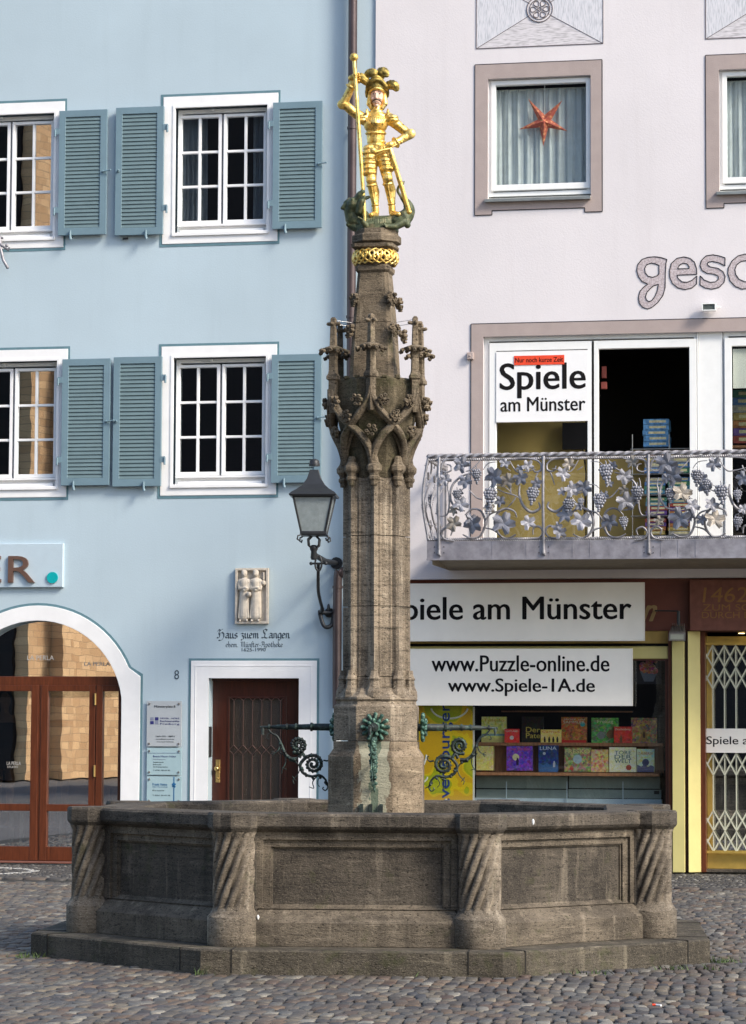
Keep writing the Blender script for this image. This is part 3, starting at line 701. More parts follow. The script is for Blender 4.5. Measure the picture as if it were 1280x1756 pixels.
# ---------------- bronze spouts: front, left, right, back
def spout(rotdeg, rad, front):
    Tm = Matrix.Rotation(R(rotdeg), 4, 'Z')
    # local: spout runs along -y
    mb = MB(Tm); zc = z(1247); L0 = rad; L1 = rad+0.60
    mb.tube([(0,-L0+0.02,zc),(0,-L0-0.20,zc),(0,-L0-0.201,zc),(0,-L1+0.13,zc-0.002),(0,-L1+0.129,zc-0.002),(0,-L1,zc-0.004)], [0.029,0.027,0.023,0.018,0.014,0.009], 12)
    for d, r in ((0.20, 0.034), (0.32, 0.027), (0.39, 0.024), (0.53, 0.018)):
        mb.tube([(0,-L0-d-0.008,zc),(0,-L0-d+0.008,zc)], r, 12)
    mb.build('spout_pipe', M['bronze'], fr, local=True)
    mb = MB(Tm)
    for q, (nn, r0, r1, w_) in enumerate(((12, 0.045, 0.098, 0.016), (8, 0.02, 0.055, 0.016))):
        for i in range(nn):
            a = 2*math.pi*i/nn+q*0.2
            mb.caps((r0*math.cos(a), -L0-0.012-0.012*q, zc+r0*math.sin(a)), w_*0.6, (r1*math.cos(a), -L0-0.022-0.02*q, zc+r1*math.sin(a)), w_, 8)
    mb.ball((0,-L0-0.03,zc), 0.04, 12, 8)
    mb.build('rosette', M['verdigris'], fr, local=True)
    # scroll bracket hanging below the pipe, in the y-z plane;  d = distance from pillar face, h = below the pipe
    mb = MB(Tm)
    def pt(px, py, off=0.0): # photo px of the right-hand spout (719 = pillar face)
        return (off, -L0-(px-719)/FS*1.02, z(py))
    def stem(P, r, off=0.0, k=6):
        pts = catmull([pt(*p, off) for p in P], k); m_ = len(pts)
        mb.tube(pts, [r[0]+(r[1]-r[0])*i/(m_-1) for i in range(m_)], 7)
    def spiral(cx, cy, r, a0, turns, w0, dirn=1):
        N = int(26*turns); pts = []; rr = []
        for i in range(N+1):
            t = i/N; a = a0+dirn*turns*2*math.pi*t; q = r*(1-t*0.92)
            pts.append(pt(cx+q*math.cos(a), cy+q*math.sin(a))); rr.append(w0*(1-0.45*t))
        mb.tube(pts, rr, 8)
        for i in range(0, N, 2):     # leaf lobes along the curl
            p = Vector(pts[i]); mb.ball(p+Vector((0.010*(-1)**i,0,0)), (rr[i]*1.5, rr[i]*1.15, rr[i]*1.15), 7, 5)
            a = a0+dirn*turns*2*math.pi*i/N; q = r*(1-i/N*0.92)+2.0
            mb.ball(pt(cx+q*math.cos(a), cy+q*math.sin(a), 0.008*(-1)**i), 0.010, 6, 4)
    stem([(836,1250),(830,1258),(820,1264),(812,1280),(806,1294),(796,1302),(786,1302)], (0.006, 0.016))
    stem([(828,1258),(835,1259),(838,1266),(834,1268)], (0.004, 0.003))
    spiral(785.5, 1278, 14, 1.2, 2.0, 0.014, 1)
    spiral(759, 1311, 16, -0.9, 2.0, 0.014, -1)
    stem([(783,1300),(778,1292),(772,1302)], (0.014, 0.012)); stem([(772,1300),(781,1312),(776,1326),(762,1332),(748,1330),(738,1338),(734,1350)], (0.014, 0.007))
    stem([(734,1350),(738,1356),(743,1353),(741,1350)], (0.006, 0.004)); stem([(728,1351),(735,1348)], (0.004, 0.005))
    stem([(742,1304),(735,1305),(731,1299),(734,1296)], (0.007, 0.004))
    stem([(815,1278),(818,1287),(824,1292),(830,1294)], (0.005, 0.003)); stem([(824,1292),(829,1289)], (0.004, 0.003)); stem([(824,1292),(828,1297)], (0.004, 0.003))
    stem([(815,1291),(806,1299),(806,1310),(811,1320),(812,1328)], (0.005, 0.003)); stem([(804,1320),(812,1317)], (0.003, 0.003))
    stem([(800,1305),(788,1308),(782,1318),(786,1330),(793,1338),(791,1345)], (0.005, 0.003)); stem([(788,1340),(794,1332)], (0.003, 0.004))
    stem([(753,1332),(760,1342),(758,1352),(766,1350)], (0.005, 0.003)); stem([(746,1330),(752,1342),(748,1350)], (0.004, 0.003))
    for q in ((814,1276),(808,1290),(799,1300),(790,1304),(778,1318),(772,1328),(760,1333),(748,1331),(738,1342)):
        mb.ball(pt(q[0], q[1], 0.012), 0.014, 6, 4); mb.ball(pt(q[0]-1, q[1]+3, -0.012), 0.012, 6, 4)
    mb.build('scroll_bracket', M['bronze'] if not front else M['patina'], fr, local=True)
    mb = MB(Tm); mb.lathe(0, -L1+0.02, [(0.010, z(1247)-0.005), (0.014, z(1247)-0.02), (0.009, z(1247)-0.045), (0.012, z(1247)-0.06)], 10)
    mb.build('spout_mouth', M['bronze'], fr, local=True)
R71 = 71/FS
for rdeg, fl in ((0, True), (90, False), (-90, False)): spout(rdeg, R71, fl)
# small studs and pale lime streak bracket at the pedestal foot
mb = MB()
for xx in (-0.10, -0.03, 0.05): mb.box(xx-0.012, xx+0.012, -0.40, -0.35, 0.99, 1.10)
mb.build('iron_bracket', M['bronze'], fr, local=True)
# ================================================================== KNIGHT AND DRAGON ON THE PILLAR
st = empty('knight_statue', (0,0,0)); st.matrix_world = Matrix.Identity(4)
STZ = zf(397)
_o = Matrix.Rotation(FTH, 4, 'Z') @ Vector((lx(5.8), 0, 0))
st.location = (FC[0]+_o.x, FC[1]+_o.y, STZ); st.rotation_euler = (0, 0, FTH)
tag(st, 'gilded knight with lance and plumed helmet standing on a green dragon', 'statue')
def K(px, py, out=0.0):   # photo px -> statue-local metres
    return ((px-640.5)/FS, -out, zf(py)-STZ)
c = lambda a, ra, b, rb, n=14: body.caps(K(*a), ra, K(*b), rb, n)
body = MB()
# legs
for (hip, kn, an, toe) in (((630,262,0.0),(631.5,311,0.035),(638.5,356,0.0),(633,372,0.10)), ((650,262,0.0),(660,309,0.045),(667,354,0.0),(680,371,0.09))):
    c(hip, 0.062, kn, 0.040); c(kn, 0.040, ((kn[0]+an[0])/2+1, (kn[1]+an[1])/2-4, -0.005), 0.043); c(((kn[0]+an[0])/2+1, (kn[1]+an[1])/2-4, -0.005), 0.043, an, 0.024)
    c(an, 0.028, (an[0]+0.5, an[1]+11, 0.0), 0.027); c((an[0]+0.5, an[1]+12, 0.0), 0.026, toe, 0.018)
    body.ball(K(kn[0], kn[1]-1, kn[2]+0.018), (0.043, 0.036, 0.040))
    body.tube([K(kn[0]+7*math.cos(t), kn[1]+8, kn[2]*0.7+0.033*math.sin(t)) for t in np.linspace(0, 6.28, 14)], 0.010, 6)
# tassets
for a, b, w_ in (((628,255,0.02),(628,298,0.035),0.060), ((651,255,0.02),(659,292,0.045),0.060)):
    for j in range(6):
        t = j/5; p = K(a[0]+(b[0]-a[0])*t, a[1]+(b[1]-a[1])*t, a[2]+(b[2]-a[2])*t)
        body.ball(p, (w_*(0.92+0.12*(j % 2)), w_*0.95, 0.030), 12, 7)
# hips, faulds, waist, chest
body.ball(K(640,258,0.0), (0.090, 0.072, 0.05)); 
for y_, rw in ((262,0.092),(256,0.090),(250,0.084),(244,0.077),(238,0.070)):
    body.ball(K(639.5,y_,0.0), (rw, rw*0.78, 0.022), 16, 7)
c((638.5,240,0.0), 0.070, (638.5,226,0.0), 0.075)
body.ball(K(638.5,213,0.012), (0.096, 0.085, 0.090), 18, 12); body.ball(K(638,203,0.0), (0.104, 0.070, 0.065), 16, 10)
for i in range(-5, 6):     # fluted breastplate
    body.tube([K(638.5+i*1.1, 229, 0.074-0.0012*i*i), K(638.5+i*2.6, 215, 0.110-0.0016*i*i), K(638.5+i*3.6, 206, 0.098-0.0016*i*i)], [0.0085,0.0100,0.005], 6)
body.tube([K(638.5+17*math.cos(t), 229+1.5*math.sin(t), 0.078*math.sin(t)) for t in np.linspace(0, 6.28, 20)], 0.009, 6)
body.tube([K(639+10.5*math.cos(t), 192.5-1.0*math.sin(t), 0.048*math.sin(t)) for t in np.linspace(0, 6.28, 18)], 0.009, 6)
c((639,194,0.0), 0.045, (640,184,0.0), 0.036)
# shoulders
body.ball(K(620,205,0.01), (0.052,0.055,0.050)); body.ball(K(661,205,0.01), (0.055,0.055,0.052))
body.ball(K(623.5,197,0.035), (0.014,0.028,0.045)); body.ball(K(660,198,0.035), (0.014,0.030,0.048))
# raised arm holding the lance
c((618,204,0.01), 0.044, (600,193,0.03), 0.038); c((600,193,0.03), 0.038, (584,180,0.05), 0.036)
body.ball(K(583,180,0.05), (0.040,0.040,0.042)); c((583,179,0.05), 0.036, (597,152,0.075), 0.030); c((594,158,0.07), 0.030, (599,147,0.08), 0.033)
# arm bent to the hip
c((665,206,0.01), 0.046, (680,218,-0.01), 0.038); c((680,218,-0.01), 0.038, (695,230,-0.01), 0.036)
body.ball(K(696,231,-0.01), (0.046,0.042,0.040)); c((695,233,0.0), 0.036, (674,247,0.05), 0.029); c((677,245,0.045), 0.033, (672,249,0.06), 0.030)
# plates, lames and buckles of the armour
def limb_ring(a, b, t, r, w_=0.007):
    A, B = Vector(K(*a)), Vector(K(*b)); d_ = (B-A).normalized(); u_ = d_.orthogonal().normalized(); v_ = d_.cross(u_); q = A.lerp(B, t)
    body.tube([q+(u_*math.cos(s_)+v_*math.sin(s_))*r for s_ in np.linspace(0, 6.2832, 16)], w_, 6)
limb_ring((583,179,0.05),(597,152,0.075), 1.0, 0.040, 0.010); limb_ring((695,233,0.0),(674,247,0.05), 1.0, 0.038, 0.010)
for p_ in ((581,181,0.06), (699,231,0.02)): body.ball(K(*p_), (0.042,0.022,0.042))
for p_, r_ in (((617,203,0.02),0.060), ((615,208,0.02),0.052), ((665,203,0.02),0.062), ((668,208,0.015),0.054)): body.ball(K(*p_), (r_,0.055,0.026))
for a, b in (((631.5,316,0.03),(638.5,356,0.0)), ((660,314,0.035),(667,354,0.0))):
    for t in (0.08, 0.9): limb_ring(a, b, t, 0.041 if t < 0.5 else 0.029, 0.005)
    body.tube([K(a[0]+(b[0]-a[0])*t, a[1]+(b[1]-a[1])*t, a[2]+(b[2]-a[2])*t+0.040-0.012*t) for t in (0.12,0.5,0.85)], 0.005, 5)
b_o = remesh(body.build('body', M['gold'], st, local=True), 0.0038, 1)
# gauntlets with five fingers each
def gaunt(center, across, down, curl, name, s=1.0):
    mb = MB(); cc = Vector(center); A = Vector(across).normalized(); D = Vector(down).normalized(); N_ = A.cross(D).normalized()*curl
    mb.ball(cc, 0.020*s, 12, 8); mb.caps(cc-D*0.01, 0.018*s, cc+D*0.010, 0.017*s)
    for i, L in enumerate((0.048, 0.056, 0.053, 0.042)):
        k0 = cc + A*(-0.024+0.0165*i)*s + D*0.014*s + N_*0.012*s
        k1 = k0 + D*L*0.5*s + N_*0.012*s; k2 = k1 + D*L*0.22*s - N_*0.020*s
        mb.caps(k0, 0.0075*s, k1, 0.0070*s, 8); mb.caps(k1, 0.0070*s, k2, 0.0060*s, 8)
    t0 = cc - A*0.024*s; t1 = t0 + D*0.018*s + N_*0.020*s; mb.caps(t0, 0.0095*s, t1, 0.0085*s, 8); mb.caps(t1, 0.0085*s, t1 + A*0.014*s, 0.007*s, 8)
    return remesh(mb.build(name, M['gold'], st, local=True), 0.0026, 1)
gaunt(K(598,137,0.085), (0,0,1), (0.9,-0.45,0.0), 1, 'hand', 1.25)
gaunt(K(665,252,0.085), (0.75,0.1,0.55), (-0.85,-0.2,-0.5), -1, 'hand', 1.25)
# head
mb = MB(); mb.ball(K(640.5,165,0.012), (0.050,0.055,0.068), 20, 14); mb.ball(K(640.5,177,0.022), (0.034,0.040,0.034), 14, 9)
mb.caps(K(640.5,163,0.066), 0.0075, K(640.5,171,0.078), 0.011, 8)
for s_ in (-1, 1):
    mb.ball(K(640.5+s_*6.2,172,0.045), (0.016,0.018,0.014)); mb.tube([K(640.5+s_*2.5,160.5,0.067), K(640.5+s_*6,159.5,0.064), K(640.5+s_*9,161,0.052)], 0.0045, 6)
    mb.ball(K(640.5+s_*11.3,167,0.0), (0.008,0.014,0.018))
mb.ball(K(640.5,179,0.058), (0.015,0.010,0.006)); mb.ball(K(640.5,183,0.045), (0.018,0.016,0.013))
remesh(mb.build('face', M['skin'], st, local=True), 0.0035, 2)
mb = MB()
for s_ in (-1, 1):
    mb.ball(K(640.5+s_*5.2,163.5,0.061), (0.0085,0.006,0.0042), 8, 6)
mb.build('eye', M['ink'], st, local=True)
mb = MB()
for s_ in (-1, 1): mb.tube([K(640.5,174,0.078), K(640.5+s_*4,174.5,0.074), K(640.5+s_*7.5,177,0.062), K(640.5+s_*9,179.5,0.052)], [0.006,0.0075,0.005,0.002], 6)
for s_ in (-1, 1): mb.tube([K(640.5+s_*2.5,159.8,0.071), K(640.5+s_*6,158.8,0.068), K(640.5+s_*9.5,160.5,0.055)], [0.003,0.004,0.002], 6)
mb.build('moustache', M['hair'], st, local=True)
# hair bob and coif around the face, helmet with raised visor
mb = MB()
for s_ in (-1, 1):
    mb.caps(K(640.5+s_*12,158,-0.005), 0.020, K(640.5+s_*13.5,178,0.0), 0.024); mb.caps(K(640.5+s_*13.5,178,0.0), 0.022, K(640.5+s_*9,186,0.005), 0.018)
mb.ball(K(640.5,168,-0.022), (0.066,0.050,0.080))
mb.tube([K(640.5-13+26*t, 158.5-4.2*math.sin(math.pi*t), 0.062*math.sin(math.pi*t)**0.6+0.004) for t in np.linspace(0, 1, 9)], 0.013, 8)
remesh(mb.build('hair', M['gold'], st, local=True), 0.004, 2)
mb = MB(); mb.ball(K(640,150,0.0), (0.076,0.074,0.066), 20, 12)
mb.tube([K(640.5-19+38*t, 157-17*math.sin(math.pi*t)**0.7, 0.075*math.sin(math.pi*t)**0.6) for t in np.linspace(0, 1, 13)], [0.011]+[0.020]*11+[0.011], 8)
mb.tube([K(640.5-16+32*t, 150-15*math.sin(math.pi*t)**0.8, 0.085*math.sin(math.pi*t)**0.6) for t in np.linspace(0, 1, 13)], 0.012, 8)
mb.caps(K(621.5,158,0.0), 0.012, K(622,165,-0.01), 0.010); mb.caps(K(659.5,158,0.0), 0.012, K(659,165,-0.01), 0.010)
M['oldgold'] = patina('old_gilding', (0.10,0.085,0.03), (0.30,0.23,0.07), (0.85,0.60,0.16)); M['oldgold'].node_tree.nodes['Principled BSDF'].inputs['Metallic'].default_value = 0.85
remesh(mb.build('helmet', M['oldgold'], st, local=True), 0.0045, 2)
def plume(P, r):
    mb = MB(); pts = catmull([K(*p) for p in P], 6); m_ = len(pts)
    mb.tube(pts, [0.010+r*math.sin(math.pi*min(0.99, (i+1.5)/(m_+0.5)))**0.6 for i in range(m_)], 10)
    for i in range(m_):
        for s_ in range(5):
            a = s_*1.26+i*0.7; rr = (0.008+r*math.sin(math.pi*min(0.99, (i+1.5)/(m_+0.5)))**0.6); p = Vector(pts[i]); mb.ball(p+Vector((math.cos(a)*rr*0.8, -0.3*rr, math.sin(a)*rr*0.8)), 0.011, 6, 5)
    return remesh(mb.build('plume_feather', M['oldgold'], st, local=True), 0.0045, 1)
plume([(643,138,0.02),(648,128,0.04),(653,126,0.05),(658,132,0.06)], 0.030)
plume([(640,137,0.02),(636,129,0.05),(628,129,0.06),(622,134,0.06)], 0.028)
plume([(628,146,0.02),(620,140,0.05),(612,135,0.06),(609,142,0.06)], 0.026)
plume([(657,148,-0.02),(664,146,0.0),(671,149,0.03),(675,155,0.03)], 0.030)
plume([(645,135,-0.02),(648,124,-0.02),(645,120,-0.01)], 0.024)
# lance
mb = MB(); p0, p1 = Vector(K(602,104,0.125)), Vector(K(622.5,388,0.105))
mb.tube([p0, p0.lerp(p1, 0.5), p0.lerp(p1, 0.93), p1], [0.0145,0.0155,0.0150,0.008], 10); mb.ball(p0, 0.034, 16, 12)
mb.tube([p0.lerp(p1, 0.10), p0.lerp(p1, 0.11)], 0.022, 10)
mb.build('lance', M['gold'], st, local=True)
# sword in its scabbard
mb = MB(); p0, p1 = Vector(K(664,258,0.085)), Vector(K(698,366,0.055))
mb.tube([p0, p0.lerp(p1, 0.96), p1], [0.020,0.017,0.010], 10, True, 0.6); mb.ball(p1, (0.020,0.016,0.020), 10, 8)
mb.tube([K(664,259,0.09), K(652,262,0.11), K(640,266,0.12)], [0.010,0.009,0.010], 8); mb.ball(K(635.5,263,0.125), (0.024,0.012,0.024), 12, 8)
mb.caps(K(642,270,0.10), 0.008, K(684,247,0.07), 0.008, 8); mb.ball(K(684,247,0.07), 0.014, 8, 6)
mb.build('sword', M['gold'], st, local=True)
# dragon lying under his feet, jaws round the lance
dr = MB()
d = lambda a, ra, b, rb: dr.caps(K(*a), ra, K(*b), rb, 12)
spine = catmull([(612,372,-0.02),(622,384,0.03),(640,386,0.05),(660,384,0.03),(676,380,-0.02),(690,370,-0.05),(696,358,-0.05),(692,346,-0.04),(684,338,-0.02),(677,328,-0.01),(679,320,0.0),(686,315,0.01)], 5)
nS = len(spine)
rs = [0.075 if i/nS < 0.12 else 0.075-0.018*math.sin(i/nS*3) if i/nS < 0.4 else 0.070-0.058*min(1, (i/nS-0.4)/0.35) for i in range(nS)]
dr.tube([K(*p) for p in spine], [max(0.011, r) for r in rs], 12)
for i in range(3, int(nS*0.45)):   # belly rings
    p = spine[i]; r = rs[i]*1.05
    dr.tube([K(p[0]+0.3, p[1]-r*FS*math.cos(t)*0.85, p[2]+r*math.sin(t)) for t in np.linspace(-0.4, 3.3, 8)], 0.006, 5)
# neck rising at the left, head with open jaws
d((616,378,0.0), 0.070, (600,376,0.02), 0.062); d((600,376,0.02), 0.062, (596,362,0.03), 0.055); d((596,362,0.03), 0.055, (604,352,0.06), 0.050)
dr.ball(K(603,352,0.06), (0.062,0.060,0.058))
d((606,350,0.07), 0.042, (613,338,0.10), 0.030); d((613,338,0.10), 0.028, (618,333,0.115), 0.020)       # upper jaw
d((612,366,0.09), 0.030, (617,350,0.13), 0.026); d((617,350,0.13), 0.022, (621,343,0.135), 0.016)       # lower jaw
d((590,352,0.04), 0.030, (582,358,0.05), 0.016); d((594,346,0.05), 0.028, (586,349,0.04), 0.014); d((608,344,0.02), 0.022, (626,338,0.0), 0.014)
dr.ball(K(600,346,0.105), 0.016); dr.ball(K(619,331,0.115), 0.012)
for i in range(7): dr.ball(K(592-1.2*math.sin(i), 362+4*i, 0.04), 0.022, 8, 6)
# legs
d((636,386,0.08), 0.040, (626,392,0.11), 0.028); d((626,392,0.11), 0.026, (618,384,0.14), 0.020)
for i in range(3): d((618,384,0.14), 0.012, (611+4*i,378+2*i,0.16), 0.007)
d((676,380,0.05), 0.048, (688,384,0.08), 0.034); d((688,384,0.08), 0.034, (674,393,0.11), 0.026); d((674,393,0.11), 0.026, (662,393,0.13), 0.020)
for i in range(3): d((662,393,0.13), 0.013, (655+2*i,389+3*i,0.15), 0.008)
d((690,378,-0.02), 0.036, (694,386,0.0), 0.028); d((600,388,0.02), 0.040, (614,396,0.05), 0.030); d((648,394,0.09), 0.022, (640,398,0.11), 0.014)
d((686,315,0.01), 0.014, (689,311,0.01), 0.004)
remesh(dr.build('dragon', M['dragon'], st, local=True), 0.0055, 2)
mb = MB(); mb.loft([[(0.155*math.cos(a)*1.12, 0.14*math.sin(a), zz) for a in np.linspace(0, 2*math.pi, 20, endpoint=False)] for zz in (-0.005, 0.04)], True)
mb.build('rock_base', M['dragon'], st, local=True, bevel=0.01)
# ================================================================== BLUE BUILDING
XB = un(643, 600)[0]
def wall_holes(mb, x0, x1, z0, z1, holes, y, depth):
    xs = sorted({x0, x1, *[h[0] for h in holes], *[h[1] for h in holes]}); zs = sorted({z0, z1, *[h[2] for h in holes], *[h[3] for h in holes]})
    for a, b_ in zip(xs[:-1], xs[1:]):
        for c_, d_ in zip(zs[:-1], zs[1:]):
            mx, mz = (a+b_)/2, (c_+d_)/2
            if any(h[0] < mx < h[1] and h[2] < mz < h[3] for h in holes): continue
            mb.add([(a,y,c_),(b_,y,c_),(b_,y,d_),(a,y,d_)], [(0,1,2,3)])
    for h in holes:
        a, b_, c_, d_ = h[:4]; Y = y+depth
        if len(h) > 4: mb.add([(a,y,c_),(a,y,h[4]),(a,Y,h[4]),(a,Y,c_)], [(0,1,2,3)]); mb.add([(b_,y,c_),(b_,y,h[4]),(b_,Y,h[4]),(b_,Y,c_)], [(3,2,1,0)]); continue
        mb.add([(a,y,c_),(b_,y,c_),(b_,y,d_),(a,y,d_),(a,Y,c_),(b_,Y,c_),(b_,Y,d_),(a,Y,d_)], [(0,4,5,1),(1,5,6,2),(2,6,7,3),(3,7,4,0)])
def shell(mb, x0, x1, z1, y0, yb, t=0.0):
    mb.add([(x0,y0,0),(x0,yb,0),(x0,yb,z1),(x0,y0,z1)], [(0,1,2,3)]); mb.add([(x1,y0,0),(x1,yb,0),(x1,yb,z1),(x1,y0,z1)], [(3,2,1,0)])
    mb.add([(x0,yb,0),(x1,yb,0),(x1,yb,z1),(x0,yb,z1)], [(0,1,2,3)])
bb = empty('blue_building', (-4.5, 0, 0)); tag(bb, 'pale blue plastered house with slate shutters and an arched shop front', 'building')
# window template measured on the upper right window; others are moved copies
MC1 = un(382, 300)[0]; 
W1 = rect(296, 178, 463, 402)          # opening in the wall
H4 = []
wins = [(un(382, 300)[0], 0.0, 'u'), (un(18.5, 300)[0], 0.0, 'u'), (un(379.3, 720)[0], None, 'l'), (un(23, 720)[0], None, 'l')]
ZU = un(382, 378)[1]; ZL = un(379, 810.6)[1]       # bottom edge of lowest panes
ZU0 = un(18.5, 386)[1]; ZL0 = un(23, 818)[1]
DZ = {0: 0.0, 1: 0.0, 2: ZL-ZU, 3: ZL-ZU}
arc_c = un(63, 1217); RI = un(63, 1068)[1]-arc_c[1]; HW = un(208, 1300)[0]-arc_c[0]
RI = max(RI, HW+0.01); ZT = arc_c[1]+math.sqrt(RI**2-HW**2)
door = rect(357, 1163, 512, 1490); door = (door[0], door[1], 0.0, door[3])
holes = []
for i, (mx, dz, t) in enumerate(wins):
    ox = mx-MC1; holes.append((W1[0]+ox, W1[1]+ox, W1[2]+DZ[i], W1[3]+DZ[i]))
AT = arc_c[1]+RI
holes.append((arc_c[0]-HW, arc_c[0]+HW, 0.0, AT, ZT)); holes.append(door)
mb = MB(); wall_holes(mb, -9.0, XB, -0.05, 12.6, holes, 0.0, 0.30)
NA = 28; th0 = math.asin(min(1, HW/RI))
arc = [(arc_c[0]+RI*math.sin(-th0+2*th0*i/NA), arc_c[1]+RI*math.cos(-th0+2*th0*i/NA)) for i in range(NA+1)]
for p, q in zip(arc[:-1], arc[1:]):
    mb.add([(p[0],0,p[1]),(q[0],0,q[1]),(q[0],0,AT),(p[0],0,AT)], [(0,1,2,3)]); mb.add([(p[0],0,p[1]),(q[0],0,q[1]),(q[0],0.3,q[1]),(p[0],0.3,p[1])], [(0,1,2,3)])
shell(mb, -9.0, XB, 12.6, 0.0, 9.0)
mb.build('wall', M['blue'], bb)
mb = MB(); mb.add([(-9.4,-0.5,12.6),(XB,-0.5,12.6),(XB,4.5,16.5),(-9.4,4.5,16.5),(-9.4,9.4,12.6),(XB,9.4,12.6)], [(0,1,2,3),(3,2,5,4),(0,3,4),(1,5,2),(0,4,5,1)])
M['roof'] = plain('clay_roof', (0.20, 0.08, 0.05), 0.8); mb.build('roof', M['roof'], bb)
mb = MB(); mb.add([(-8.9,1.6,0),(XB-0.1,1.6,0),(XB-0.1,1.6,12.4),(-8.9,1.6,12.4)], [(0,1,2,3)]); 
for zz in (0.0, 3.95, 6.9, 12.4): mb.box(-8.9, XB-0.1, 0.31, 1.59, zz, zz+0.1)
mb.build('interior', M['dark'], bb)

def bars(mb, x0, x1, z0, z1, nx, nz, w, y0, y1):
    for i in range(1, nx):
        x = x0+(x1-x0)*i/nx; mb.box(x-w/2, x+w/2, y0, y1, z0, z1)
    for j in range(1, nz):
        zz = z0+(z1-z0)*j/nz; mb.box(x0, x1, y0+0.002, y1-0.002, zz-w/2, zz+w/2)
def make_window(parent):
    X0, X1, Z0, Z1 = W1; YF = 0.13
    so_ = rect(280, 163, 477, 416)
    mb = MB()       # stone surround, flush plaster band with a step
    mb.frame(so_[0], so_[1], so_[2], so_[3], X0-so_[0]-0.0, -0.012, 0.004, wb=Z0-so_[2], wt=so_[3]-Z1)
    s_ = mb.build('window_surround', M['white'], parent, bevel=0.003)
    lo = rect(275.5, 158.5, 480.5, 421)
    mb = MB(); mb.frame(lo[0], lo[1], lo[2], lo[3], 0.030, -0.005, 0.003); mb.build('painted_line', M['line'], s_)
    mb = MB(); mb.frame(X0+0.0, X1-0.0, Z0, Z1, 0.035, -0.020, 0.02); mb.build('surround_lip', M['white'], s_, bevel=0.003)
    xm = MC1; px_ = 1/140.0
    gl = rect(311, 203, 375, 378, YF); gr = rect(390, 202, 453.5, 377, YF)
    zb, zt = min(gl[2], gr[2]), max(gl[3], gr[3])
    mb = MB(); mb.frame(X0+0.036, X1-0.036, Z0+0.005, Z1-0.036, 0.055, YF-0.01, YF+0.08, wb=0.12, wt=0.05)
    mb.frame(gl[0]-0.035, gl[1]+0.045, zb-0.045, zt+0.035, 0.04, YF-0.035, YF+0.05, wb=0.045, wt=0.035); mb.frame(gr[0]-0.045, gr[1]+0.035, zb-0.045, zt+0.035, 0.04, YF-0.032, YF+0.05, wb=0.045, wt=0.035)
    mb.box(xm-0.012, xm+0.012, YF-0.048, YF, zb-0.045, zt+0.035)
    bars(mb, gl[0], gl[1], zb, zt, 2, 3, 0.030, YF-0.022, YF+0.02); bars(mb, gr[0], gr[1], zb, zt, 2, 3, 0.030, YF-0.022, YF+0.02)
    mb.box(X0+0.05, X1-0.05, YF-0.07, YF+0.02, zb-0.075, zb-0.052)
    wf = mb.build('window', M['white'], parent, bevel=0.004)
    mb = MB(); mb.box(gl[0]-0.01, gl[1]+0.01, YF+0.006, YF+0.010, zb-0.01, zt+0.01); mb.box(gr[0]-0.01, gr[1]+0.01, YF+0.006, YF+0.010, zb-0.01, zt+0.01)
    mb.build('pane', M['glass'], wf)
    mb = MB(); mb.box(X0+0.005, X1-0.005, -0.035, YF, Z0-0.01, Z0+0.03); mb.box(X0+0.09, X1-0.09, YF-0.075, YF-0.03, Z0+0.03, Z0+0.075); mb.build('sill', M['white'], wf, bevel=0.004)
    mb = MB(); mb.box(xm-0.17, xm-0.14, YF-0.06, YF-0.02, Z1-0.07, Z1-0.045); mb.build('catch', M['pvc'], wf)
    return s_, wf, (gl, gr, zb, zt, YF)
def make_shutter(parent, px0, py0, px1, py1, hinge_side):
    x0, x1, z0, z1 = rect(px0, py0, px1, py1, -0.06); y0, y1 = -0.085, -0.04; w_ = 0.085
    mb = MB(); mb.frame(x0, x1, z0, z1, w_, y0, y1, wb=0.09, wt=0.085); s = mb.build('shutter', M['shut'], parent, bevel=0.003)
    mb = MB(); n_ = 29; h = (z1-z0-0.175)/n_
    for i in range(n_):
        zz = z0+0.09+i*h
        mb.add([(x0+w_,y0+0.020,zz+h),(x1-w_,y0+0.020,zz+h),(x1-w_,y0+0.006,zz+0.004),(x0+w_,y0+0.006,zz+0.004),(x0+w_,y0+0.014,zz),(x1-w_,y0+0.014,zz)], [(0,3,2,1),(3,4,5,2)])
    mb.box(x0+w_, x1-w_, y0+0.022, y1-0.004, z0+0.09, z1-0.085)
    mb.build('slats', M['shutslat'], s)
    hx = x1 if hinge_side > 0 else x0; sg = hinge_side
    for q in (0.17, 0.80):
        zz = z0+(z1-z0)*(1-q); mb = MB(); mb.box(hx-sg*0.01, hx+sg*0.055, y0-0.004, y0+0.012, zz-0.03, zz+0.045); mb.tube([(hx+sg*0.05, y0-0.004, zz-0.06), (hx+sg*0.05, y0-0.004, zz+0.03)], 0.014, 8)
        mb.build('hinge', M['shut'], s)
    kx = x0+(x1-x0)*(0.66 if sg > 0 else 0.27)
    mb = MB(); mb.tube([(kx, -0.01, z0-0.01), (kx, y0-0.02, z0-0.01)], 0.010, 6); mb.tube([(kx, y0-0.02, z0+0.055), (kx, y0-0.022, z0-0.02), (kx+0.01, y0-0.022, z0-0.062)], [0.014,0.016,0.020], 8)
    mb.build('holdback', M['shut'], s)
    ex = x0+0.04 if sg > 0 else x1-0.04
    mb = MB(); zc = (z0+z1)/2; mb.ball((ex, y0-0.012, zc), 0.018, 8, 6); mb.tube([(ex, y0-0.02, zc), (ex-sg*(0.10 if sg < 0 else -0.01), y0-0.03, zc+0.01)], 0.009, 6); mb.ball((ex-sg*(0.10 if sg < 0 else -0.01), y0-0.03, zc+0.01), 0.013, 6, 5)
    mb.build('latch', M['shut'], s); return s
sur, wf, wi = make_window(bb)
shL = make_shutter(bb, 199, 184, 281, 403, 1); shR = make_shutter(bb, 468.5, 175, 553, 392, -1)
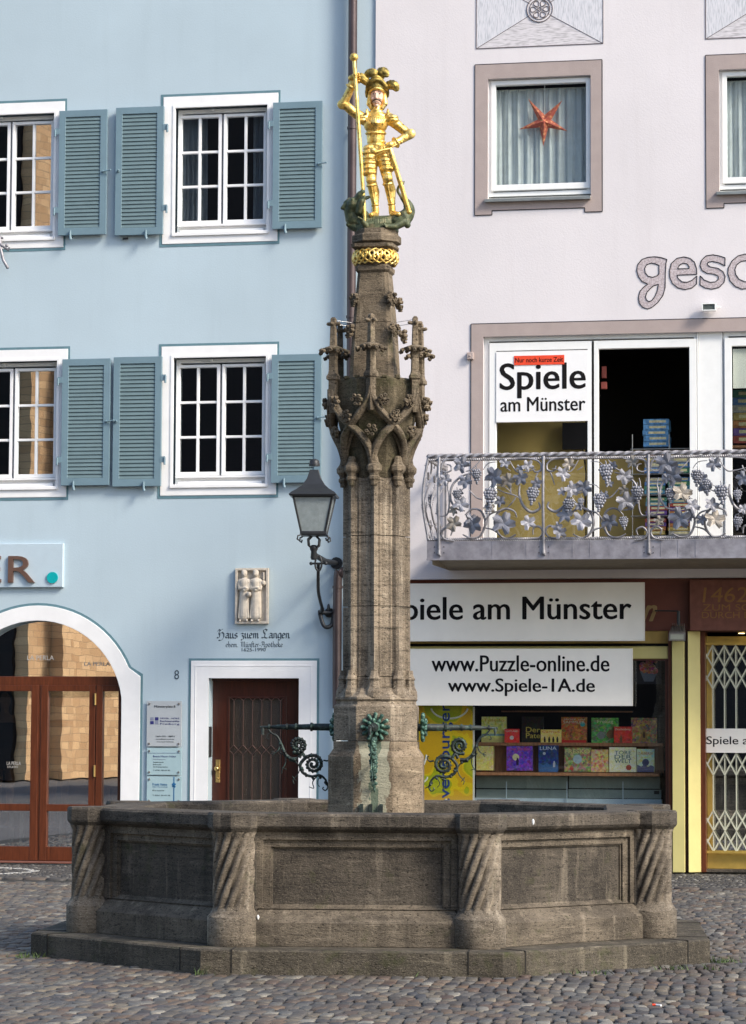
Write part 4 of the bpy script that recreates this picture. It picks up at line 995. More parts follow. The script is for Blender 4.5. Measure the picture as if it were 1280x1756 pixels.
for i in range(1, 4):
    ox = wins[i][0]-MC1; dz = DZ[i]
    for o in (sur, wf, shL, shR):
        c_ = copy_tree(o, bb); c_.location = (ox, 0, dz)
# curtains in the upper right window
def curtain(name, x0, x1, z0, z1, y, folds, mat, parent, amp=0.03, n=60, seed=0):
    r_ = random.Random(seed); mb = MB(); cols = []
    ph = [r_.uniform(0, 6.28) for _ in range(4)]
    for i in range(n+1):
        t = i/n; x = x0+(x1-x0)*t
        cols.append([(x+0.006*math.sin(zq*3+i), y+amp*math.sin(t*folds*6.28+ph[0]+0.4*math.sin(zq*2.1+ph[1]))+amp*0.5*math.sin(t*folds*2.3*6.28+ph[2]), z0+(z1-z0)*zq) for zq in np.linspace(0, 1, 7)])
    mb.loft(cols, False, True, closed=False)
    return mb.build(name, mat, parent)
gl, gr, zb, zt, YF = wi
curtain('curtain', gl[0]-0.02, gl[0]+0.27, zb-0.02, zt+0.02, YF+0.10, 5, M['curtain'], wf, 0.02, seed=1)
curtain('curtain', gl[0]+0.235, gl[0]+0.31, zb-0.02, zt+0.02, YF+0.13, 2, M['curtain'], wf, 0.015, 20, seed=2)
curtain('curtain', gr[1]-0.17, gr[1]+0.02, zb-0.02, zt+0.02, YF+0.10, 3, M['curtain'], wf, 0.02, seed=3)

# --- arched shop front
def off(a, k): return [(arc_c[0]+k*math.sin(t), arc_c[1]+k*math.cos(t)) for t in a]
RO1 = un(63, 1038.5)[1]-arc_c[1]; RO2 = un(63, 1034)[1]-arc_c[1]
XS = un(240, 1300)[0]; XS2 = un(244, 1300)[0]; ZSP = un(240, 1160)[1]; w_ = XS-arc_c[0]; w2 = XS2-arc_c[0]
to = math.acos(min(1, (ZSP-arc_c[1])/RO1))
ang_o = [(-to+2*to*i/NA) for i in range(NA+1)]; ang_i = [(-th0+2*th0*i/NA) for i in range(NA+1)]
def band(mb, inner, outer, y0, y1):
    n_ = len(inner); vs = []
    for p, q in zip(inner, outer): vs += [(p[0],y0,p[1]),(q[0],y0,q[1]),(p[0],y1,p[1]),(q[0],y1,q[1])]
    fs = []
    for i in range(n_-1):
        a = 4*i; fs += [(a,a+4,a+5,a+1),(a+2,a+3,a+7,a+6),(a,a+2,a+6,a+4),(a+1,a+5,a+7,a+3)]
    fs += [(0,1,3,2), (4*n_-4,4*n_-2,4*n_-1,4*n_-3)]; mb.add(vs, fs)
mb = MB(); inn = [(arc_c[0]-HW, 0.0)] + off(ang_i, RI) + [(arc_c[0]+HW, 0.0)]; out = [(arc_c[0]-w_, 0.0)] + off(ang_o, RO1) + [(arc_c[0]+w_, 0.0)]
# side posts reach outward to the vertical line
out[1] = (arc_c[0]-w_, ZSP); out[-2] = (arc_c[0]+w_, ZSP)
band(mb, inn, out, -0.018, 0.002); ar = mb.build('arch_surround', M['white'], bb, bevel=0.004)
mb = MB(); k2 = [(arc_c[0]-w_, 0.0), (arc_c[0]-w_, ZSP)] + off(ang_o[1:-1], RO1) + [(arc_c[0]+w_, ZSP), (arc_c[0]+w_, 0.0)]
k3 = [(arc_c[0]-w2, 0.0), (arc_c[0]-w2, ZSP+0.03)] + off(ang_o[1:-1], RO2) + [(arc_c[0]+w2, ZSP+0.03), (arc_c[0]+w2, 0.0)]
band(mb, k2, k3, -0.006, 0.002); mb.build('painted_line', M['line'], ar)
YS = 0.16
sf_z = un(100, 1160, YS)[1]; sf_z2 = un(100, 1175, YS)[1]; zr1, zr2 = un(100, 1379, YS)[1], un(100, 1391, YS)[1]; zbt = un(100, 1452, YS)[1]; zs = un(100, 1476, YS)[1]
xa, xb_ = arc_c[0]-HW, arc_c[0]+HW
mb = MB(); mb.box(xa, xb_, YS-0.03, YS+0.10, sf_z2, sf_z); 
def sx(p): return un(p, 1300, YS)[0]
mirror = lambda x: 2*arc_c[0]-x
leaf = lambda p0, p1, g0, g1: (sx(p0), sx(p1), sx(g0), sx(g1))
mb2 = MB()
for (a, b_, g0, g1) in (leaf(71, 164.5, 83, 154), leaf(166, 208.5, 177, 204)):
    for mir in (0, 1):
        A, B, G0, G1 = (a, b_, g0, g1) if not mir else (mirror(b_), mirror(a), mirror(g1), mirror(g0))
        for z0_, z1_, wz in ((zs, sf_z2, 0),):
            mb.box(A, G0, YS-0.045, YS+0.05, z0_, z1_); mb.box(G1, B, YS-0.045, YS+0.05, z0_, z1_)
            mb.box(G0, G1, YS-0.040, YS+0.05, z0_, zbt); mb.box(G0, G1, YS-0.040, YS+0.05, zr2, zr1); mb.box(G0, G1, YS-0.040, YS+0.05, sf_z2-0.075, z1_)
mb.box(mirror(sx(70)), sx(70), YS-0.02, YS+0.06, zs, sf_z2) if False else None
xm0, xm1 = sx(59), sx(70.5)
mb.box(xm0, xm1, YS-0.035, YS+0.07, zs, sf_z2)
fr_s = mb.build('shop_door', M['mahog'], bb, bevel=0.004)
mb = MB(); mb.box(xa+0.01, xb_-0.01, YS, YS+0.006, zs+0.02, sf_z2-0.01)
mb.poly([(p[0], min(p[1], AT-0.005)) for p in [(xa+0.005, sf_z)] + off([t*0.995 for t in ang_i], RI-0.006) + [(xb_-0.005, sf_z)]], YS, YS+0.006)
mb.build('glass', M['shopglass'], fr_s)
for yy in (1177+12, 1312):
    for xx in (164.8,):
        mb = MB(); mb.tube([(sx(xx), YS-0.055, un(160, yy, YS)[1]), (sx(xx), YS-0.055, un(160, yy+20, YS)[1])], 0.014, 8); mb.build('brass_hinge', M['brass'], fr_s)
mb = MB(); mb.box(xa-0.05, xb_+0.05, -0.05, YS+0.12, 0.0, zs-0.005); mb.build('threshold', M['maroonst'], bb, bevel=0.006)
M['vinyl'] = plain('grey_vinyl', (0.45, 0.42, 0.38), 0.5, bmp=0)
for s_, (x0, y0, x1, y1) in (('LA PERLA', (47, 1124, 93, 1132)), ('LA PERLA', (145, 1135, 189, 1142)), ('LA PERLA', (12, 1306, 36, 1312)), ('STUDIO', (13, 1313.5, 31, 1317))):
    r_ = rect(x0, y0, x1, y1, YS); text('shop_lettering', s_, *r_, YS-0.003, M['vinyl'], fr_s, 0.0, 0.001)
# shop interior: warm back wall, display
M['cream'] = plain('cream_fabric', (0.62, 0.50, 0.36), 0.8); M['tan'] = plain('mannequin_skin', (0.50, 0.27, 0.15), 0.45, bmp=0); M['lace'] = plain('black_lace', (0.02,0.018,0.02), 0.8)
mb = MB(); mb.box(xa, xb_, 1.42, 1.5, 0.1, 3.4); mb.build('shop_back_wall', plain('shop_wall', (0.09, 0.075, 0.055), 0.8), bb)
def mannequin(cxp, cyp, Y, cloth, label, s=1.0):
    r0 = empty('mannequin', (un(cxp, cyp, Y)[0], Y, 0)); tag(r0, label, 'mannequin')
    zt_ = un(cxp, cyp, Y)[1]; x = r0.location.x
    body = MB(); B = lambda a, ra, b2, rb: body.caps((x+a[0], Y+a[1], zt_+a[2]), ra, (x+b2[0], Y+b2[1], zt_+b2[2]), rb, 12)
    body.ball((x, Y, zt_-0.12), (0.075,0.09,0.11)); B((0,0,-0.2), 0.05, (0,0,-0.32), 0.055)
    B((-0.13,0,-0.36), 0.06, (0.13,0,-0.36), 0.06); B((0,0,-0.40), 0.13, (0,0,-0.62), 0.10); B((0,0,-0.62), 0.10, (0,0,-0.82), 0.14)
    for s_ in (-1, 1):
        B((s_*0.19,0,-0.37), 0.05, (s_*0.24,0.02,-0.65), 0.038); B((s_*0.24,0.02,-0.65), 0.038, (s_*0.20,-0.1,-0.88), 0.028); B((s_*0.08,0,-0.85), 0.085, (s_*0.08,0,-1.25), 0.055); B((s_*0.08,0,-1.25), 0.055, (s_*0.08,0.02,-1.62), 0.035)
        B((s_*0.08,0.0,-1.64), 0.035, (s_*0.08,-0.12,-1.68), 0.025)
    remesh(body.build('body', M['tan'], r0), 0.012, 2)
    mb = MB(); mb.loft([[(x+rx*math.cos(a), Y+ry*math.sin(a), zt_+zz) for a in np.linspace(0, 6.283, 20, endpoint=False)] for rx, ry, zz in ((0.15,0.145,-0.40),(0.155,0.15,-0.5),(0.118,0.12,-0.62),(0.16,0.155,-0.8),(0.175,0.17,-0.98))], False, True)
    mb.build('dress', cloth, r0)
    mb = MB(); mb.lathe(x, Y, [(0.18, zt_-1.72), (0.18, zt_-1.70), (0.02, zt_-1.695)], 20); mb.build('stand', M['steel'], r0)
mannequin(9, 1185, 0.62, M['lace'], 'tan mannequin in black lace behind the left pane of the arched shop')
mannequin(103, 1185, 0.75, M['cream'], 'mannequin in a cream top behind the middle pane of the arched shop')
mannequin(192, 1215, 0.75, M['cream'], 'mannequin in cream behind the narrow right pane of the arched shop')
dt = empty('display_table', (un(60, 1400, 0.45)[0], 0.5, 0.0)); tag(dt, 'low white display table behind the shop glass', 'table')
mb = MB(); q = rect(8, 1388, 128, 1393, 0.5); mb.box(q[0], q[1], 0.40, 0.62, q[2], q[3]); mb.build('table_top', M['pvc'], dt)
for xx in (22, 40, 108, 120):
    mb = MB(); q = rect(xx-3, 1393, xx+3, 1462, 0.5); mb.box(q[0], q[1], 0.42, 0.46, 0.05, q[3]-0.002); mb.build('leg', M['pvc'], dt)
# --- house door
YD = 0.20
so_ = rect(327, 1133, 543, 1488); X0, X1, _, Z1 = door
mb = MB(); mb.frame(so_[0], so_[1], -0.01, so_[3], X0-so_[0], -0.015, 0.003, wb=0.001, wt=so_[3]-Z1); ds = mb.build('door_surround', M['white'], bb, bevel=0.003)
lo = rect(323, 1129, 547, 1488); mb = MB(); mb.frame(lo[0], lo[1], -0.01, lo[3], 0.029, -0.006, 0.003, wb=0.0005); mb.build('painted_line', M['line'], ds)
q = rect(334, 1141, 534, 1488); mb = MB(); mb.frame(q[0], q[1], -0.01, q[3], 0.010, -0.019, -0.01, wb=0.0005); mb.build('moulding', M['white'], ds)
a = rect(361, 1164, 512, 1480, YD); g_ = rect(393, 1197, 489, 1440, YD)
mb = MB(); mb.frame(a[0]-0.03, X1+0.01, 0.12, Z1+0.0, 0.04, YD-0.04, YD+0.09, wb=0.03, wt=0.03); mb.frame(a[0]+0.01, X1-0.03, 0.15, Z1-0.03, g_[0]-a[0]-0.01, YD, YD+0.05, wb=0.45, wt=Z1-0.03-g_[3])
mb.frame(g_[0]-0.02, g_[1]+0.02, 0.58, g_[3]+0.02, 0.025, YD-0.012, YD+0.01, wb=0.025)
dd = mb.build('house_door', M['darkwood'], bb, bevel=0.004)
M['dglass'] = plain('pebbled_dark_glass', (0.035, 0.022, 0.012), 0.25, bmp=0.9); mb = MB(); mb.box(g_[0], g_[1], YD+0.02, YD+0.03, 0.6, g_[3]); mb.build('glass', M['dglass'], dd)
mb = MB(); nx = 6; wx = (g_[1]-g_[0])/nx; zt_ = g_[3]-0.03; zm = un(440, 1286, YD)[1]; zb_ = un(440, 1372, YD)[1]
L = []
for i in range(nx):
    cx0 = g_[0]+wx*(i+0.5)
    for (za, zc) in ((zt_, zm+0.06), (zm-0.06, zb_)): L.append([(cx0, za), (cx0, zc)])
    L.append([(cx0, zm+0.06), (cx0+wx/2, zm), (cx0, zm-0.06), (cx0-wx/2, zm), (cx0, zm+0.06)])
    for za, sgn in ((zt_, 1), (zb_, -1)):
        L.append([(cx0, za), (cx0+wx*0.18, za+sgn*0.012), (cx0+wx*0.30, za+sgn*0.03), (cx0+wx*0.5, za+sgn*0.035)]); L.append([(cx0, za), (cx0-wx*0.18, za+sgn*0.012), (cx0-wx*0.30, za+sgn*0.03), (cx0-wx*0.5, za+sgn*0.035)])
for P in L: mb.tube([(x, YD-0.008, zz) for x, zz in P], 0.0055, 5)
M['copper'] = plain('dark_copper', (0.15, 0.085, 0.07), 0.4, 0.6); mb.build('lattice', M['copper'], dd)
kx, kz = un(374, 1318, YD); mb = MB(); mb.bev(kx-0.028, kx+0.028, YD-0.008, YD, kz-0.17, kz+0.11, 0.004); mb.ball((kx, YD-0.055, kz), 0.034, 14, 10); mb.tube([(kx, YD, kz), (kx, YD-0.04, kz)], 0.013); mb.ball((kx+0.003, YD-0.012, kz-0.12), 0.012); mb.build('door_knob', M['brass'], dd)
q = rect(356, 1246, 361.5, 1298, 0.06); mb = MB(); mb.bev(q[0], q[1], 0.02, 0.12, q[2], q[3]); mb.build('intercom', M['iron'], dd)
mb = MB(); mb.box(X0-0.1, X1+0.1, -0.25, 0.35, 0.0, 0.12); mb.build('doorstep', M['basin'], bb, bevel=0.008)
# painted lettering
M['inkblue'] = plain('painted_ink', (0.05, 0.075, 0.10), 0.8, bmp=0)
ins = []
text('house_number', '8', *rect(299.5, 1149, 307.5, 1165), -0.0015, M['inkblue'], bb, 0.0, 0.002)
# broad-nib lettering: polylines swept by a slanted nib
NIB = R(42)
def nib_text(name, strokes, x0, x1, z0, z1, y, mat, parent, w=0.12, hx=None):
    pts = [p for s_ in strokes for p in s_]; a0, a1 = min(p[0] for p in pts), max(p[0] for p in pts)
    sxk = (x1-x0)/(a1-a0); szk = (z1-z0)
    mb = MB(); k = 0
    for s_ in strokes:
        P = s_
        for p, q in zip(P[:-1], P[1:]):
            k += 1; yy = y-0.00006*(k % 17)
            p2 = (x0+(p[0]-a0)*sxk, z0+p[1]*szk); q2 = (x0+(q[0]-a0)*sxk, z0+q[1]*szk)
            dx, dz = w*szk*math.cos(NIB)*0.5, w*szk*math.sin(NIB)*0.5; tx = 0.012*szk
            quad = [(p2[0]-dx,p2[1]-dz),(p2[0]+dx,p2[1]+dz),(q2[0]+dx,q2[1]+dz),(q2[0]-dx,q2[1]-dz)]
            d = (q2[0]-p2[0], q2[1]-p2[1]); cr = abs(dx*2*d[1]-dz*2*d[0])
            if cr < 1e-9: continue
            mb.add([(u_, yy, v_) for u_, v_ in quad], [(0,1,2,3)])
            mb.add([(p2[0]-dx,yy-0.00003,p2[1]-dz-tx),(p2[0]+dx,yy-0.00003,p2[1]+dz-tx),(p2[0]+dx,yy-0.00003,p2[1]+dz+tx),(p2[0]-dx,yy-0.00003,p2[1]-dz+tx)], [(0,1,2,3)])
    return mb.build(name, mat, parent)
G = {  # x-height 0.55, width in last entry
 'a': ([[(0.05,.45),(.15,.55),(.33,.5),(.33,.08),(.42,.0)],[(.33,.33),(.12,.28),(.05,.15),(.14,.03),(.30,.10)]], .45),
 'u': ([[(0,.5),(.08,.55),(.08,.1),(.17,.0),(.32,.1)],[(.30,.55),(.32,.1),(.42,.0)]], .46),
 's': ([[(.30,.5),(.18,.55),(.07,.45),(.10,.32),(.28,.24),(.30,.1),(.18,0),(.03,.06)]], .38),
 'z': ([[(.03,.5),(.14,.55),(.26,.48),(.12,.3)],[(.12,.3),(.27,.22),(.26,-.08),(.12,-.2),(.03,-.14)]], .36),
 'e': ([[(.07,.28),(.30,.36),(.27,.5),(.15,.55),(.06,.42),(.06,.12),(.17,0),(.32,.08)]], .38),
 'm': ([[(0,.48),(.08,.55),(.08,0)],[(.08,.45),(.20,.55),(.28,.46),(.28,0)],[(.28,.45),(.40,.55),(.48,.46),(.48,.06),(.56,.0)]], .62),
 'n': ([[(0,.48),(.08,.55),(.08,0)],[(.08,.45),(.22,.55),(.30,.46),(.30,.06),(.40,.0)]], .44),
 'g': ([[(.30,.5),(.15,.55),(.05,.42),(.05,.12),(.15,.02),(.30,.1)],[(.25,.55),(.32,.5),(.32,-.1),(.20,-.22),(.05,-.15)]], .40),
 'h': ([[(.0,.95),(.08,1.0),(.08,0)],[(.08,.45),(.22,.55),(.30,.44),(.30,.0),(.18,-.2)]], .42),
 't': ([[(.10,.8),(.10,.1),(.18,0),(.28,.06)],[(0,.55),(.25,.55)]], .30),
 'r': ([[(0,.48),(.08,.55),(.08,0)],[(.08,.42),(.2,.55),(.30,.5)]], .33),
 'f': ([[(.26,.95),(.16,1.0),(.08,.88),(.08,0),(.04,-.1)],[(0,.55),(.22,.55)]], .22),
 'p': ([[(0,.48),(.08,.55),(.08,-.25)],[(.08,.45),(.22,.55),(.32,.42),(.32,.12),(.2,0),(.08,.06)]], .42),
 'o': ([[(.18,.55),(.05,.42),(.05,.12),(.18,0),(.32,.12),(.32,.42),(.18,.55),(.08,.62)]], .42),
 'k': ([[(.0,.95),(.08,1.0),(.08,0)],[(.08,.4),(.2,.55),(.28,.45),(.1,.3),(.30,.05),(.38,0)]], .42),
 'i': ([[(.0,.48),(.08,.55),(.08,.06),(.16,0)]], .22), '.': ([[(.05,.05),(.10,0)]], .24), '-': ([[(.03,.27),(.25,.30)]], .32), ' ': ([], .28),
 'H': ([[(.0,.78),(.12,.98),(.30,.85),(.42,.98),(.5,1.0)],[(.22,.85),(.12,.55),(.22,.35),(.16,.1),(0,.02),(-.04,.12)],[(.22,.55),(.45,.66),(.60,.5),(.60,.12),(.45,-.15),(.25,-.25),(.1,-.2)]], .74),
 'L': ([[(.50,.9),(.34,1.02),(.16,.9),(.18,.65),(.32,.45),(.26,.15),(.10,.02),(-.02,.1)],[(.26,.62),(.48,.8),(.52,.95)],[(.08,.06),(.30,.1),(.46,.0),(.6,.05)]], .68),
 'M': ([[(.0,.8),(.10,.95),(.20,.85),(.20,.1),(.08,0)],[(.20,.8),(.36,.98),(.42,.8),(.42,0)],[(.42,.8),(.58,.98),(.66,.8),(.66,.08),(.76,0)]], .84),
 'A': ([[(.0,.7),(.12,.98),(.26,.9),(.22,.4),(.06,.1),(-.02,.1)],[(.26,.95),(.46,.9),(.46,.08),(.56,0)],[(.1,.42),(.46,.42)]], .66)}
def words(s_, dot=()):
    x = 0; out = []
    for ch in s_:
        st_, w_ = G[{'ü': 'u', 'ſ': 'f'}.get(ch, ch)]
        for q in st_: out.append([(x+p[0], p[1]) for p in q])
        if ch == 'ü': out += [[(x+.08,.78),(x+.12,.74)], [(x+.28,.78),(x+.32,.74)]]
        x += w_*0.98
    return out
r_ = rect(373, 1079, 497, 1094.5); nib_text('painted_inscription', words('Haus zuem Langen'), *r_, -0.002, M['inkblue'], bb, 0.17)
r_ = rect(388, 1100, 485, 1109.5); nib_text('painted_inscription', words('ehem. Münſter-Apotheke'), *r_, -0.002, M['inkblue'], bb, 0.14)
text('painted_inscription', '1625-1990', *rect(415, 1111, 456, 1117), -0.0015, M['inkblue'], bb, 0.0, 0.002)

# ---- things fixed to or standing before the blue wall
# shop sign
q = rect(-150, 933, 110.5, 1008); sg = empty('shop_sign', ((q[0]+q[1])/2, -0.03, q[2])); tag(sg, 'pale shop board with raised brown letters and a turquoise dot', 'shop sign')
M['signblue'] = plain('pale_sign_board', (0.49, 0.60, 0.67), 0.4, var=0.03)
mb = MB(); mb.bev(q[0], q[1], -0.055, 0.0, q[2], q[3], 0.006); mb.build('board', M['signblue'], sg)
M['brownl'] = plain('brown_letter', (0.17, 0.10, 0.075), 0.35, 0.3)
for ch, x0, x1 in (('E', -38, 5.5), ('E', -92, -48), ('R', 18, 63.5)):
    o_ = text('letter', ch, *rect(x0, 954, x1, 999.5), -0.056, M['brownl'], sg, 0.0, 0.035)
cx_, cz_ = un(93, 991); mb = MB(); mb.tube([(cx_, -0.056, cz_), (cx_, -0.075, cz_)], 0.071, 28); M['teal'] = plain('turquoise_dot', (0.0, 0.38, 0.40), 0.4, bmp=0, var=0.03); mb.build('dot', M['teal'], sg)
# metal bracket upper left
mb = MB(); p = lambda a, b_, y=-0.1: (un(a, b_, y)[0], y, un(a, b_, y)[1])
mb.tube([p(-14,405,0.0), p(-6,408), p(6,408)], 0.016); mb.tube([p(0,405,-0.1), p(1,425,-0.12), p(6,446,-0.14), p(14,460,-0.15)], 0.02); mb.tube([p(0,418,-0.12), p(8,424,-0.13), p(15,429,-0.13), p(16,424,-0.13)], 0.016); mb.ball(p(12,421), 0.022)
tag(mb.build('flag_bracket', M['pewter']), 'bent grey metal flag bracket below the upper left window', 'bracket')
# name plates
def plate(px0, py0, px1, py1, col, label, lines, extra=None):
    x0, x1, z0, z1 = rect(px0, py0, px1, py1, -0.03); t_ = empty('name_plate', ((x0+x1)/2, -0.03, z0)); tag(t_, label, 'name plate', 'name plates beside the door')
    mb = MB(); mb.bev(x0, x1, -0.034, -0.026, z0, z1, 0.002); mb.build('plate', col, t_)
    for sx_ in (0, 1):
        for sz_ in (0, 1):
            xx = x0+0.035 if not sx_ else x1-0.035; zz = z0+0.035 if not sz_ else z1-0.035
            mb = MB(); mb.tube([(xx, -0.0, zz), (xx, -0.044, zz)], 0.013, 10); mb.build('screw', M['steel'], t_)
    for s_, a0, b0, a1, b1, mt, of in lines: text('lettering', s_, *rect(a0, b0, a1, b1, -0.036), -0.0352, mt, t_, of, 0.001)
    return t_
M['plategrey'] = plain('grey_acrylic', (0.42, 0.46, 0.49), 0.12, bmp=0, var=0.04); M['plateblue'] = plain('blue_acrylic', (0.36, 0.50, 0.54), 0.12, bmp=0, var=0.04); M['navy'] = plain('navy_print', (0.03, 0.03, 0.16), 0.5, bmp=0); M['logo'] = plain('grey_print', (0.22, 0.24, 0.32), 0.5, bmp=0); M['blueprint'] = plain('blue_print', (0.02, 0.13, 0.30), 0.5, bmp=0)
t_ = plate(252, 1202, 312, 1280, M['plategrey'], 'tallest grey acrylic plate headed Münsterplatz 8, top of three beside the door',
      [('Münsterplatz 8', 265, 1209.5, 301, 1214.5, M['black'], 0.012), ('MEYER · HÖKE', 275, 1230, 308, 1233, M['navy'], 0.01), ('Rechtsanwälte', 275, 1235, 308, 1238, M['navy'], 0.01), ('Freiburg', 275, 1240, 308, 1243.5, M['navy'], 0.01),
       ('Telefon 0761 / 38839-0', 267, 1261.5, 300, 1263.8, M['black'], 0), ('kanzlei@meyer-hoeke.net', 268, 1266.5, 299, 1268.8, M['black'], 0), ('www.meyer-hoeke.net', 269, 1271, 298, 1273.3, M['black'], 0)])
for (a, b_, mt) in ((258, 1230, M['logo']), (266, 1230, M['navy']), (258, 1236.5, M['navy']), (266, 1236.5, M['logo'])):
    q = rect(a, b_, a+6, b_+5.5, -0.036); mb = MB(); mb.box(q[0], q[1], -0.0362, -0.0343, q[2], q[3]); mb.build('emblem', mt, t_)
t_ = plate(252, 1283, 312, 1329, M['plateblue'], 'blue acrylic plate with a dotted line, middle of three beside the door',
      [('Beate Meyer-Höke', 263, 1295.5, 302, 1299.5, M['navy'], 0), ('Mediatorin', 263, 1301, 284, 1303, M['logo'], 0), ('Familienrecht', 263, 1306, 281, 1308, M['black'], 0), ('Erbrecht', 263, 1310, 277, 1312, M['black'], 0), ('Arbeitsrecht', 263, 1314, 288, 1316, M['black'], 0), ('T 0761 38 83 90', 263, 1320, 292, 1322, M['black'], 0)])
mb = MB()
for i in range(26):
    xx, zz = un(255+i*2.15, 1291.5, -0.036); mb.tube([(xx, -0.034, zz), (xx, -0.0362, zz)], 0.0045, 6)
mb.build('dotted_line', M['navy'], t_)
t_ = plate(252, 1331.5, 312, 1378, M['plateblue'], 'blue acrylic plate with a vertical blue line, lowest of three beside the door',
      [('Frank Heine', 262, 1343, 287, 1347, M['blueprint'], 0.01), ('Dipl. Psychologe', 262, 1348.5, 288, 1350.5, M['blueprint'], 0), ('Praxis', 262, 1354.5, 282, 1356.5, M['black'], 0), ('T 0761 20 45 28', 262, 1363, 292, 1365, M['black'], 0)])
q = rect(297.7, 1332, 299.3, 1377.5, -0.036); mb = MB(); mb.box(q[0], q[1], -0.0362, -0.0343, q[2], q[3]); 
for (a, b_) in ((-2,0),(2,0),(0,-2),(0,2.5),(-1.5,3),(1.5,4)):
    xx, zz = un(298.5+a, 1345+b_, -0.036); mb.tube([(xx,-0.034,zz),(xx,-0.0368,zz)], 0.012, 8)
mb.build('emblem', M['blueprint'], t_)
# relief
x0, x1, z0, z1 = rect(405, 974.5, 462, 1070); rl = empty('stone_relief', ((x0+x1)/2, 0.0, z0)); tag(rl, 'small carved stone relief of two robed figures above the house inscription', 'relief')
mb = MB(); mb.box(x0, x1, -0.015, 0.0, z0, z1); mb.frame(x0, x1, z0, z1, 0.03, -0.055, 0.0); mb.build('slab', M['relief'], rl, bevel=0.004)
W_ = x1-x0; H_ = z1-z0
def rp(u_, v_, d_=0.03): return (x0+W_*u_, -d_, z1-H_*v_)     # u,v from the upper left
for name, cx_, tilt in (('robed_figure', 0.27, 0), ('robed_figure', 0.62, -0.02)):
    mb = MB(); hd = 0.10
    mb.ball(rp(cx_, hd, 0.045), (0.037, 0.036, 0.050), 14, 10); mb.ball(rp(cx_, hd-0.03, 0.04), (0.041, 0.034, 0.034)); mb.ball(rp(cx_+tilt, hd+0.015, 0.080), (0.006,0.010,0.012), 6, 5)
    mb.caps(rp(cx_, 0.15), 0.022, rp(cx_, 0.22), 0.035)
    mb.caps(rp(cx_-0.10, 0.25), 0.045, rp(cx_+0.10, 0.25), 0.045); mb.caps(rp(cx_, 0.26), 0.065, rp(cx_, 0.42), 0.055)
    mb.caps(rp(cx_, 0.42, 0.02), 0.062, rp(cx_, 0.86, 0.02), 0.075)
    for i in range(-3, 4): mb.caps(rp(cx_+i*0.028, 0.42, 0.055), 0.010, rp(cx_+i*0.048, 0.89, 0.068), 0.014, 8)
    mb.caps(rp(cx_-0.14, 0.27, 0.035), 0.032, rp(cx_-0.12, 0.37, 0.06), 0.026); mb.caps(rp(cx_-0.12, 0.37, 0.06), 0.026, rp(cx_+0.08, 0.36, 0.09), 0.018)
    mb.caps(rp(cx_+0.14, 0.27, 0.035), 0.030, rp(cx_+0.13, 0.37, 0.055), 0.026); mb.caps(rp(cx_+0.13, 0.37, 0.055), 0.024, rp(cx_+0.02, 0.40, 0.09), 0.016)
    for s_ in (-1, 1): mb.caps(rp(cx_+s_*0.08, 0.93, 0.04), 0.018, rp(cx_+s_*0.11, 0.945, 0.075), 0.014, 8)
    mb.tube([rp(cx_+0.11*math.cos(t), 0.215+0.02*math.sin(t), 0.06+0.01*math.sin(t)) for t in np.linspace(0, 6.28, 14)], 0.010, 6)
    remesh(mb.build(name, M['relief'], rl), 0.006, 1)
mb = MB(); mb.lathe(0, 0, [(0.001,0),(0.02,0.005),(0.032,0.03),(0.028,0.055),(0.02,0.06)], 12); mb.v = [(a+rp(0.44,0.45)[0], b_-0.09, c_+rp(0,0.52)[2]) for a, b_, c_ in mb.v]; mb.ball(rp(0.85,0.27,0.04), 0.034, 12, 8); mb.caps(rp(0.85,0.20,0.04), 0.014, rp(0.85,0.09,0.04), 0.011); mb.build('jug_and_flask', M['relief'], rl)
# wall lantern
wl = empty('wall_lantern', (un(560, 1000, 0)[0], -0.01, un(560, 1072, 0)[1])); tag(wl, 'dark iron lantern with frosted panes on a curled wall arm', 'lantern')
YL = -1.05
def lp(px, py, Y=YL): q = un(px, py, Y); return Vector((q[0], Y, q[1]))
cL = lp(539, 885); sL = 1/145.5
def lring(hw, py, rot=-0.0):
    zz = lp(539, py).z; a0 = R(8); out = []
    for i in range(4):
        a = a0 + R(45+90*i); out.append((cL.x+hw*1.414*math.cos(a), YL+hw*1.414*math.sin(a), zz))
    return out
mb = MB(); P = [(0.272, 853), (0.282, 850), (0.255, 846), (0.19, 840), (0.13, 832), (0.085, 822), (0.062, 812), (0.052, 806)]
mb.loft([lring(a, b_) for a, b_ in P], True, False); mb.lathe(cL.x, YL, [(0.066, lp(0,807).z), (0.068, lp(0,803).z), (0.060, lp(0,802).z), (0.060, lp(0,799).z), (0.045, lp(0,796).z), (0.01, lp(0,794.5).z)], 14)
mb.build('lantern_roof', M['iron'], wl, bevel=0.004)
tp, bt = lring(0.232, 853), lring(0.142, 914)
mb = MB()
for i in range(4): mb.tube([tp[i], bt[i]], 0.013, 6); mb.tube([bt[i], bt[(i+1) % 4]], 0.016, 6); mb.tube([tp[i], tp[(i+1) % 4]], 0.016, 6)
mb.loft([lring(0.150, 914), lring(0.158, 916), lring(0.15, 919), lring(0.06, 920)], True)
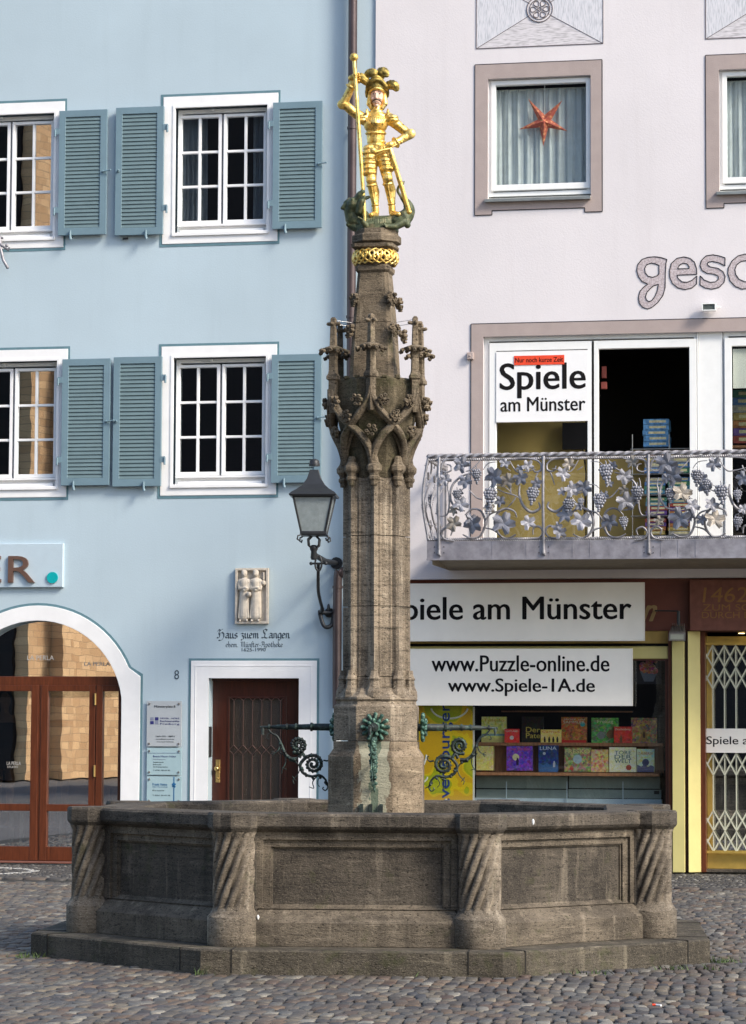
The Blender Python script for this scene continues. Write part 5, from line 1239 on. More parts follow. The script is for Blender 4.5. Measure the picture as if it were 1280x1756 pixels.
for i in range(4): # little scrolls under the body
    a = R(8+45+90*i); o_ = Vector((math.cos(a), math.sin(a), 0))
    b0 = Vector(bt[i]); mb.tube([b0+o_*0.0+Vector((0,0,-0.03)), b0+o_*0.05+Vector((0,0,-0.045)), b0+o_*0.06+Vector((0,0,-0.085)), b0+o_*0.025+Vector((0,0,-0.10)), b0+o_*0.015+Vector((0,0,-0.07))], 0.010, 6)
    mb.tube([b0*0.6+Vector(bt[(i+2) % 4])*0.4+Vector((0,0,-0.04)), Vector((cL.x, YL, lp(0,930).z))+o_*0.095, Vector((cL.x, YL, lp(0,940).z))+o_*0.085, Vector((cL.x, YL, lp(0,944).z))+o_*0.04], 0.013, 6)
mb.build('lantern_frame', M['iron'], wl)
M['frost'] = plain('frosted_glass', (0.24, 0.28, 0.29), 0.25, bmp=0.6, var=0.15, scale=14)
mb = MB()
for i in range(4): k_ = (i+1) % 4; mb.add([tuple(Vector(v_)*0.985+Vector((cL.x, YL, v_[2]))*0.015) for v_ in (bt[i], bt[k_], tp[k_], tp[i])], [(0,1,2,3)])
mb.build('lantern_glass', M['frost'], wl)
mb = MB(); za = lp(0,941).z
mb.lathe(cL.x, YL, [(0.03, lp(0,964).z), (0.042, lp(0,960).z), (0.035, lp(0,950).z), (0.05, lp(0,946).z), (0.05, lp(0,941).z), (0.02, lp(0,939).z)], 12)
A0 = Vector((cL.x, YL, lp(0,955).z)); W0 = Vector((un(578,966,0)[0], 0, un(578,966,0)[1])); mid = A0.lerp(W0, 0.5)+Vector((0,0,-0.03))
mb.tube([A0, A0.lerp(mid, 0.5)+Vector((0,0,0.0)), mid, W0.lerp(mid, 0.3), W0], [0.032, 0.034, 0.036, 0.034, 0.03], 8)
mb.tube([W0+Vector((0,-0.04,0)), W0], 0.075, 12)
W1_ = Vector((un(566,1051,0)[0], 0, un(566,1051,0)[1])); mb.tube([W1_+Vector((0,-0.05,0)), W1_], 0.06, 12)
low = A0+Vector((0.03, 0.12, -0.10))
brace = catmull([low, low.lerp(W1_, 0.35)+Vector((-0.05,0,-0.12)), low.lerp(W1_, 0.75)+Vector((-0.06,0,-0.10)), W1_+Vector((-0.10,-0.10,0.0)), W1_+Vector((-0.06,-0.12,-0.14)), W1_+Vector((-0.01,-0.12,-0.18)), W1_+Vector((0.05,-0.10,-0.14)), W1_+Vector((0.06,-0.06,-0.02))], 6)
mb.tube(brace, [0.020]*12+[0.026]*(len(brace)-12), 8); mb.tube([W1_+Vector((-0.12,-0.12,0.0)), W1_+Vector((0.06,-0.05,0.0))], 0.028, 8); mb.ball(W1_+Vector((0,-0.08,0.05)), (0.02,0.02,0.06))
mb.tube([low+Vector((0.04*math.cos(t), 0.0, 0.0+0.09*math.sin(t))) for t in np.linspace(0, 6.28, 14)], 0.012, 6)
mb.tube([low+Vector((-0.09,0,0)), low+Vector((0.09,0,0))], 0.014, 6); mb.ball(low+Vector((-0.09,0,0)), 0.022, 8, 6); mb.ball(low+Vector((0.09,0,0)), 0.022, 8, 6)
mb.build('wall_arm', M['iron'], wl)
# downpipe
dp = empty('downpipe', (un(580, 1214, -0.12)[0], -0.12, un(580, 1214, -0.12)[1])); tag(dp, 'brown metal downpipe running down the joint of the two houses', 'downpipe')
Q = lambda a, b_, y=-0.11: (un(a, b_, y)[0], y, un(a, b_, y)[1])
xt = Q(604, 300)[0]; xl = Q(579, 1100)[0]
mb = MB(); mb.tube([(xt, -0.11, 12.5), (xt, -0.11, Q(0, 640)[2])], 0.056, 14); mb.build('upper_pipe', M['pipe'], dp)
mb = MB(); mb.tube(catmull([(xt, -0.11, Q(0,640)[2]), (xt, -0.11, Q(0,900)[2]), (xt+0.0, -0.11, Q(0,965)[2]), (xt-0.03, -0.11, Q(0,978)[2]), (xl+0.05, -0.11, Q(0,988)[2]), (xl, -0.11, Q(0,1004)[2]), (xl, -0.11, Q(0,1213)[2])], 8), 0.056, 14); mb.build('lower_pipe', M['pipe'], dp)
for (x_, yy) in ((xt, 244), (xl, 1012), (xt, 560)):
    mb = MB(); mb.tube([(x_, -0.11, Q(0,yy)[2]), (x_, -0.11, Q(0,yy)[2]+0.03)], 0.066, 14); mb.tube([(x_, -0.11, Q(0,yy)[2]+0.015), (x_, 0.0, Q(0,yy)[2]+0.015)], 0.012, 6); mb.build('pipe_clip', M['pipe'], dp)
mb = MB(); mb.tube([(xl, -0.11, 0.02), (xl, -0.11, Q(0,1215)[2])], 0.05, 12); mb.build('standpipe', M['pvc'], dp)
# wall hook without shutter
mb = MB(); q = un(217, 410); mb.tube([(q[0]-0.035, -0.03, q[1]), (q[0]+0.035, -0.05, q[1])], 0.012, 6); mb.tube([(q[0], 0, q[1]), (q[0], -0.05, q[1])], 0.008, 6); mb.build('shutter_hook', M['iron'], bb)
# ================================================================== LILAC BUILDING
YP = -0.03; XR = 9.4
pb = empty('lilac_building', (4.5, 0, 0)); tag(pb, 'lilac plastered house with painted ornaments, iron grapevine balcony and yellow shop front', 'building')
o1 = rect(837, 132, 1013.5, 339, YP); OX2 = un(1211, 230, YP)[0]-un(815, 235, YP)[0]; OZ2 = 0.0
XBW = (un(829, 650, YP)[0], un(829, 650, YP)[0]+5.3); ZBW = (un(1000, 928, YP)[1]-0.02, un(900, 576, YP)[1])
XS0 = un(690, 1200, YP)[0]; ZSH = un(1000, 992, YP)[1]
holes = [o1, (o1[0]+OX2, o1[1]+OX2, o1[2]+OZ2, o1[3]+OZ2), (XBW[0], XBW[1], ZBW[0], ZBW[1]), (XS0, XR-0.5, -0.05, ZSH)]
mb = MB(); wall_holes(mb, XB, XR, -0.05, 12.9, holes, YP, 0.25); shell(mb, XB, XR, 12.9, YP, 9.0); mb.build('wall', M['pink'], pb)
mb = MB(); mb.add([(XB,-0.5,12.9),(XR+.4,-0.5,12.9),(XR+.4,4.5,17),(XB,4.5,17),(XB,9.4,12.9),(XR+.4,9.4,12.9)], [(0,1,2,3),(3,2,5,4),(0,3,4),(1,5,2),(0,4,5,1)]); mb.build('roof', M['roof'], pb)
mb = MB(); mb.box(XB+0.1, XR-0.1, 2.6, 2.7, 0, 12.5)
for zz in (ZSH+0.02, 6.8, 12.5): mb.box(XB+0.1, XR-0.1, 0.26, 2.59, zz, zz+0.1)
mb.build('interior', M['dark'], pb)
# --- upper windows
def up_window(parent):
    t0 = rect(815, 107, 1033, 366, YP)
    mb = MB(); x0, x1, z0, z1 = t0; a0, a1, b0, b1 = o1; nz = (z1-z0)*0.022; nx_ = (x1-x0)*0.135
    y0, y1 = YP-0.010, YP+0.003
    # trim with the little ears at its foot
    for pts in ([(x0,z0),(x0+nx_,z0),(x0+nx_,z0+nz*1.3),(a0,z0+nz*1.3),(a0,z1),(x0,z1)], [(a1,z0+nz*1.3),(x1-nx_,z0+nz*1.3),(x1-nx_,z0),(x1,z0),(x1,z1),(a1,z1)], [(a0,b1),(a1,b1),(a1,z1),(a0,z1)], [(a0,z0+nz*1.3),(a1,z0+nz*1.3),(a1,b0),(a0,b0)]):
        mb.poly(pts, y0, y1)
    tr = mb.build('window_trim', M['trim'], parent)
    mb = MB(); w_ = 0.010; P = [(x0,z1),(x1,z1),(x1,z0),(x1-nx_,z0),(x1-nx_,z0+nz*1.3),(x0+nx_,z0+nz*1.3),(x0+nx_,z0),(x0,z0),(x0,z1)]
    for p, q in zip(P[:-1], P[1:]): mb.tube([(p[0], YP-0.006, p[1]), (q[0], YP-0.006, q[1])], 0.0075, 4)
    mb.build('painted_line', M['ink'], tr)
    Y = 0.06; f = rect(840, 136, 1011, 331, Y); g = rect(851, 145, 1006, 316, Y)
    mb = MB(); mb.frame(a0, a1, b0+0.04, b1, 0.055, Y-0.02, Y+0.06, wb=0.055, wt=0.045); mb.frame(g[0]-0.055, g[1]+0.055, g[2]-0.075, g[3]+0.055, 0.055, Y-0.045, Y+0.04, wb=0.075, wt=0.055)
    wn = mb.build('window', M['pvc'], parent, bevel=0.006)
    mb = MB(); mb.box(g[0]-0.01, g[1]+0.01, Y+0.0, Y+0.005, g[2]-0.01, g[3]+0.01); mb.build('pane', M['clear'], wn)
    mb = MB(); mb.add([(a0-0.03,YP-0.075,b0-0.045),(a1+0.0,YP-0.075,b0-0.045),(a1+0.0,YP-0.075,b0-0.012),(a0-0.03,YP-0.075,b0-0.012),(a0-0.03,Y,b0+0.03),(a1+0.0,Y,b0+0.03),(a0-0.03,YP+0.0,b0-0.04),(a1,YP+0.0,b0-0.04)], [(0,1,2,3),(3,2,5,4),(0,6,7,1),(0,3,4,6),(1,7,5,2)])
    M['alu'] = plain('aluminium_sill', (0.40, 0.42, 0.40), 0.35, 0.7); mb.build('sill', M['alu'], wn)
    curtain('net_curtain', g[0]-0.02, g[1]+0.02, g[2]-0.05, g[3]-0.03, Y+0.12, 9, M['net'], wn, 0.018, 110, seed=5)
    mb = MB(); mb.tube([(g[0]-0.02, Y+0.13, g[3]-0.03), (g[1]+0.02, Y+0.13, g[3]-0.03)], 0.012, 8); mb.build('curtain_rod', M['pvc'], wn)
    return tr, wn
tr1, wn1 = up_window(pb)
for o in (tr1, wn1): c_ = copy_tree(o, pb); c_.location = (OX2, 0, OZ2)
# paper star
M['star'] = None
m, n, l, b = newmat('patterned_red_paper'); co = mapped(n, l); v = n.new('ShaderNodeTexVoronoi'); v.inputs['Scale'].default_value = 26; l.new(co, v.inputs['Vector'])
l.new(ramp(n, l, v.outputs['Distance'], [(0.12, (0.95,0.55,0.28)), (0.30, (0.85,0.26,0.13)), (0.6, (0.55,0.12,0.09))]), b.inputs['Base Color']); b.inputs['Roughness'].default_value = 0.7; M['star'] = m
ys = 0.105; pc = un(934, 209, ys); tips = [un(a, b_, ys) for a, b_ in ((905.8,168.8),(964.8,171.9),(974,225),(932,251),(890,222))]
sr = empty('paper_star', (pc[0], ys, pc[1])); tag(sr, 'red patterned paper star lantern hanging in the upper lilac window', 'star lantern')
mb = MB(); rin = 0.088; ring_ = []
for i in range(5):
    a, b_ = tips[i], tips[(i+1) % 5]; mx, mz = (a[0]+b_[0])/2-pc[0], (a[1]+b_[1])/2-pc[1]; d = math.hypot(mx, mz); ring_ += [(a[0], ys, a[1]), (pc[0]+mx/d*rin, ys, pc[1]+mz/d*rin)]
vs_ = ring_+[(pc[0], ys-0.050, pc[1]), (pc[0], ys+0.045, pc[1])]; mb.add(vs_, [(i, (i+1) % 10, 10) for i in range(10)]+[((i+1) % 10, i, 11) for i in range(10)]); mb.build('paper_shell', M['star'], sr)
mb = MB(); q = un(934.5, 146, ys); mb.tube([(pc[0], ys, pc[1]+0.07), (q[0], ys, q[1])], 0.004, 5); mb.build('cord', M['pvc'], sr)
# --- scratched ornament panels over the windows
m, n, l, b = newmat('scratched_plaster'); wv = n.new('ShaderNodeTexNoise'); wv.inputs['Scale'].default_value = 5; l.new(mapped(n, l, (2, 1, 22), True), wv.inputs['Vector']); 
l.new(ramp(n, l, wv.outputs['Fac'], [(0.36, (0.42,0.40,0.42)), (0.5, (0.62,0.60,0.62)), (0.62, (0.70,0.67,0.70))]), b.inputs['Base Color']); b.inputs['Roughness'].default_value = 0.9; M['scrH'] = m
m, n, l, b = newmat('scratched_plaster_upright'); wv = n.new('ShaderNodeTexNoise'); wv.inputs['Scale'].default_value = 5; l.new(mapped(n, l, (22, 1, 2), True), wv.inputs['Vector'])
l.new(ramp(n, l, wv.outputs['Fac'], [(0.36, (0.48,0.49,0.53)), (0.5, (0.64,0.65,0.69)), (0.62, (0.70,0.69,0.73))]), b.inputs['Base Color']); b.inputs['Roughness'].default_value = 0.9; M['scrV'] = m
M['thin'] = plain('grey_outline', (0.16, 0.14, 0.15), 0.8, bmp=0)
r_ = rect(817.5, -50, 1034.5, 79, YP); cx_, cz_ = un(926, 16, YP)
def ln(mb, P, r=0.0055):
    for p, q in zip(P[:-1], P[1:]): mb.tube([(p[0], YP-0.004, p[1]), (q[0], YP-0.004, q[1])], r, 4)
mb = MB(); mb.poly([(r_[0], r_[2]), (r_[1], r_[2]), (cx_, cz_)], YP-0.003, YP+0.002); mb.poly([(r_[0], r_[3]), (cx_, cz_), (r_[1], r_[3])], YP-0.003, YP+0.002); op = mb.build('painted_ornament', M['scrH'], pb)
mb = MB(); mb.poly([(r_[0], r_[2]), (cx_, cz_), (r_[0], r_[3])], YP-0.003, YP+0.002); mb.poly([(r_[1], r_[2]), (r_[1], r_[3]), (cx_, cz_)], YP-0.003, YP+0.002); mb.build('hatched_field', M['scrV'], op)
mb = MB(); ln(mb, [(r_[0], r_[2]), (r_[1], r_[2]), (r_[1], r_[3]), (r_[0], r_[3]), (r_[0], r_[2])]); ln(mb, [(r_[0], r_[2]), (cx_, cz_), (r_[1], r_[2])], 0.004); ln(mb, [(r_[0], r_[3]), (cx_, cz_), (r_[1], r_[3])], 0.004); mb.build('outline', M['thin'], op)
mb = MB(); mb.tube([(cx_, YP-0.006, cz_), (cx_, YP+0.0, cz_)], 0.158, 32); mb.build('medallion', M['trim'] if False else M['pink'], op)
mb = MB()
for r0 in (0.158, 0.125, 0.022): ln(mb, [(cx_+r0*math.cos(t), cz_+r0*math.sin(t)) for t in np.linspace(0, 6.2832, 30)], 0.0055)
for i in range(6):
    a = math.pi/3*i; P = []
    for t in np.linspace(0, 6.2832, 14):
        u_ = 0.075+0.037*math.cos(t); v_ = 0.030*math.sin(t)*(1+0.5*math.cos(t)); P.append((cx_+u_*math.cos(a)-v_*math.sin(a), cz_+u_*math.sin(a)+v_*math.cos(a)))
    ln(mb, P, 0.005)
o_ = mb.build('wheel_drawing', M['thin'], op); o_.location.y -= 0.006
c_ = copy_tree(op, pb); c_.location = (un(1210, 30, YP)[0]-un(817, 30, YP)[0], 0, 0.0)
# --- big painted word (its start; the rest lies outside the picture)
def gp(P): return [un(1060+a/5.818, 400+b_/5.818, YP) for a, b_ in P]
LET = {'g': [[(490,262),(480,300),(474,420),(472,540),(450,620),(400,690),(340,740),(300,755),(250,740),(215,700),(205,640),(220,580),(260,535),(300,508),(240,480),(205,430),(188,370),(200,310),(240,262),(300,240),(370,234),(430,242)], [(330,298),(370,303),(410,320),(410,405),(390,425),(345,440),(300,428),(272,390),(268,350),(285,315)], [(405,508),(395,570),(370,630),(340,670),(310,683),(285,665),(276,630),(290,590),(325,550),(360,522)]],
 'e': [[(788,410),(590,418),(600,450),(640,485),(690,490),(740,470),(788,425),(786,505),(740,545),(670,562),(600,545),(545,500),(518,440),(515,370),(535,300),(590,250),(660,236),(720,250),(765,290),(785,350)], [(595,355),(612,320),(650,298),(690,305),(712,335),(710,352)]],
 's': [[(1070,245),(1068,325),(1010,295),(940,280),(900,290),(892,312),(920,335),(1000,350),(1050,385),(1070,430),(1060,490),(1010,540),(940,558),(870,545),(820,515),(822,425),(860,465),(920,490),(975,485),(1005,455),(1000,425),(960,408),(890,400),(840,370),(820,320),(835,270),(880,225),(950,215),(1010,225)]],
 'c': [[(1400,250),(1330,215),(1270,208),(1200,225),(1140,275),(1102,345),(1097,400),(1120,475),(1170,530),(1240,557),(1330,545),(1400,505),(1400,430),(1340,475),(1270,485),(1210,460),(1175,410),(1168,360),(1185,315),(1230,280),(1280,272),(1340,290),(1400,325)]]}
m, n, l, b = newmat('stippled_paint'); f = noise(n, l, mapped(n, l, (1,1,1), True), 55, 4, 0.7); l.new(ramp(n, l, f, [(0.4, (0.36,0.30,0.31)), (0.6, (0.60,0.54,0.56))]), b.inputs['Base Color']); b.inputs['Roughness'].default_value = 0.9; M['stip'] = m
for ch, cs in LET.items():
    ct = [gp(P) for P in cs]; o_ = shape2d('painted_letter', ct, YP-0.002, 0.002, M['stip'], pb)
    mb = MB()
    for P in ct: ln(mb, P+[P[0]], 0.006)
    mb.build('letter_outline', M['ink'], o_)
# --- balcony glazing
t0 = (un(808.5, 600, YP)[0], XBW[1]+0.15, ZBW[0], un(1000, 551.5, YP)[1])
mb = MB(); y0, y1 = YP-0.012, YP+0.003; mb.box(t0[0], XBW[0], y0, y1, t0[2]-0.02, t0[3]); mb.box(XBW[1], t0[1], y0, y1, t0[2], t0[3]); mb.box(XBW[0], XBW[1], y0, y1, ZBW[1], t0[3])
tb = mb.build('window_trim', M['trim'], pb)
mb = MB(); 
for P in ([(t0[0], t0[2]), (t0[0], t0[3])], [(t0[0], t0[3]), (t0[1], t0[3])]): ln(mb, P, 0.0075)
o_ = mb.build('painted_line', M['ink'], tb); o_.location.y -= 0.004
YG = 0.05
gA = rect(852, 601, 1010, 926, YG); gB = rect(1027.5, 598, 1185, 925, YG); gC = rect(1256, 595, 1412, 924, YG)
zt_, zb_ = (gA[3]+gB[3])/2, gA[2]+0.03
mb = MB(); X0 = XBW[0]; top = ZBW[1]
mb.frame(X0, un(1199, 700, YG)[0], ZBW[0], top, 0.06, YG-0.01, YG+0.10, wb=0.06, wt=0.05)
for g_ in (gA, gB, gC): mb.frame(g_[0]-0.085, g_[1]+0.075, zb_-0.10, zt_+0.10, 0.085, YG-0.05, YG+0.03, wb=0.10, wt=0.10)
mb.box(un(1199, 700, YG)[0]+0.002, un(1240, 700, YG)[0], YG-0.03, YG+0.09, ZBW[0], top)
mb.box(un(1198, 700, YG)[0]-0.012, un(1198, 700, YG)[0]+0.006, YG-0.045, YG, ZBW[0], top)
mb.frame(un(1241, 700, YG)[0], XBW[1], ZBW[0], top, 0.06, YG-0.01, YG+0.10, wb=0.06, wt=0.05)
mb.box(gC[1]+0.02, XBW[1], YG-0.02, YG+0.04, ZBW[0], top-0.05)
bw = mb.build('balcony_door', M['pvc'], pb, bevel=0.005)
for g_ in (gA, gC): mb = MB(); mb.box(g_[0]-0.01, g_[1]+0.01, YG-0.006, YG-0.002, zb_-0.01, zt_+0.01); mb.build('pane', M['clear'], bw)
M['oliv'] = plain('ochre_room_wall', (0.52, 0.38, 0.13), 0.8, var=0.06, scale=2)
q = rect(840, 700, 1003, 935, 0.75); mb = MB(); mb.box(q[0]-0.1, q[1], 0.75, 0.80, q[2]-0.2, q[3]+0.1)
q2 = rect(1005, 775, 1110, 935, 1.0); mb.box(q2[0], q2[1], 1.0, 1.05, q2[2]-0.3, q2[3]); mb.build('room_wall', M['oliv'], pb)
mb = MB(); q = rect(965, 725, 1012, 770, 0.6); mb.box(q[0], q[1], 0.58, 0.70, q[2], q[3]); mb.tube([(q[0]+0.25, 0.58, q[2]), (q[0]+0.29, 0.6, q[2]-0.3), (q[0]+0.26, 0.6, q[2]-0.9)], 0.008, 5); sc_ = mb.build('monitor', M['black'], base=True); tag(sc_, 'black monitor on the ochre wall behind the balcony poster', 'monitor')
# fan-shaped wall of shelves with stacked game boxes behind the balcony glass
PAL = [(0.10,0.22,0.45),(0.35,0.07,0.05),(0.50,0.36,0.10),(0.08,0.25,0.16),(0.16,0.08,0.28),(0.40,0.38,0.34),(0.12,0.30,0.40),(0.45,0.18,0.06)]
MP = [plain('printed_card', c_, 0.4, var=0.35, scale=22, bmp=0) for c_ in PAL]
M['cardblue'] = plain('blue_printed_card', (0.12, 0.30, 0.52), 0.4, var=0.5, scale=30, bmp=0); M['cardend'] = plain('cream_print', (0.70, 0.62, 0.35), 0.4, var=0.3, scale=30, bmp=0)
def stack(px0, px1, pyt, pyb, n_, Y, mt, label, group, dep=0.28):
    x0, x1, z0, z1 = rect(px0, pyt, px1, pyb, Y); h = (z1-z0)/n_; out = []
    for i in range(n_):
        ox = random.uniform(-0.008, 0.008); r0 = empty('game_box', ((x0+x1)/2+ox, Y, z0+i*h), random.uniform(-0.03, 0.03))
        tag(r0, label(i, n_), 'game box', group)
        mb = MB(); mb.bev(x0+ox, x1+ox, Y, Y+dep, z0+i*h+0.001, z0+(i+1)*h-0.003, 0.002); mb.build('carton', mt(i), r0)
        mb = MB(); mb.box(x0+ox+0.01+(x1-x0)*0.2, x1+ox-(x1-x0)*0.12, Y-0.0012, Y+0.001, z0+i*h+h*0.3, z0+i*h+h*0.72); mb.build('spine_label', M['cardend'], r0)
    return out
stack(1103, 1147, 718, 766, 5, 0.55, lambda i: M['cardblue'], lambda i, n_: ['lowest', 'second lowest', 'middle', 'second highest', 'topmost'][i]+' blue box of the five stacked behind the balcony glass', 'blue boxes stacked behind the balcony glass')
mb = MB()
for xx in (1085, 1148, 1186):
    for zz in (): pass
    q = rect(xx-0.5, 745, xx+0.5, 925, 0.5); mb.tube([((q[0]+q[1])/2, 0.5, q[2]), ((q[0]+q[1])/2, 0.5, q[3])], 0.006, 5)
for yy in (769, 812, 848, 884, 918):
    q = rect(1082, yy, 1190, yy+1.4, 0.5); mb.box(q[0], q[1], 0.48, 0.86, q[2], q[3])
sh0 = mb.build('wire_shelf', M['steel']); tag(sh0, 'tall wire shelf of game boxes behind the balcony glass', 'shelf')
rowname = ['top', 'second', 'third', 'lowest']
for r_i, (ya, yb2) in enumerate(((772, 811), (814, 847), (851, 883), (887, 917))):
    for c_i, (xa_, xb2) in enumerate(((1105, 1144), (1146, 1186))):
        cc = r_i*2+c_i
        stack(xa_+random.uniform(0, 3), xb2-random.uniform(0, 3), ya+random.uniform(0, 6), yb2, 4, 0.52, lambda i, cc=cc: MP[(cc*3+i*5) % 8],
              lambda i, n_, r_i=r_i, c_i=c_i: f"game box {['at the bottom','second from the bottom','second from the top','on top'][i]} of its {['left','right'][c_i]} pile, {rowname[r_i]} tier of the wire shelf", 'game boxes on the wire shelf', 0.25)
for c_i, (xa_, xb2) in enumerate(((1257, 1300),)):
    stack(xa_, xb2, 668, 760, 7, 0.5, lambda i: MP[(i*3+1) % 8], lambda i, n_: f"{['lowest','second','third','fourth','fifth','sixth','topmost'][i]} box up the tall pile at the right frame edge behind glass", 'boxes piled behind the far right pane', 0.25)
mb = MB(); q = rect(1257, 596, 1412, 664, 0.02); mb.box(q[0], q[1], 0.055, 0.058, q[2], q[3]); tag(mb.build('blank_poster', M['signw']), 'white poster back at the top of the far right balcony pane', 'poster')
mb = MB(); q = rect(1248, 764, 1330, 768, 0.5); mb.box(q[0], q[1], 0.45, 0.80, q[2], q[3]); tag(mb.build('shelf_board', M['shelf']), 'wooden shelf under the box pile behind the right balcony pane', 'shelf')
mb = MB(); q = rect(1031, 655, 1041, 667, 0.3); mb.bev(q[0], q[1], 0.28, 0.34, q[2], q[3]); q = rect(1032, 628, 1040, 648, 0.3); mb.bev(q[0], q[1], 0.30, 0.34, q[2], q[3]); tag(mb.build('alarm_box', M['red'] if False else plain('dim_red', (0.35,0.08,0.06), 0.5)), 'small red alarm box just inside the open balcony pane', 'alarm box')
# poster in the left pane
q = rect(852, 602.5, 1009.5, 723, 0.03); ps = empty('window_poster', ((q[0]+q[1])/2, 0.03, q[2])); tag(ps, 'white shop poster in the balcony window with an orange strip across its heading', 'poster')
mb = MB(); mb.box(q[0], q[1], YG-0.060, YG-0.054, q[2], q[3]); mb.box(q[0], q[1], YG-0.062, YG-0.050, q[2]-0.004, q[2]+0.02); mb.build('sheet', plain('poster_paper', (0.86,0.86,0.86), 0.5, var=0.02, bmp=0), ps)
text('heading', 'Spiele', *rect(858, 622, 1004, 682, YG-0.06), YG-0.0605, M['black'], ps, 0.020, 0.0015)
text('heading', 'am Münster', *rect(859, 680.5, 1004, 705, YG-0.06), YG-0.0605, M['black'], ps, 0.020, 0.0015)
s_ = rect(882, 609.5, 968, 625.5, YG-0.065); st_ = MB().box(s_[0], s_[1], YG-0.068, YG-0.063, s_[2], s_[3]).build('orange_strip', M['red'], ps)
text('strip_lettering', 'Nur noch kurze Zeit', *rect(884, 613, 966, 621, YG-0.065), YG-0.0685, M['black'], st_, 0.012, 0.0008)
q = rect(802, 605, 813, 617, YP); mb = MB(); mb.bev(q[0], q[1], YP-0.06, YP, q[2], q[3], 0.006); mb.ball(((q[0]+q[1])/2, YP-0.062, (q[2]+q[3])/2), 0.012, 8, 6); tag(mb.build('junction_box', M['trim']), 'small square junction box on the wall beside the balcony window', 'junction box')
# --- balcony
YB = -1.30
zfs0 = un(900, 958, YB)[1]; zfs1 = un(900, 927, YB)[1]; XL = un(734.5, 940, YB)[0]; XRB = XR-1.0
mb = MB(); mb.box(XL, XRB, YB, YP-0.0, zfs0+0.03, zfs1-0.01); mb.add([(XL+0.04,YB+0.04,zfs0+0.031),(XRB-0.04,YB+0.04,zfs0+0.031),(XRB-0.04,YP,zfs0-0.06),(XL+0.04,YP,zfs0-0.06)], [(0,1,2,3)])
mb.box(XL+0.04, XL+0.05, YB+0.05, YP, zfs0-0.06, zfs0+0.03)
bal = mb.build('balcony', plain('balcony_soffit', (0.30,0.26,0.20), 0.85), pb)
mb = MB(); mb.box(XL-0.012, XRB, YB-0.014, YB+0.002, zfs0, zfs1); mb.box(XL-0.014, XL-0.001, YB+0.003, YP-0.0, zfs0, zfs1); mb.box(XL-0.016, XRB, YB-0.020, YB-0.003, zfs0-0.012, zfs0+0.006)
x = XL+0.14
while x < XRB: mb.box(x, x+0.006, YB-0.018, YB-0.013, zfs0+0.01, zfs1-0.004); x += random.choice((0.20, 0.27, 0.40, 0.62))
mb.build('zinc_fascia', M['zinc'], bal)
mb = MB()
for px in (754, 933, 1113):
    for dx in (-5, 5):
        for py in (938, 948): q = un(px+dx*1.6, py, YB); mb.ball((q[0], YB-0.018, q[1]), 0.007, 6, 4)
mb.build('rivets', M['iron'], bal)
zr0 = un(900, 924, YB)[1]; zr1 = un(900, 780, YB)[1]
def belly(z_): t = min(1, max(0, (z_-zr0)/(zr1-zr0))); return 0.06*math.sin(math.pi*t)**1.2
mb = MB(); N = int((XRB-XL)/0.03)     # twisted hand rail
def twistbar(mb, p0, p1, w_, h_, pitch):
    p0, p1 = Vector(p0), Vector(p1); L = (p1-p0).length; d = (p1-p0)/L; u = d.cross(Vector((0,0,1))).normalized(); v = Vector((0,0,1)); n_ = max(4, int(L/0.012)); rings = []
    for i in range(n_+1):
        s_ = L*i/n_; a = s_/pitch*math.pi; k = [(w_,h_),(-w_,h_),(-w_,-h_),(w_,-h_)]
        rings.append([p0+d*s_+u*(x*math.cos(a)-y*math.sin(a))+v*(x*math.sin(a)+y*math.cos(a)) for x, y in k])
    mb.loft(rings, True, False)
twistbar(mb, (XL, YB, zr1), (XRB, YB, zr1), 0.020, 0.020, 0.22); twistbar(mb, (XL, YP, zr1), (XL, YB, zr1), 0.020, 0.020, 0.22)
mb.build('hand_rail', M['pewter'], bal)
mb = MB()
for zz in (zr1-0.045, zr0+0.0):
    twistbar(mb, (XL, YB, zz), (XRB, YB, zz), 0.014, 0.014, 0.045); twistbar(mb, (XL, YP, zz), (XL, YB, zz), 0.014, 0.014, 0.045)
mb.build('beaded_rail', M['pewter'], bal)
posts = [754, 933, 1113, 1293.5, 1474]
for px in posts:
    xx = un(px, 850, YB)[0]; mb = MB(); mb.tube([(xx, YB-0.028-0.8*belly(zr0+(zr1-zr0)*t), zr0+(zr1-zr0)*t) for t in np.linspace(0.98, 0, 12)]+[(xx, YB-0.028, zfs0+0.09)], 0.017, 8); mb.tube([(xx, YB-0.028, zfs0+0.10), (xx, YB-0.03, zfs0+0.06), (xx+0.02, YB-0.03, zfs0+0.035)], [0.02, 0.024, 0.01], 8); mb.build('baluster', M['pewter'], bal)
def w4(a, b_): return (720+a/4.414, 760+b_/4.414)
def w5(a, b_): return (1000+a/4.571, 760+b_/4.571)
def bp(px, py, dy=0.0): q = un(px, py, YB-0.05); return (q[0], YB-0.02+dy-belly(q[1])*0.8, q[1])
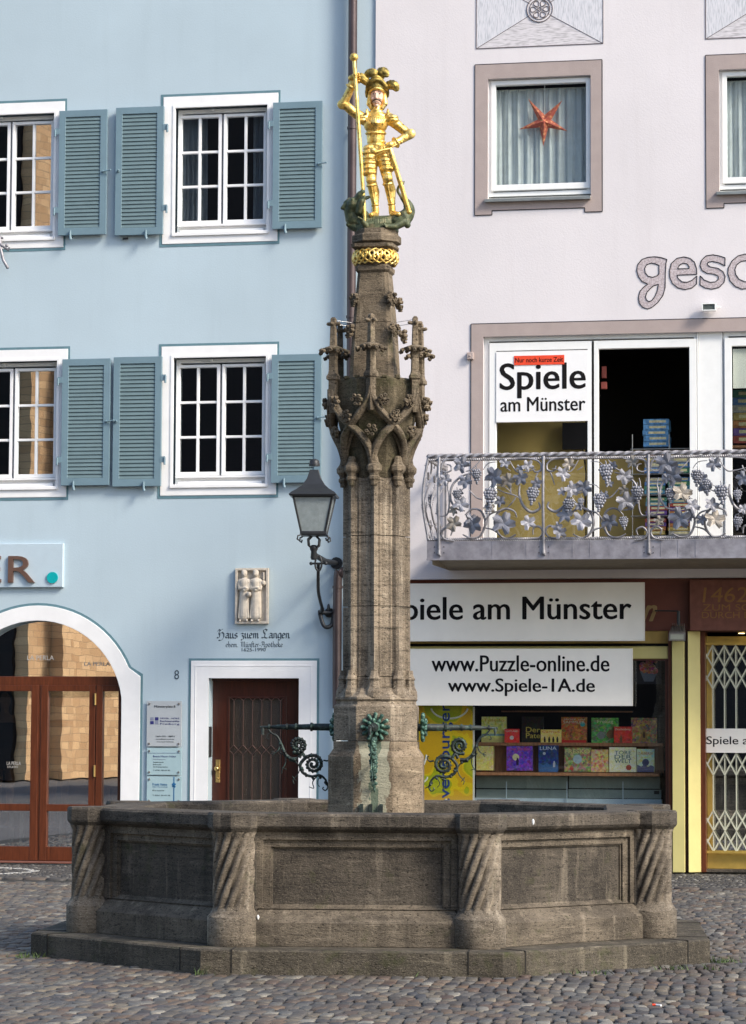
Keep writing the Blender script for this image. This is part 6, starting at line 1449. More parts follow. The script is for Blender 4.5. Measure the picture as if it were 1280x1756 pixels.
CUR = [([(165,205),(172,150),(215,122),(340,122)],6),([(165,205),(200,222),(240,205),(235,170),(205,160)],5),([(410,225),(320,250),(250,320),(236,420),(280,495),(345,512)],7),
 ([(155,552),(205,545),(225,490),(226,390),(215,320),(225,270)],5),([(345,545),(400,500),(465,515),(495,600),(460,695),(390,718),(325,690)],7),([(500,585),(540,535),(615,512)],5),
 ([(735,560),(715,515),(650,496),(590,530),(568,610),(600,690),(660,720),(725,690)],7),([(490,640),(560,658),(625,712)],5),([(757,320),(757,400),(790,480),(850,522),(910,492),(902,448)],8),
 ([(580,340),(640,372),(720,395),(765,425)],4),([(668,490),(712,440),(730,408)],4),([(855,690),(862,640),(905,632),(930,672),(900,715),(830,722)],6),([(235,700),(245,660),(200,640),(165,680),(190,725),(262,740)],6),
 ([(740,112),(860,120),(915,155),(915,205),(870,215),(850,175)],6),([(460,128),(400,195),(350,215)],4),([(680,130),(735,215),(800,215),(880,195)],4),([(860,320),(885,240),(900,215)],4),([(380,355),(430,410),(480,430)],4),
 ([(480,200),(520,150),(590,140)],3),([(520,350),(560,320),(640,330),(700,380)],3),([(690,330),(690,380)],4),([(830,540),(800,560),(800,590)],4),([(120,530),(160,548)],4),([(290,290),(340,330),(300,380)],3),([(645,180),(690,210)],3),([(560,520),(520,560),(510,620)],3)]
for k in range(4):
    x0p, x1p = posts[k], posts[k+1]
    for j, (P, r_) in enumerate(CUR):
        P2 = []
        for a, b_ in P:
            t = (a-152)/(940-152); t = t if k % 2 == 0 else 1-t; P2.append(bp(x0p+(x1p-x0p)*t, w4(0, b_)[1]-(x0p-754)*0.006, 0.012*math.sin(j*2.3+a*0.01)))
        mb = MB(); pts = catmull(P2, 6); m_ = len(pts); r1 = r_*0.0020; mb.tube(pts, [r1*(0.55+0.6*math.sin(math.pi*(i+0.5)/m_)) for i in range(m_)], 6)
        mb.build('scroll_bar' if r_ > 4 else 'tendril', M['pewter'], bal)
def leaf_mesh(name, mat):
    mb = MB(); N = 40; ring1, ring0 = [], []
    for i in range(N):
        a = 2*math.pi*i/N; k = abs(math.cos(2.5*(a-math.pi/2))); r = 0.58+0.42*k**0.9; r *= 1.0+0.06*math.sin(15*a)
        if abs(((a+math.pi/2) % (2*math.pi))-math.pi) > 2.7: r *= 0.75
        ring1.append((r*math.cos(a), 0.16*r*r*math.cos(5*a)-0.18*r, r*math.sin(a)*0.95)); ring0.append((0.45*r*math.cos(a), -0.10-0.10*k, 0.45*r*math.sin(a)*0.95))
    vs_ = [(0,-0.06,0)]+ring0+ring1; fs = [(0, 1+i, 1+(i+1) % N) for i in range(N)]+[(1+i, 1+N+i, 1+N+(i+1) % N, 1+(i+1) % N) for i in range(N)]
    mb.add(vs_, fs, False); me = mb.build(name, mat, None, base=False); return me
def grape_mesh():
    mb = MB(); rr = random.Random(3)
    for row, (w_, zz) in enumerate(((0.62,0.72),(0.80,0.42),(0.72,0.12),(0.60,-0.18),(0.44,-0.48),(0.26,-0.76),(0.06,-0.98))):
        nn = max(1, int(w_*7))
        for i in range(nn):
            t = (i+0.5)/nn*2-1; mb.ball((t*w_*0.85+rr.uniform(-0.05,0.05), -0.42*math.sqrt(max(0.05, 1-t*t))*w_-0.05, zz+rr.uniform(-0.06,0.06)), 0.185, 8, 6)
            if i % 2 == 0: mb.ball((t*w_*0.7, 0.25*w_, zz), 0.18, 6, 5)
    mb.ball((0,0,0.1), (0.5*0.9,0.25,0.75), 8, 6); mb.tube([(0,0,0.7),(0.05,0,1.1),(0,0,1.35)], 0.06, 5); return mb.build('grape_cluster', M['leafm'], None, base=False)
LF = leaf_mesh('leaf', M['leafm']); GR = grape_mesh(); LFB = LF.data.copy(); LFB.materials[0] = M['leafb']
leaves = [w4(a, b_)+(r_/4.414,) for a, b_, r_ in [(350,290,50),(570,260,68),(670,290,52),(770,265,50),(645,155,34),(320,165,55),(890,305,38),(315,465,52),(262,610,52),(410,610,68),(640,610,75),(825,605,50),(760,190,24),(1085,235,48),(1130,160,40),(1155,350,52),(1250,340,52),(1105,550,55),(1225,590,66),(200,280,40)]]
leaves += [w5(a, b_)+(r_/4.571,) for a, b_, r_ in [(390,150,45),(330,260,55),(340,460,66),(215,620,58),(660,165,75),(705,255,70),(780,395,66),(765,590,76),(860,495,50),(1030,165,50),(960,340,50),(1010,485,50),(1035,600,66),(1260,280,50),(210,320,28)]]
leaves += [(x_+541, y_-2, r_) for x_, y_, r_ in leaves[1:16]]
grapes = [w4(a, b_)+(r_/4.414,) for a, b_, r_ in [(435,250,48),(290,400,42),(540,410,62),(860,400,58),(1225,450,30)]]+[w5(a, b_)+(r_/4.571,) for a, b_, r_ in [(185,240,66),(135,465,62),(430,400,58),(322,625,44),(690,410,50),(895,270,54),(1090,400,64),(1215,415,42),(1215,625,44)]]
rj = random.Random(12)
for k in range(4):
    for j in range(7):
        leaves.append((posts[k]+rj.uniform(14, 166), rj.uniform(792, 915), rj.uniform(6, 10)))
    grapes.append((posts[k]+rj.uniform(40, 150), rj.uniform(825, 885), rj.uniform(9, 12)))
first = True
inv = np.array(wmat(bal))
def place(proto, data, px, py, r_, ry, rz):
    o = proto.copy(); o.data = data; C.objects.link(o); q = bp(px, py, -0.035); o.parent = bal
    o.location = (q[0]-4.5, q[1], q[2]); s_ = r_/140.0*1.22; o.scale = (s_, s_*0.8, s_); o.rotation_euler = (random.uniform(-0.25,0.25), ry, rz); return o
for i, (x_, y_, r_) in enumerate(leaves): place(LF, LFB if i % 6 == 2 else LF.data, x_, y_, r_, random.uniform(-0.9, 0.9)+(math.pi if i % 3 == 0 else 0), random.uniform(-0.5, 0.5))
for i, (x_, y_, r_) in enumerate(grapes): place(GR, GR.data, x_, y_, r_*0.92, random.uniform(-0.15, 0.15), 0)
# the short side of the railing
for (yy, py, r_, kind) in ((-1.05, 868, 12, 1), (-0.6, 850, 12, 1), (-0.85, 820, 13, 0), (-0.35, 830, 12, 0), (-1.15, 800, 9, 0), (-0.7, 900, 12, 0)):
    o = (GR if kind else LF).copy(); C.objects.link(o); o.parent = bal; o.location = (XL-4.5-0.03-belly(un(740, py, YB)[1]), yy, un(740, py, YB)[1]); o.scale = (r_/140, r_/170, r_/140); o.rotation_euler = (0, 0, -math.pi/2)
mb = MB()
for ybase in (YB+0.03, YB+0.45, YB+0.86):
    for P in ([(0.02,0.95),(0.10,1.0),(0.25,0.97),(0.30,0.85),(0.20,0.78),(0.12,0.86)], [(0.38,0.75),(0.18,0.62),(0.08,0.42),(0.20,0.22),(0.36,0.25)], [(0.02,0.05),(0.12,0.0),(0.25,0.04),(0.28,0.15),(0.18,0.20)]):
        mb.tube([(XL-belly(z_), y_, z_) for y_, z_ in catmull([(ybase+a, zr0+0.02+(zr1-zr0-0.07)*b_) for a, b_ in P], 6)], 0.012, 6)
mb.build('side_scrolls', M['pewter'], bal)
mb = MB(); mb.tube([(XL, YP-0.04, zr1-0.02), (XL, YP-0.04, zfs0+0.05)], 0.018, 8); mb.build('baluster', M['pewter'], bal); mb = MB(); mb.tube([(XL-belly(zr0+(zr1-zr0)*t), YB-0.4*belly(zr0+(zr1-zr0)*t), zr0+(zr1-zr0)*t) for t in np.linspace(0, 1, 12)], 0.017, 8); mb.build('baluster', M['pewter'], bal)
bpy.data.objects.remove(LF); bpy.data.objects.remove(GR)
# small flood lamp on the wall
lx0 = rect(1204, 520, 1228, 533, YP-0.12); fl = empty('wall_floodlight', ((lx0[0]+lx0[1])/2, YP, lx0[2])); tag(fl, 'small white floodlight on the lilac wall under the painted word', 'floodlight')
mb = MB(); mb.frame(lx0[0], lx0[1], lx0[2], lx0[3], 0.012, YP-0.14, YP-0.06); mb.box(lx0[0]+0.005, lx0[1]-0.005, YP-0.09, YP-0.05, lx0[2]+0.004, lx0[3]-0.004); mb.tube([(lx0[0]+0.08, YP-0.06, lx0[3]-0.03), (lx0[0]+0.08, YP, lx0[3]+0.01)], 0.012, 6); mb.tube([(lx0[1], YP-0.08, lx0[2]+0.05), (lx0[1]+0.05, YP-0.05, lx0[2]+0.05)], 0.012, 6); mb.build('housing', M['pvc'], fl)
mb = MB(); mb.box(lx0[0]+0.013, lx0[1]-0.013, YP-0.125, YP-0.118, lx0[2]+0.013, lx0[3]-0.013); mb.build('lens', plain('lamp_reflector', (0.25,0.28,0.26), 0.2, 0.7), fl)

# ------------------------------------------------ shop front
S = lambda a, b_, c_, d_, Y: rect(a, b_, c_, d_, Y)
mb = MB(); mb.box(XS0, XR-0.5, 0.05, 0.20, un(900, 1082, 0.05)[1], ZSH-0.002); bm_ = mb.build('fascia_beam', M['maroon'], pb)
q = S(1183, 994, 1500, 1081, -0.10); mb = MB(); mb.box(q[0], q[1], -0.10, 0.60, q[2], ZSH+0.0 if False else q[3]); 
bl = mb.build('inscribed_block', M['maroonst'], pb, bevel=0.006)
M['goldl'] = plain('gold_letters', (0.26, 0.12, 0.03), 0.6, 0.1, bmp=0)
text('inscription', '1462', *S(1205, 1007, 1282, 1033, -0.10), -0.100, M['goldl'], bl, -0.012, 0.004, shear=0.1)
text('inscription', 'ZUM SCHIFF', *S(1206, 1036, 1330, 1047, -0.10), -0.100, M['goldl'], bl, -0.004, 0.004)
text('inscription', 'DURCH BOMBEN', *S(1204, 1049, 1352, 1060, -0.10), -0.100, M['goldl'], bl, -0.004, 0.004)
text('old_lettering', 'n', *S(1101, 1038, 1126, 1065, 0.04), 0.049, plain('tan_letter', (0.30,0.20,0.08), 0.5, bmp=0), bm_, 0.05, 0.01, shear=0.5)
# header strips over the window, and stiles
z1_, z2_, z3_, z4_ = un(1120, 1082, 0.05)[1], un(1120, 1103, 0.05)[1], un(1120, 1108, 0.05)[1], un(1120, 1130, 0.05)[1]
XW1 = un(1147, 1300, 0.05)[0]
mb = MB(); mb.box(XS0, XW1, 0.08, 0.18, z2_, z1_); hs = mb.build('header_strip', M['ochre'], pb)
mb = MB(); mb.box(XS0, XW1, 0.10, 0.16, z3_, z2_); mb.build('dark_strip', M['black'], hs)  # black strip between the ochre header and the blind box
mb = MB(); mb.bev(XS0, XW1, 0.06, 0.17, z4_, z3_, 0.01); mb.build('blind_box', M['yellow'], hs)
zgb = un(950, 1384, 0.1)[1]
def col(a, b_, y0, y1, mt, name, zt): q = S(a, 1200, b_, 1300, y0); mb = MB(); mb.box(q[0], q[1], y0, y1, 0.0, zt); return mb.build(name, mt, pb, bevel=0.006)
col(1146.5, 1152.5, 0.02, 0.2, M['mahog'], 'timber_stile', z1_+0.0)
col(1153, 1174, -0.05, 0.2, M['yellow'], 'yellow_pilaster', un(1160, 1100, -0.05)[1])
col(1174.5, 1180, 0.08, 0.3, M['darkwood'], 'recessed_strip', z1_)
q = S(1180.5, 1200, 1200, 1300, -0.02); ztc = un(1190, 1082, -0.02)[1]
mb = MB(); mb.add([(q[0],-0.02,0),(q[1],0.10,0),(q[1],0.5,0),(q[0],0.5,0),(q[0],-0.02,ztc),(q[1],0.10,ztc),(q[1],0.5,ztc),(q[0],0.5,ztc)], [(0,3,2,1),(4,5,6,7),(0,1,5,4),(1,2,6,5),(2,3,7,6),(3,0,4,7)]); mb.build('yellow_pilaster', M['yellow'], pb, bevel=0.005)
mb = MB(); mb.box(XS0, XW1, 0.04, 0.25, 0.0, zgb-0.03); mb.box(XS0, XW1, -0.02, 0.24, zgb-0.03, zgb); mb.build('shop_plinth', M['maroonst'], pb)
# display window
sw = empty('display_window', (0,0,0), 0, pb); bpy.data.objects.remove(sw)
mb = MB(); xg0 = XS0+0.03; q = S(1139, 1200, 1146.5, 1300, 0.06); mb.frame(xg0-0.03, q[1], zgb, z4_, 0.035, 0.055, 0.14, wb=0.03, wt=0.02); sw = mb.build('display_window', M['darkwood'], pb)
mb = MB(); mb.box(xg0, q[0]+0.02, 0.085, 0.093, zgb+0.01, z4_-0.01); mb.build('glass', M['clear'] if False else glass('display_glass', 0.10, (0.93,0.95,0.94)), sw)
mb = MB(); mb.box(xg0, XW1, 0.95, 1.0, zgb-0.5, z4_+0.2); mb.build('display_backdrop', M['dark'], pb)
mb = MB(); mb.box(xg0, XW1, 0.10, 0.95, zgb-0.04, zgb-0.005); mb.build('display_floor', plain('grey_floor', (0.22,0.25,0.25), 0.6), pb)
# display cabinet: tiers for the games
YC = 0.62
cb = empty('display_shelf', (un(980, 1330, YC)[0], YC, un(980, 1383, YC)[1]-0.0)); tag(cb, 'wooden two tier display shelf of board games in the shop window', 'shelf')
def slab(a, b_, c_, d_, y0, y1, mt, name): q = S(a, b_, c_, d_, y0); mb = MB(); mb.box(q[0], q[1], y0, y1, q[2], q[3]); return mb.build(name, mt, cb)
slab(818, 1276, 1138, 1325, YC-0.02, YC, M['shelf'], 'back_board'); slab(812, 1273.5, 1137, 1279, 0.42, 0.60, M['shelf'], 'shelf_board'); slab(812, 1325, 1131, 1330.5, 0.30, 0.60, M['shelf'], 'shelf_board')
M['cab'] = plain('grey_green_cabinet', (0.25,0.30,0.28), 0.5, var=0.08); M['cabl'] = plain('pale_blue_cabinet', (0.50,0.60,0.68), 0.5, var=0.05)
slab(817, 1331, 973, 1352, 0.52, 0.58, M['cab'], 'drawer_front'); slab(976, 1331, 1132, 1352, 0.52, 0.58, M['cab'], 'drawer_front')
slab(817, 1354, 972, 1369, 0.50, 0.58, M['cab'], 'drawer_front'); slab(975, 1354, 1134, 1369, 0.50, 0.58, M['cab'], 'drawer_front'); slab(814, 1369.5, 1135, 1380, 0.47, 0.58, M['cabl'], 'base_board')
for xx in (868, 972, 1068): slab(xx, 1340, xx+1.2, 1384, 0.44, 0.455, M['cabl'], 'glass_edge')
mb = MB(); q = S(1122, 1356, 1131, 1362, 0.49); mb.box(q[0], q[1], 0.488, 0.492, q[2], q[3]); mb.build('lock_plate', M['iron'], cb)
slab(860, 1219, 1085, 1221.5, 0.85, 0.93, M['shelf'], 'shelf_board')
def cover(cols, scale):
    m, n, l, b = newmat('box_cover'); f = noise(n, l, mapped(n, l, (1,1,1.2), True), scale, 7, 0.72, 1.2)
    k = len(cols); l.new(ramp(n, l, f, [(0.30+0.40*i/(k-1), sc3(c_, 1.7)) for i, c_ in enumerate(cols)]), (bl := n.new('ShaderNodeMix')).inputs[6]); bl.data_type = 'RGBA'; bl.blend_type = 'OVERLAY'; bl.inputs[0].default_value = 0.55; vo = n.new('ShaderNodeTexVoronoi'); vo.inputs['Scale'].default_value = 38; l.new(mapped(n, l, (1,1,1), True), vo.inputs['Vector']); l.new(vo.outputs['Color'], bl.inputs[7]); l.new(bl.outputs[2], b.inputs['Base Color']); b.inputs['Roughness'].default_value = 0.3; return m
def game(px0, py0, px1, py1, Y, cols, title, tcol, label, ty=(0.74, 0.93), tx=(0.08, 0.92), accent=None, scale=14, th=0.055, sub=None):
    x0, x1, z0, z1 = S(px0, py0, px1, py1, Y); r0 = empty('game_box', ((x0+x1)/2, Y, z0)); tag(r0, label, 'game box')
    W_, H_ = x1-x0, z1-z0; mb = MB(); mb.bev(x0, x1, Y, Y+th, z0, z1, 0.002); c0 = mb.build('carton', cover(cols, scale), r0, bevel=0)
    if title:
        mt = plain('title_print', tcol, 0.4, bmp=0, var=0.02)
        tt = [title] if isinstance(title, str) else title; n_ = len(tt); hh = (ty[1]-ty[0])/n_
        for i, s_ in enumerate(tt): text('title', s_, x0+W_*tx[0], x0+W_*tx[1], z0+H_*(ty[1]-hh*(i+0.9)), z0+H_*(ty[1]-hh*i), Y-0.0006, mt, r0, 0.012, 0.001)
    for (u, v, r_, c_, kind) in (accent or []):
        mb = MB(); cx_, cz_ = x0+W_*u, z0+H_*v; y_ = Y-0.0004-0.0003*len(r0.children)
        if kind == 'o': mb.add([(cx_+r_*W_*math.cos(t), y_, cz_+r_*W_*math.sin(t)) for t in np.linspace(0, 6.2832, 20, endpoint=False)], [tuple(range(20))])
        elif kind == 'h': mb.add([(x0+W_*a, y_, z0+H_*(v+r_*b_)) for a, b_ in ((0.02,-1),(0.98,-1),(0.98,0.2),(0.8,0.5),(0.62,0.1),(0.45,0.7),(0.25,0.2),(0.02,0.6))], [tuple(range(8))])
        elif kind == 'r': mb.box(x0+W_*0.02, x1-W_*0.02, y_, Y, cz_-r_*H_, cz_+r_*H_)
        elif kind == 'p': mb.add([(cx_+a*r_*W_, y_, cz_+b_*r_*W_) for a, b_ in ((-.4,-1.6),(.4,-1.6),(.5,0),(.28,.25),(.3,.7),(0,1),(-.3,.7),(-.28,.25),(-.5,0))], [tuple(range(9))])
        mb.build('cover_art', plain('art_print', c_, 0.4, bmp=0, var=0.2, scale=40), r0)
    return r0
Y1, Y2 = 0.47, 0.40
game(826, 1229, 868.5, 1273.5, Y1, [(0.55,0.60,0.30),(0.62,0.60,0.20),(0.20,0.34,0.12)], 'Toledo', (0.7,0.45,0.1), 'pale green landscape game box, top tier, at the left end', ty=(0.80,0.92), accent=[(0.5,0.14,0.12,(0.75,0.70,0.25),'h'),(0.45,0.30,0.04,(0.25,0.5,0.6),'r')])
game(865.5, 1250, 890.5, 1273.5, Y1-0.07, [(0.55,0.03,0.03),(0.70,0.05,0.04)], 'KARTLAND', (0.85,0.80,0.7), 'small bright red game box standing on the top tier', ty=(0.76,0.90), accent=[(0.5,0.36,0.14,(0.85,0.82,0.78),'o')])
game(895, 1229, 932, 1273.5, Y1, [(0.012,0.010,0.010),(0.02,0.018,0.015)], ['Der', 'Pate'], (0.75,0.60,0.12), 'black game box with yellow title, top tier', ty=(0.15,0.60), tx=(0.2,0.85))
game(927.5, 1251, 962.5, 1273.5, Y1-0.07, [(0.65,0.38,0.10),(0.75,0.55,0.20)], 'Carriso', (0.75,0.15,0.03), 'small orange game box with four dark figures', ty=(0.72,0.92), accent=[(0.2,0.30,0.11,(0.03,0.02,0.02),'p'),(0.42,0.30,0.11,(0.03,0.02,0.02),'p'),(0.62,0.30,0.11,(0.04,0.02,0.02),'p'),(0.82,0.30,0.11,(0.03,0.02,0.02),'p')])
game(963, 1229.5, 1006.5, 1273.5, Y1, [(0.07,0.035,0.02),(0.30,0.11,0.04),(0.42,0.20,0.07)], ['JÄGER und', 'SAMMLER'], (0.75,0.70,0.60), 'brown and red game box with a turquoise round sticker', ty=(0.74,0.95), accent=[(0.5,0.05,0.05,(0.60,0.03,0.03),'r'),(0.84,0.72,0.10,(0.05,0.42,0.48),'o')])
game(1014.5, 1231, 1061, 1274, Y1, [(0.04,0.16,0.05),(0.08,0.25,0.07),(0.30,0.28,0.20)], 'Freitag', (0.75,0.75,0.55), 'green game box with pale title, top tier', ty=(0.74,0.92), tx=(0.22,0.80), accent=[(0.35,0.3,0.14,(0.25,0.27,0.28),'o'),(0.72,0.35,0.16,(0.30,0.16,0.07),'o')])
game(1053, 1246, 1084, 1274, Y1-0.07, [(0.30,0.02,0.02),(0.50,0.04,0.03),(0.15,0.05,0.03)], 'Drachenberg', (0.80,0.72,0.55), 'dark red game box overlapping the green one', ty=(0.72,0.90), accent=[(0.4,0.3,0.16,(0.2,0.10,0.05),'p')])
game(1082.5, 1231, 1127, 1275, Y1, [(0.03,0.04,0.16),(0.30,0.18,0.08),(0.55,0.36,0.12)], 'ASHOKA', (0.75,0.45,0.15), 'blue and gold temple game box at the right end of the top tier', ty=(0.72,0.90), accent=[(0.5,0.4,0.20,(0.45,0.28,0.08),'p'),(0.5,0.38,0.10,(0.12,0.06,0.04),'p')])
game(817, 1279.5, 846, 1321, Y2, [(0.45,0.30,0.08),(0.70,0.55,0.22),(0.35,0.18,0.05)], 'MACAO', (0.80,0.65,0.30), 'golden game box at the left end of the lower tier', ty=(0.76,0.92), th=0.10)
game(869, 1279.5, 913.5, 1321.5, Y2, [(0.05,0.02,0.16),(0.12,0.05,0.30),(0.22,0.10,0.40)], 'JAVA ZAUBER', (0.65,0.08,0.20), 'purple game box with a pale moon', ty=(0.78,0.92), accent=[(0.36,0.55,0.13,(0.80,0.75,0.40),'o'),(0.42,0.42,0.11,(0.03,0.01,0.06),'p')])
game(923.5, 1278, 957.5, 1322, Y2, [(0.01,0.02,0.07),(0.03,0.06,0.20)], 'LUNA', (0.70,0.78,0.85), 'tall navy blue game box with white four letter title', ty=(0.80,0.95), accent=[(0.3,0.68,0.07,(0.6,0.65,0.7),'o'),(0.5,0.18,0.22,(0.05,0.14,0.35),'h'),(0.8,0.3,0.12,(0.55,0.55,0.6),'p')])
game(968, 1282, 1013.5, 1323.5, Y2, [(0.06,0.05,0.03),(0.22,0.20,0.09),(0.30,0.30,0.15)], 'FRESKO', (0.75,0.68,0.30), 'olive green game box with arched pale title', ty=(0.74,0.93), tx=(0.04,0.96), accent=[(0.5,0.52,0.17,(0.40,0.52,0.58),'o'),(0.28,0.14,0.08,(0.5,0.05,0.03),'o'),(0.45,0.12,0.06,(0.5,0.45,0.3),'o')])
game(1014, 1285.5, 1043.5, 1324, Y2, [(0.20,0.10,0.04),(0.50,0.32,0.14),(0.15,0.25,0.35)], 'ABENTEUER', (0.75,0.65,0.3), 'narrow orange and blue game box between two wider ones', ty=(0.80,0.92))
game(1045, 1281.5, 1091.5, 1324, Y2, [(0.50,0.42,0.24),(0.62,0.58,0.42),(0.45,0.38,0.20)], ['TORE', 'DER', 'WELT'], (0.05,0.16,0.22), 'cream game box with dark teal three word title', ty=(0.35,0.86), tx=(0.2,0.82), accent=[(0.72,0.18,0.10,(0.5,0.05,0.02),'o')])
game(1092.5, 1284.5, 1122.5, 1324, Y2, [(0.25,0.45,0.42),(0.50,0.55,0.35),(0.55,0.45,0.15)], 'ZAUBERER', (0.55,0.20,0.05), 'teal and yellow game box at the right end of the lower tier', ty=(0.74,0.86), accent=[(0.5,0.42,0.2,(0.10,0.10,0.20),'o'),(0.55,0.2,0.2,(0.12,0.12,0.25),'h')])
# dim poster of an ice cream bowl
q = S(1084, 1130, 1134, 1173, 0.30); ip = empty('sundae_poster', ((q[0]+q[1])/2, 0.3, q[2])); tag(ip, 'dark poster of a dessert bowl at the top right of the shop window', 'poster')
mb = MB(); mb.box(q[0], q[1], 0.30, 0.31, q[2], q[3]); mb.build('sheet', plain('dark_print', (0.025,0.02,0.03), 0.35, bmp=0), ip)
W_, H_ = q[1]-q[0], q[3]-q[2]; P = lambda u, v: (q[0]+W_*u, 0.2985, q[2]+H_*v)
mb = MB(); mb.add([P(0.28,0.5),P(0.88,0.5),P(0.74,0.1),P(0.42,0.1)], [(0,1,2,3)]); mb.build('printed_bowl', plain('bowl_print', (0.16,0.18,0.24), 0.4, bmp=0), ip)
mb = MB(); rr_ = random.Random(9)
for i in range(26): c0 = P(rr_.uniform(0.32,0.82), rr_.uniform(0.5,0.9)); k = rr_.uniform(0.02,0.05); mb.add([(c0[0]+k*math.cos(t), c0[1]-0.0003-0.00012*i, c0[2]+k*math.sin(t)) for t in np.linspace(0, 6.28, 8, endpoint=False)], [tuple(range(8))])
mb.build('printed_dessert', cover([(0.12,0.05,0.05),(0.35,0.12,0.10),(0.45,0.40,0.35)], 40), ip)
# yellow banner with blue upright lettering
q = S(716, 1195, 811, 1425, 0.14); bn = empty('yellow_banner', ((q[0]+q[1])/2, 0.14, q[2])); tag(bn, 'yellow and lime banner with upright blue lettering beside the fountain pillar', 'banner')
m, n, l, b = newmat('banner_print'); f = noise(n, l, mapped(n, l, (1,1,1), True), 2.6, 2, 0.4, 0.6); rmp = n.new('ShaderNodeValToRGB'); rmp.color_ramp.interpolation = 'CONSTANT'; e = rmp.color_ramp.elements
e[0].position = 0; e[0].color = (0.72,0.42,0.01,1); e[1].position = 0.47; e[1].color = (0.80,0.56,0.01,1)
for p_, c_ in ((0.52,(0.42,0.46,0.01,1)),(0.60,(0.52,0.52,0.02,1))): z_ = e.new(p_); z_.color = c_
l.new(f, rmp.inputs[0]); l.new(rmp.outputs[0], b.inputs['Base Color']); b.inputs['Roughness'].default_value = 0.4
mb = MB(); mb.box(q[0], q[1], 0.14, 0.146, q[2], q[3]); mb.build('cloth', m, bn)
mb = MB()
for (cx_, cy_, ra, rb) in ((771,1212,32,20),(720,1290,12,26),(716,1330,18,14),(790,1368,26,14),(738,1372,14,22)):
    c0 = un(cx_, cy_, 0.138); P = [(c0[0]+ra/140*math.cos(t), 0.1385, c0[1]+rb/140*math.sin(t)) for t in np.linspace(math.pi*1.05, math.pi*1.95, 14)]; mb.tube(P, 0.012, 5, True, 1.0)
for v_i in range(len(mb.v)): a_, b__, c__ = mb.v[v_i]; mb.v[v_i] = (min(max(a_, q[0]+0.01), q[1]-0.01), 0.1385+(b__-0.1385)*0.1, c__)
mb.build('white_swirl', M['pvc'], bn)
text('lettering', 'Ravensburger', *S(753.5, 1207, 777, 1403, 0.137), 0.1375, plain('blue_print2', (0.008,0.045,0.24), 0.4, bmp=0), bn, 0.022, 0.001, rot=1)
# roller blind strip between banner and shelf
q = S(811, 1212, 814, 1384, 0.2); mb = MB(); mb.box(q[0], q[1], 0.2, 0.22, q[2], q[3]); mb.build('glazing_bar', M['pvc'], sw)
# ---- large signs
def sign(px0, py0, px1, py1, Y, label, lines, th=0.05):
    x0, x1, z0, z1 = S(px0, py0, px1, py1, Y); r0 = empty('shop_sign', ((x0+x1)/2, Y, z0)); tag(r0, label, 'shop sign')
    mb = MB(); mb.bev(x0, x1, Y, Y+th, z0, z1, 0.006); bo = mb.build('board', M['signw'], r0)
    mb = MB(); mb.frame(x0-0.004, x1+0.004, z0-0.010, z1+0.004, 0.012, Y-0.004, Y+th+0.002); mb.build('edge_strip', M['steel'] if False else M['signw'], r0)
    for s_, a, b_, c_, d_, of in lines: text('lettering', s_, *S(a, b_, c_, d_, Y), Y-0.0005, M['black'], r0, of, 0.0015)
    for u in (0.12, 0.5, 0.88):
        mb = MB(); xx = x0+(x1-x0)*u; mb.box(xx-0.02, xx+0.02, Y+th, 0.06 if Y+th < 0.06 else Y+th+0.02, z1-0.1, z1-0.04); mb.build('bracket', M['iron'], r0)
    return r0
g1 = sign(612, 1000.5, 1105, 1098, -0.16, 'long white sign with one black line of lettering above the shop window', [('Spiele am Münster', 668, 1023, 1082.5, 1075, 0.020)])
g2 = sign(632, 1113, 1084.5, 1208.5, -0.12, 'white sign with two web addresses just above the display window', [('www.Puzzle-online.de', 741, 1124, 1045, 1151.5, 0.024), ('www.Spiele-1A.de', 769, 1163.5, 1020, 1193.5, 0.024)])
# flood lamp over the pilaster
q = S(1147.5, 1085, 1176, 1099, -0.30); fl = empty('shop_floodlight', ((q[0]+q[1])/2, -0.2, q[2])); tag(fl, 'grey finned floodlight on a bent arm over the first yellow pilaster', 'floodlight')
mb = MB(); z0, z1 = q[2], q[3]; zz = un(1160, 1073, -0.2)[1]
mb.add([(q[0],-0.34,z0),(q[1],-0.34,z0),(q[1],-0.30,z1),(q[0],-0.30,z1),(q[0]+0.02,-0.12,z0+0.03),(q[1]-0.02,-0.12,z0+0.03),(q[1]-0.02,-0.14,zz),(q[0]+0.02,-0.14,zz)], [(0,1,2,3),(3,2,6,7),(4,7,6,5),(0,3,7,4),(1,5,6,2)]); 
for i in range(8): xx = q[0]+0.03+(q[1]-q[0]-0.06)*i/7; mb.add([(xx,-0.29,z1+0.02),(xx,-0.14,zz+0.03),(xx,-0.14,zz-0.02),(xx,-0.30,z1-0.02),(xx+0.006,-0.29,z1+0.02),(xx+0.006,-0.14,zz+0.03),(xx+0.006,-0.14,zz-0.02),(xx+0.006,-0.30,z1-0.02)], [(0,1,2,3),(4,7,6,5),(0,4,5,1),(3,2,6,7),(0,3,7,4),(1,5,6,2)])
M['lampg'] = plain('grey_cast_metal', (0.24,0.21,0.18), 0.5, 0.4); mb.build('housing', M['lampg'], fl)
mb = MB(); mb.add([(q[0]+0.02,-0.333,z0+0.0),(q[1]-0.02,-0.333,z0+0.0),(q[1]-0.02,-0.13,z0-0.0),(q[0]+0.02,-0.13,z0-0.0),(q[0]+0.02,-0.345,z0+0.015),(q[1]-0.02,-0.345,z0+0.015),(q[1]-0.02,-0.315,z1-0.02),(q[0]+0.02,-0.315,z1-0.02)], [(0,1,2,3),(4,5,6,7)]); mb.build('lens', plain('lamp_glass', (0.42,0.42,0.33), 0.15), fl)
a0 = un(1164, 1073, -0.15); a1 = un(1164, 1048, -0.15); a2 = un(1124, 1047, -0.15)
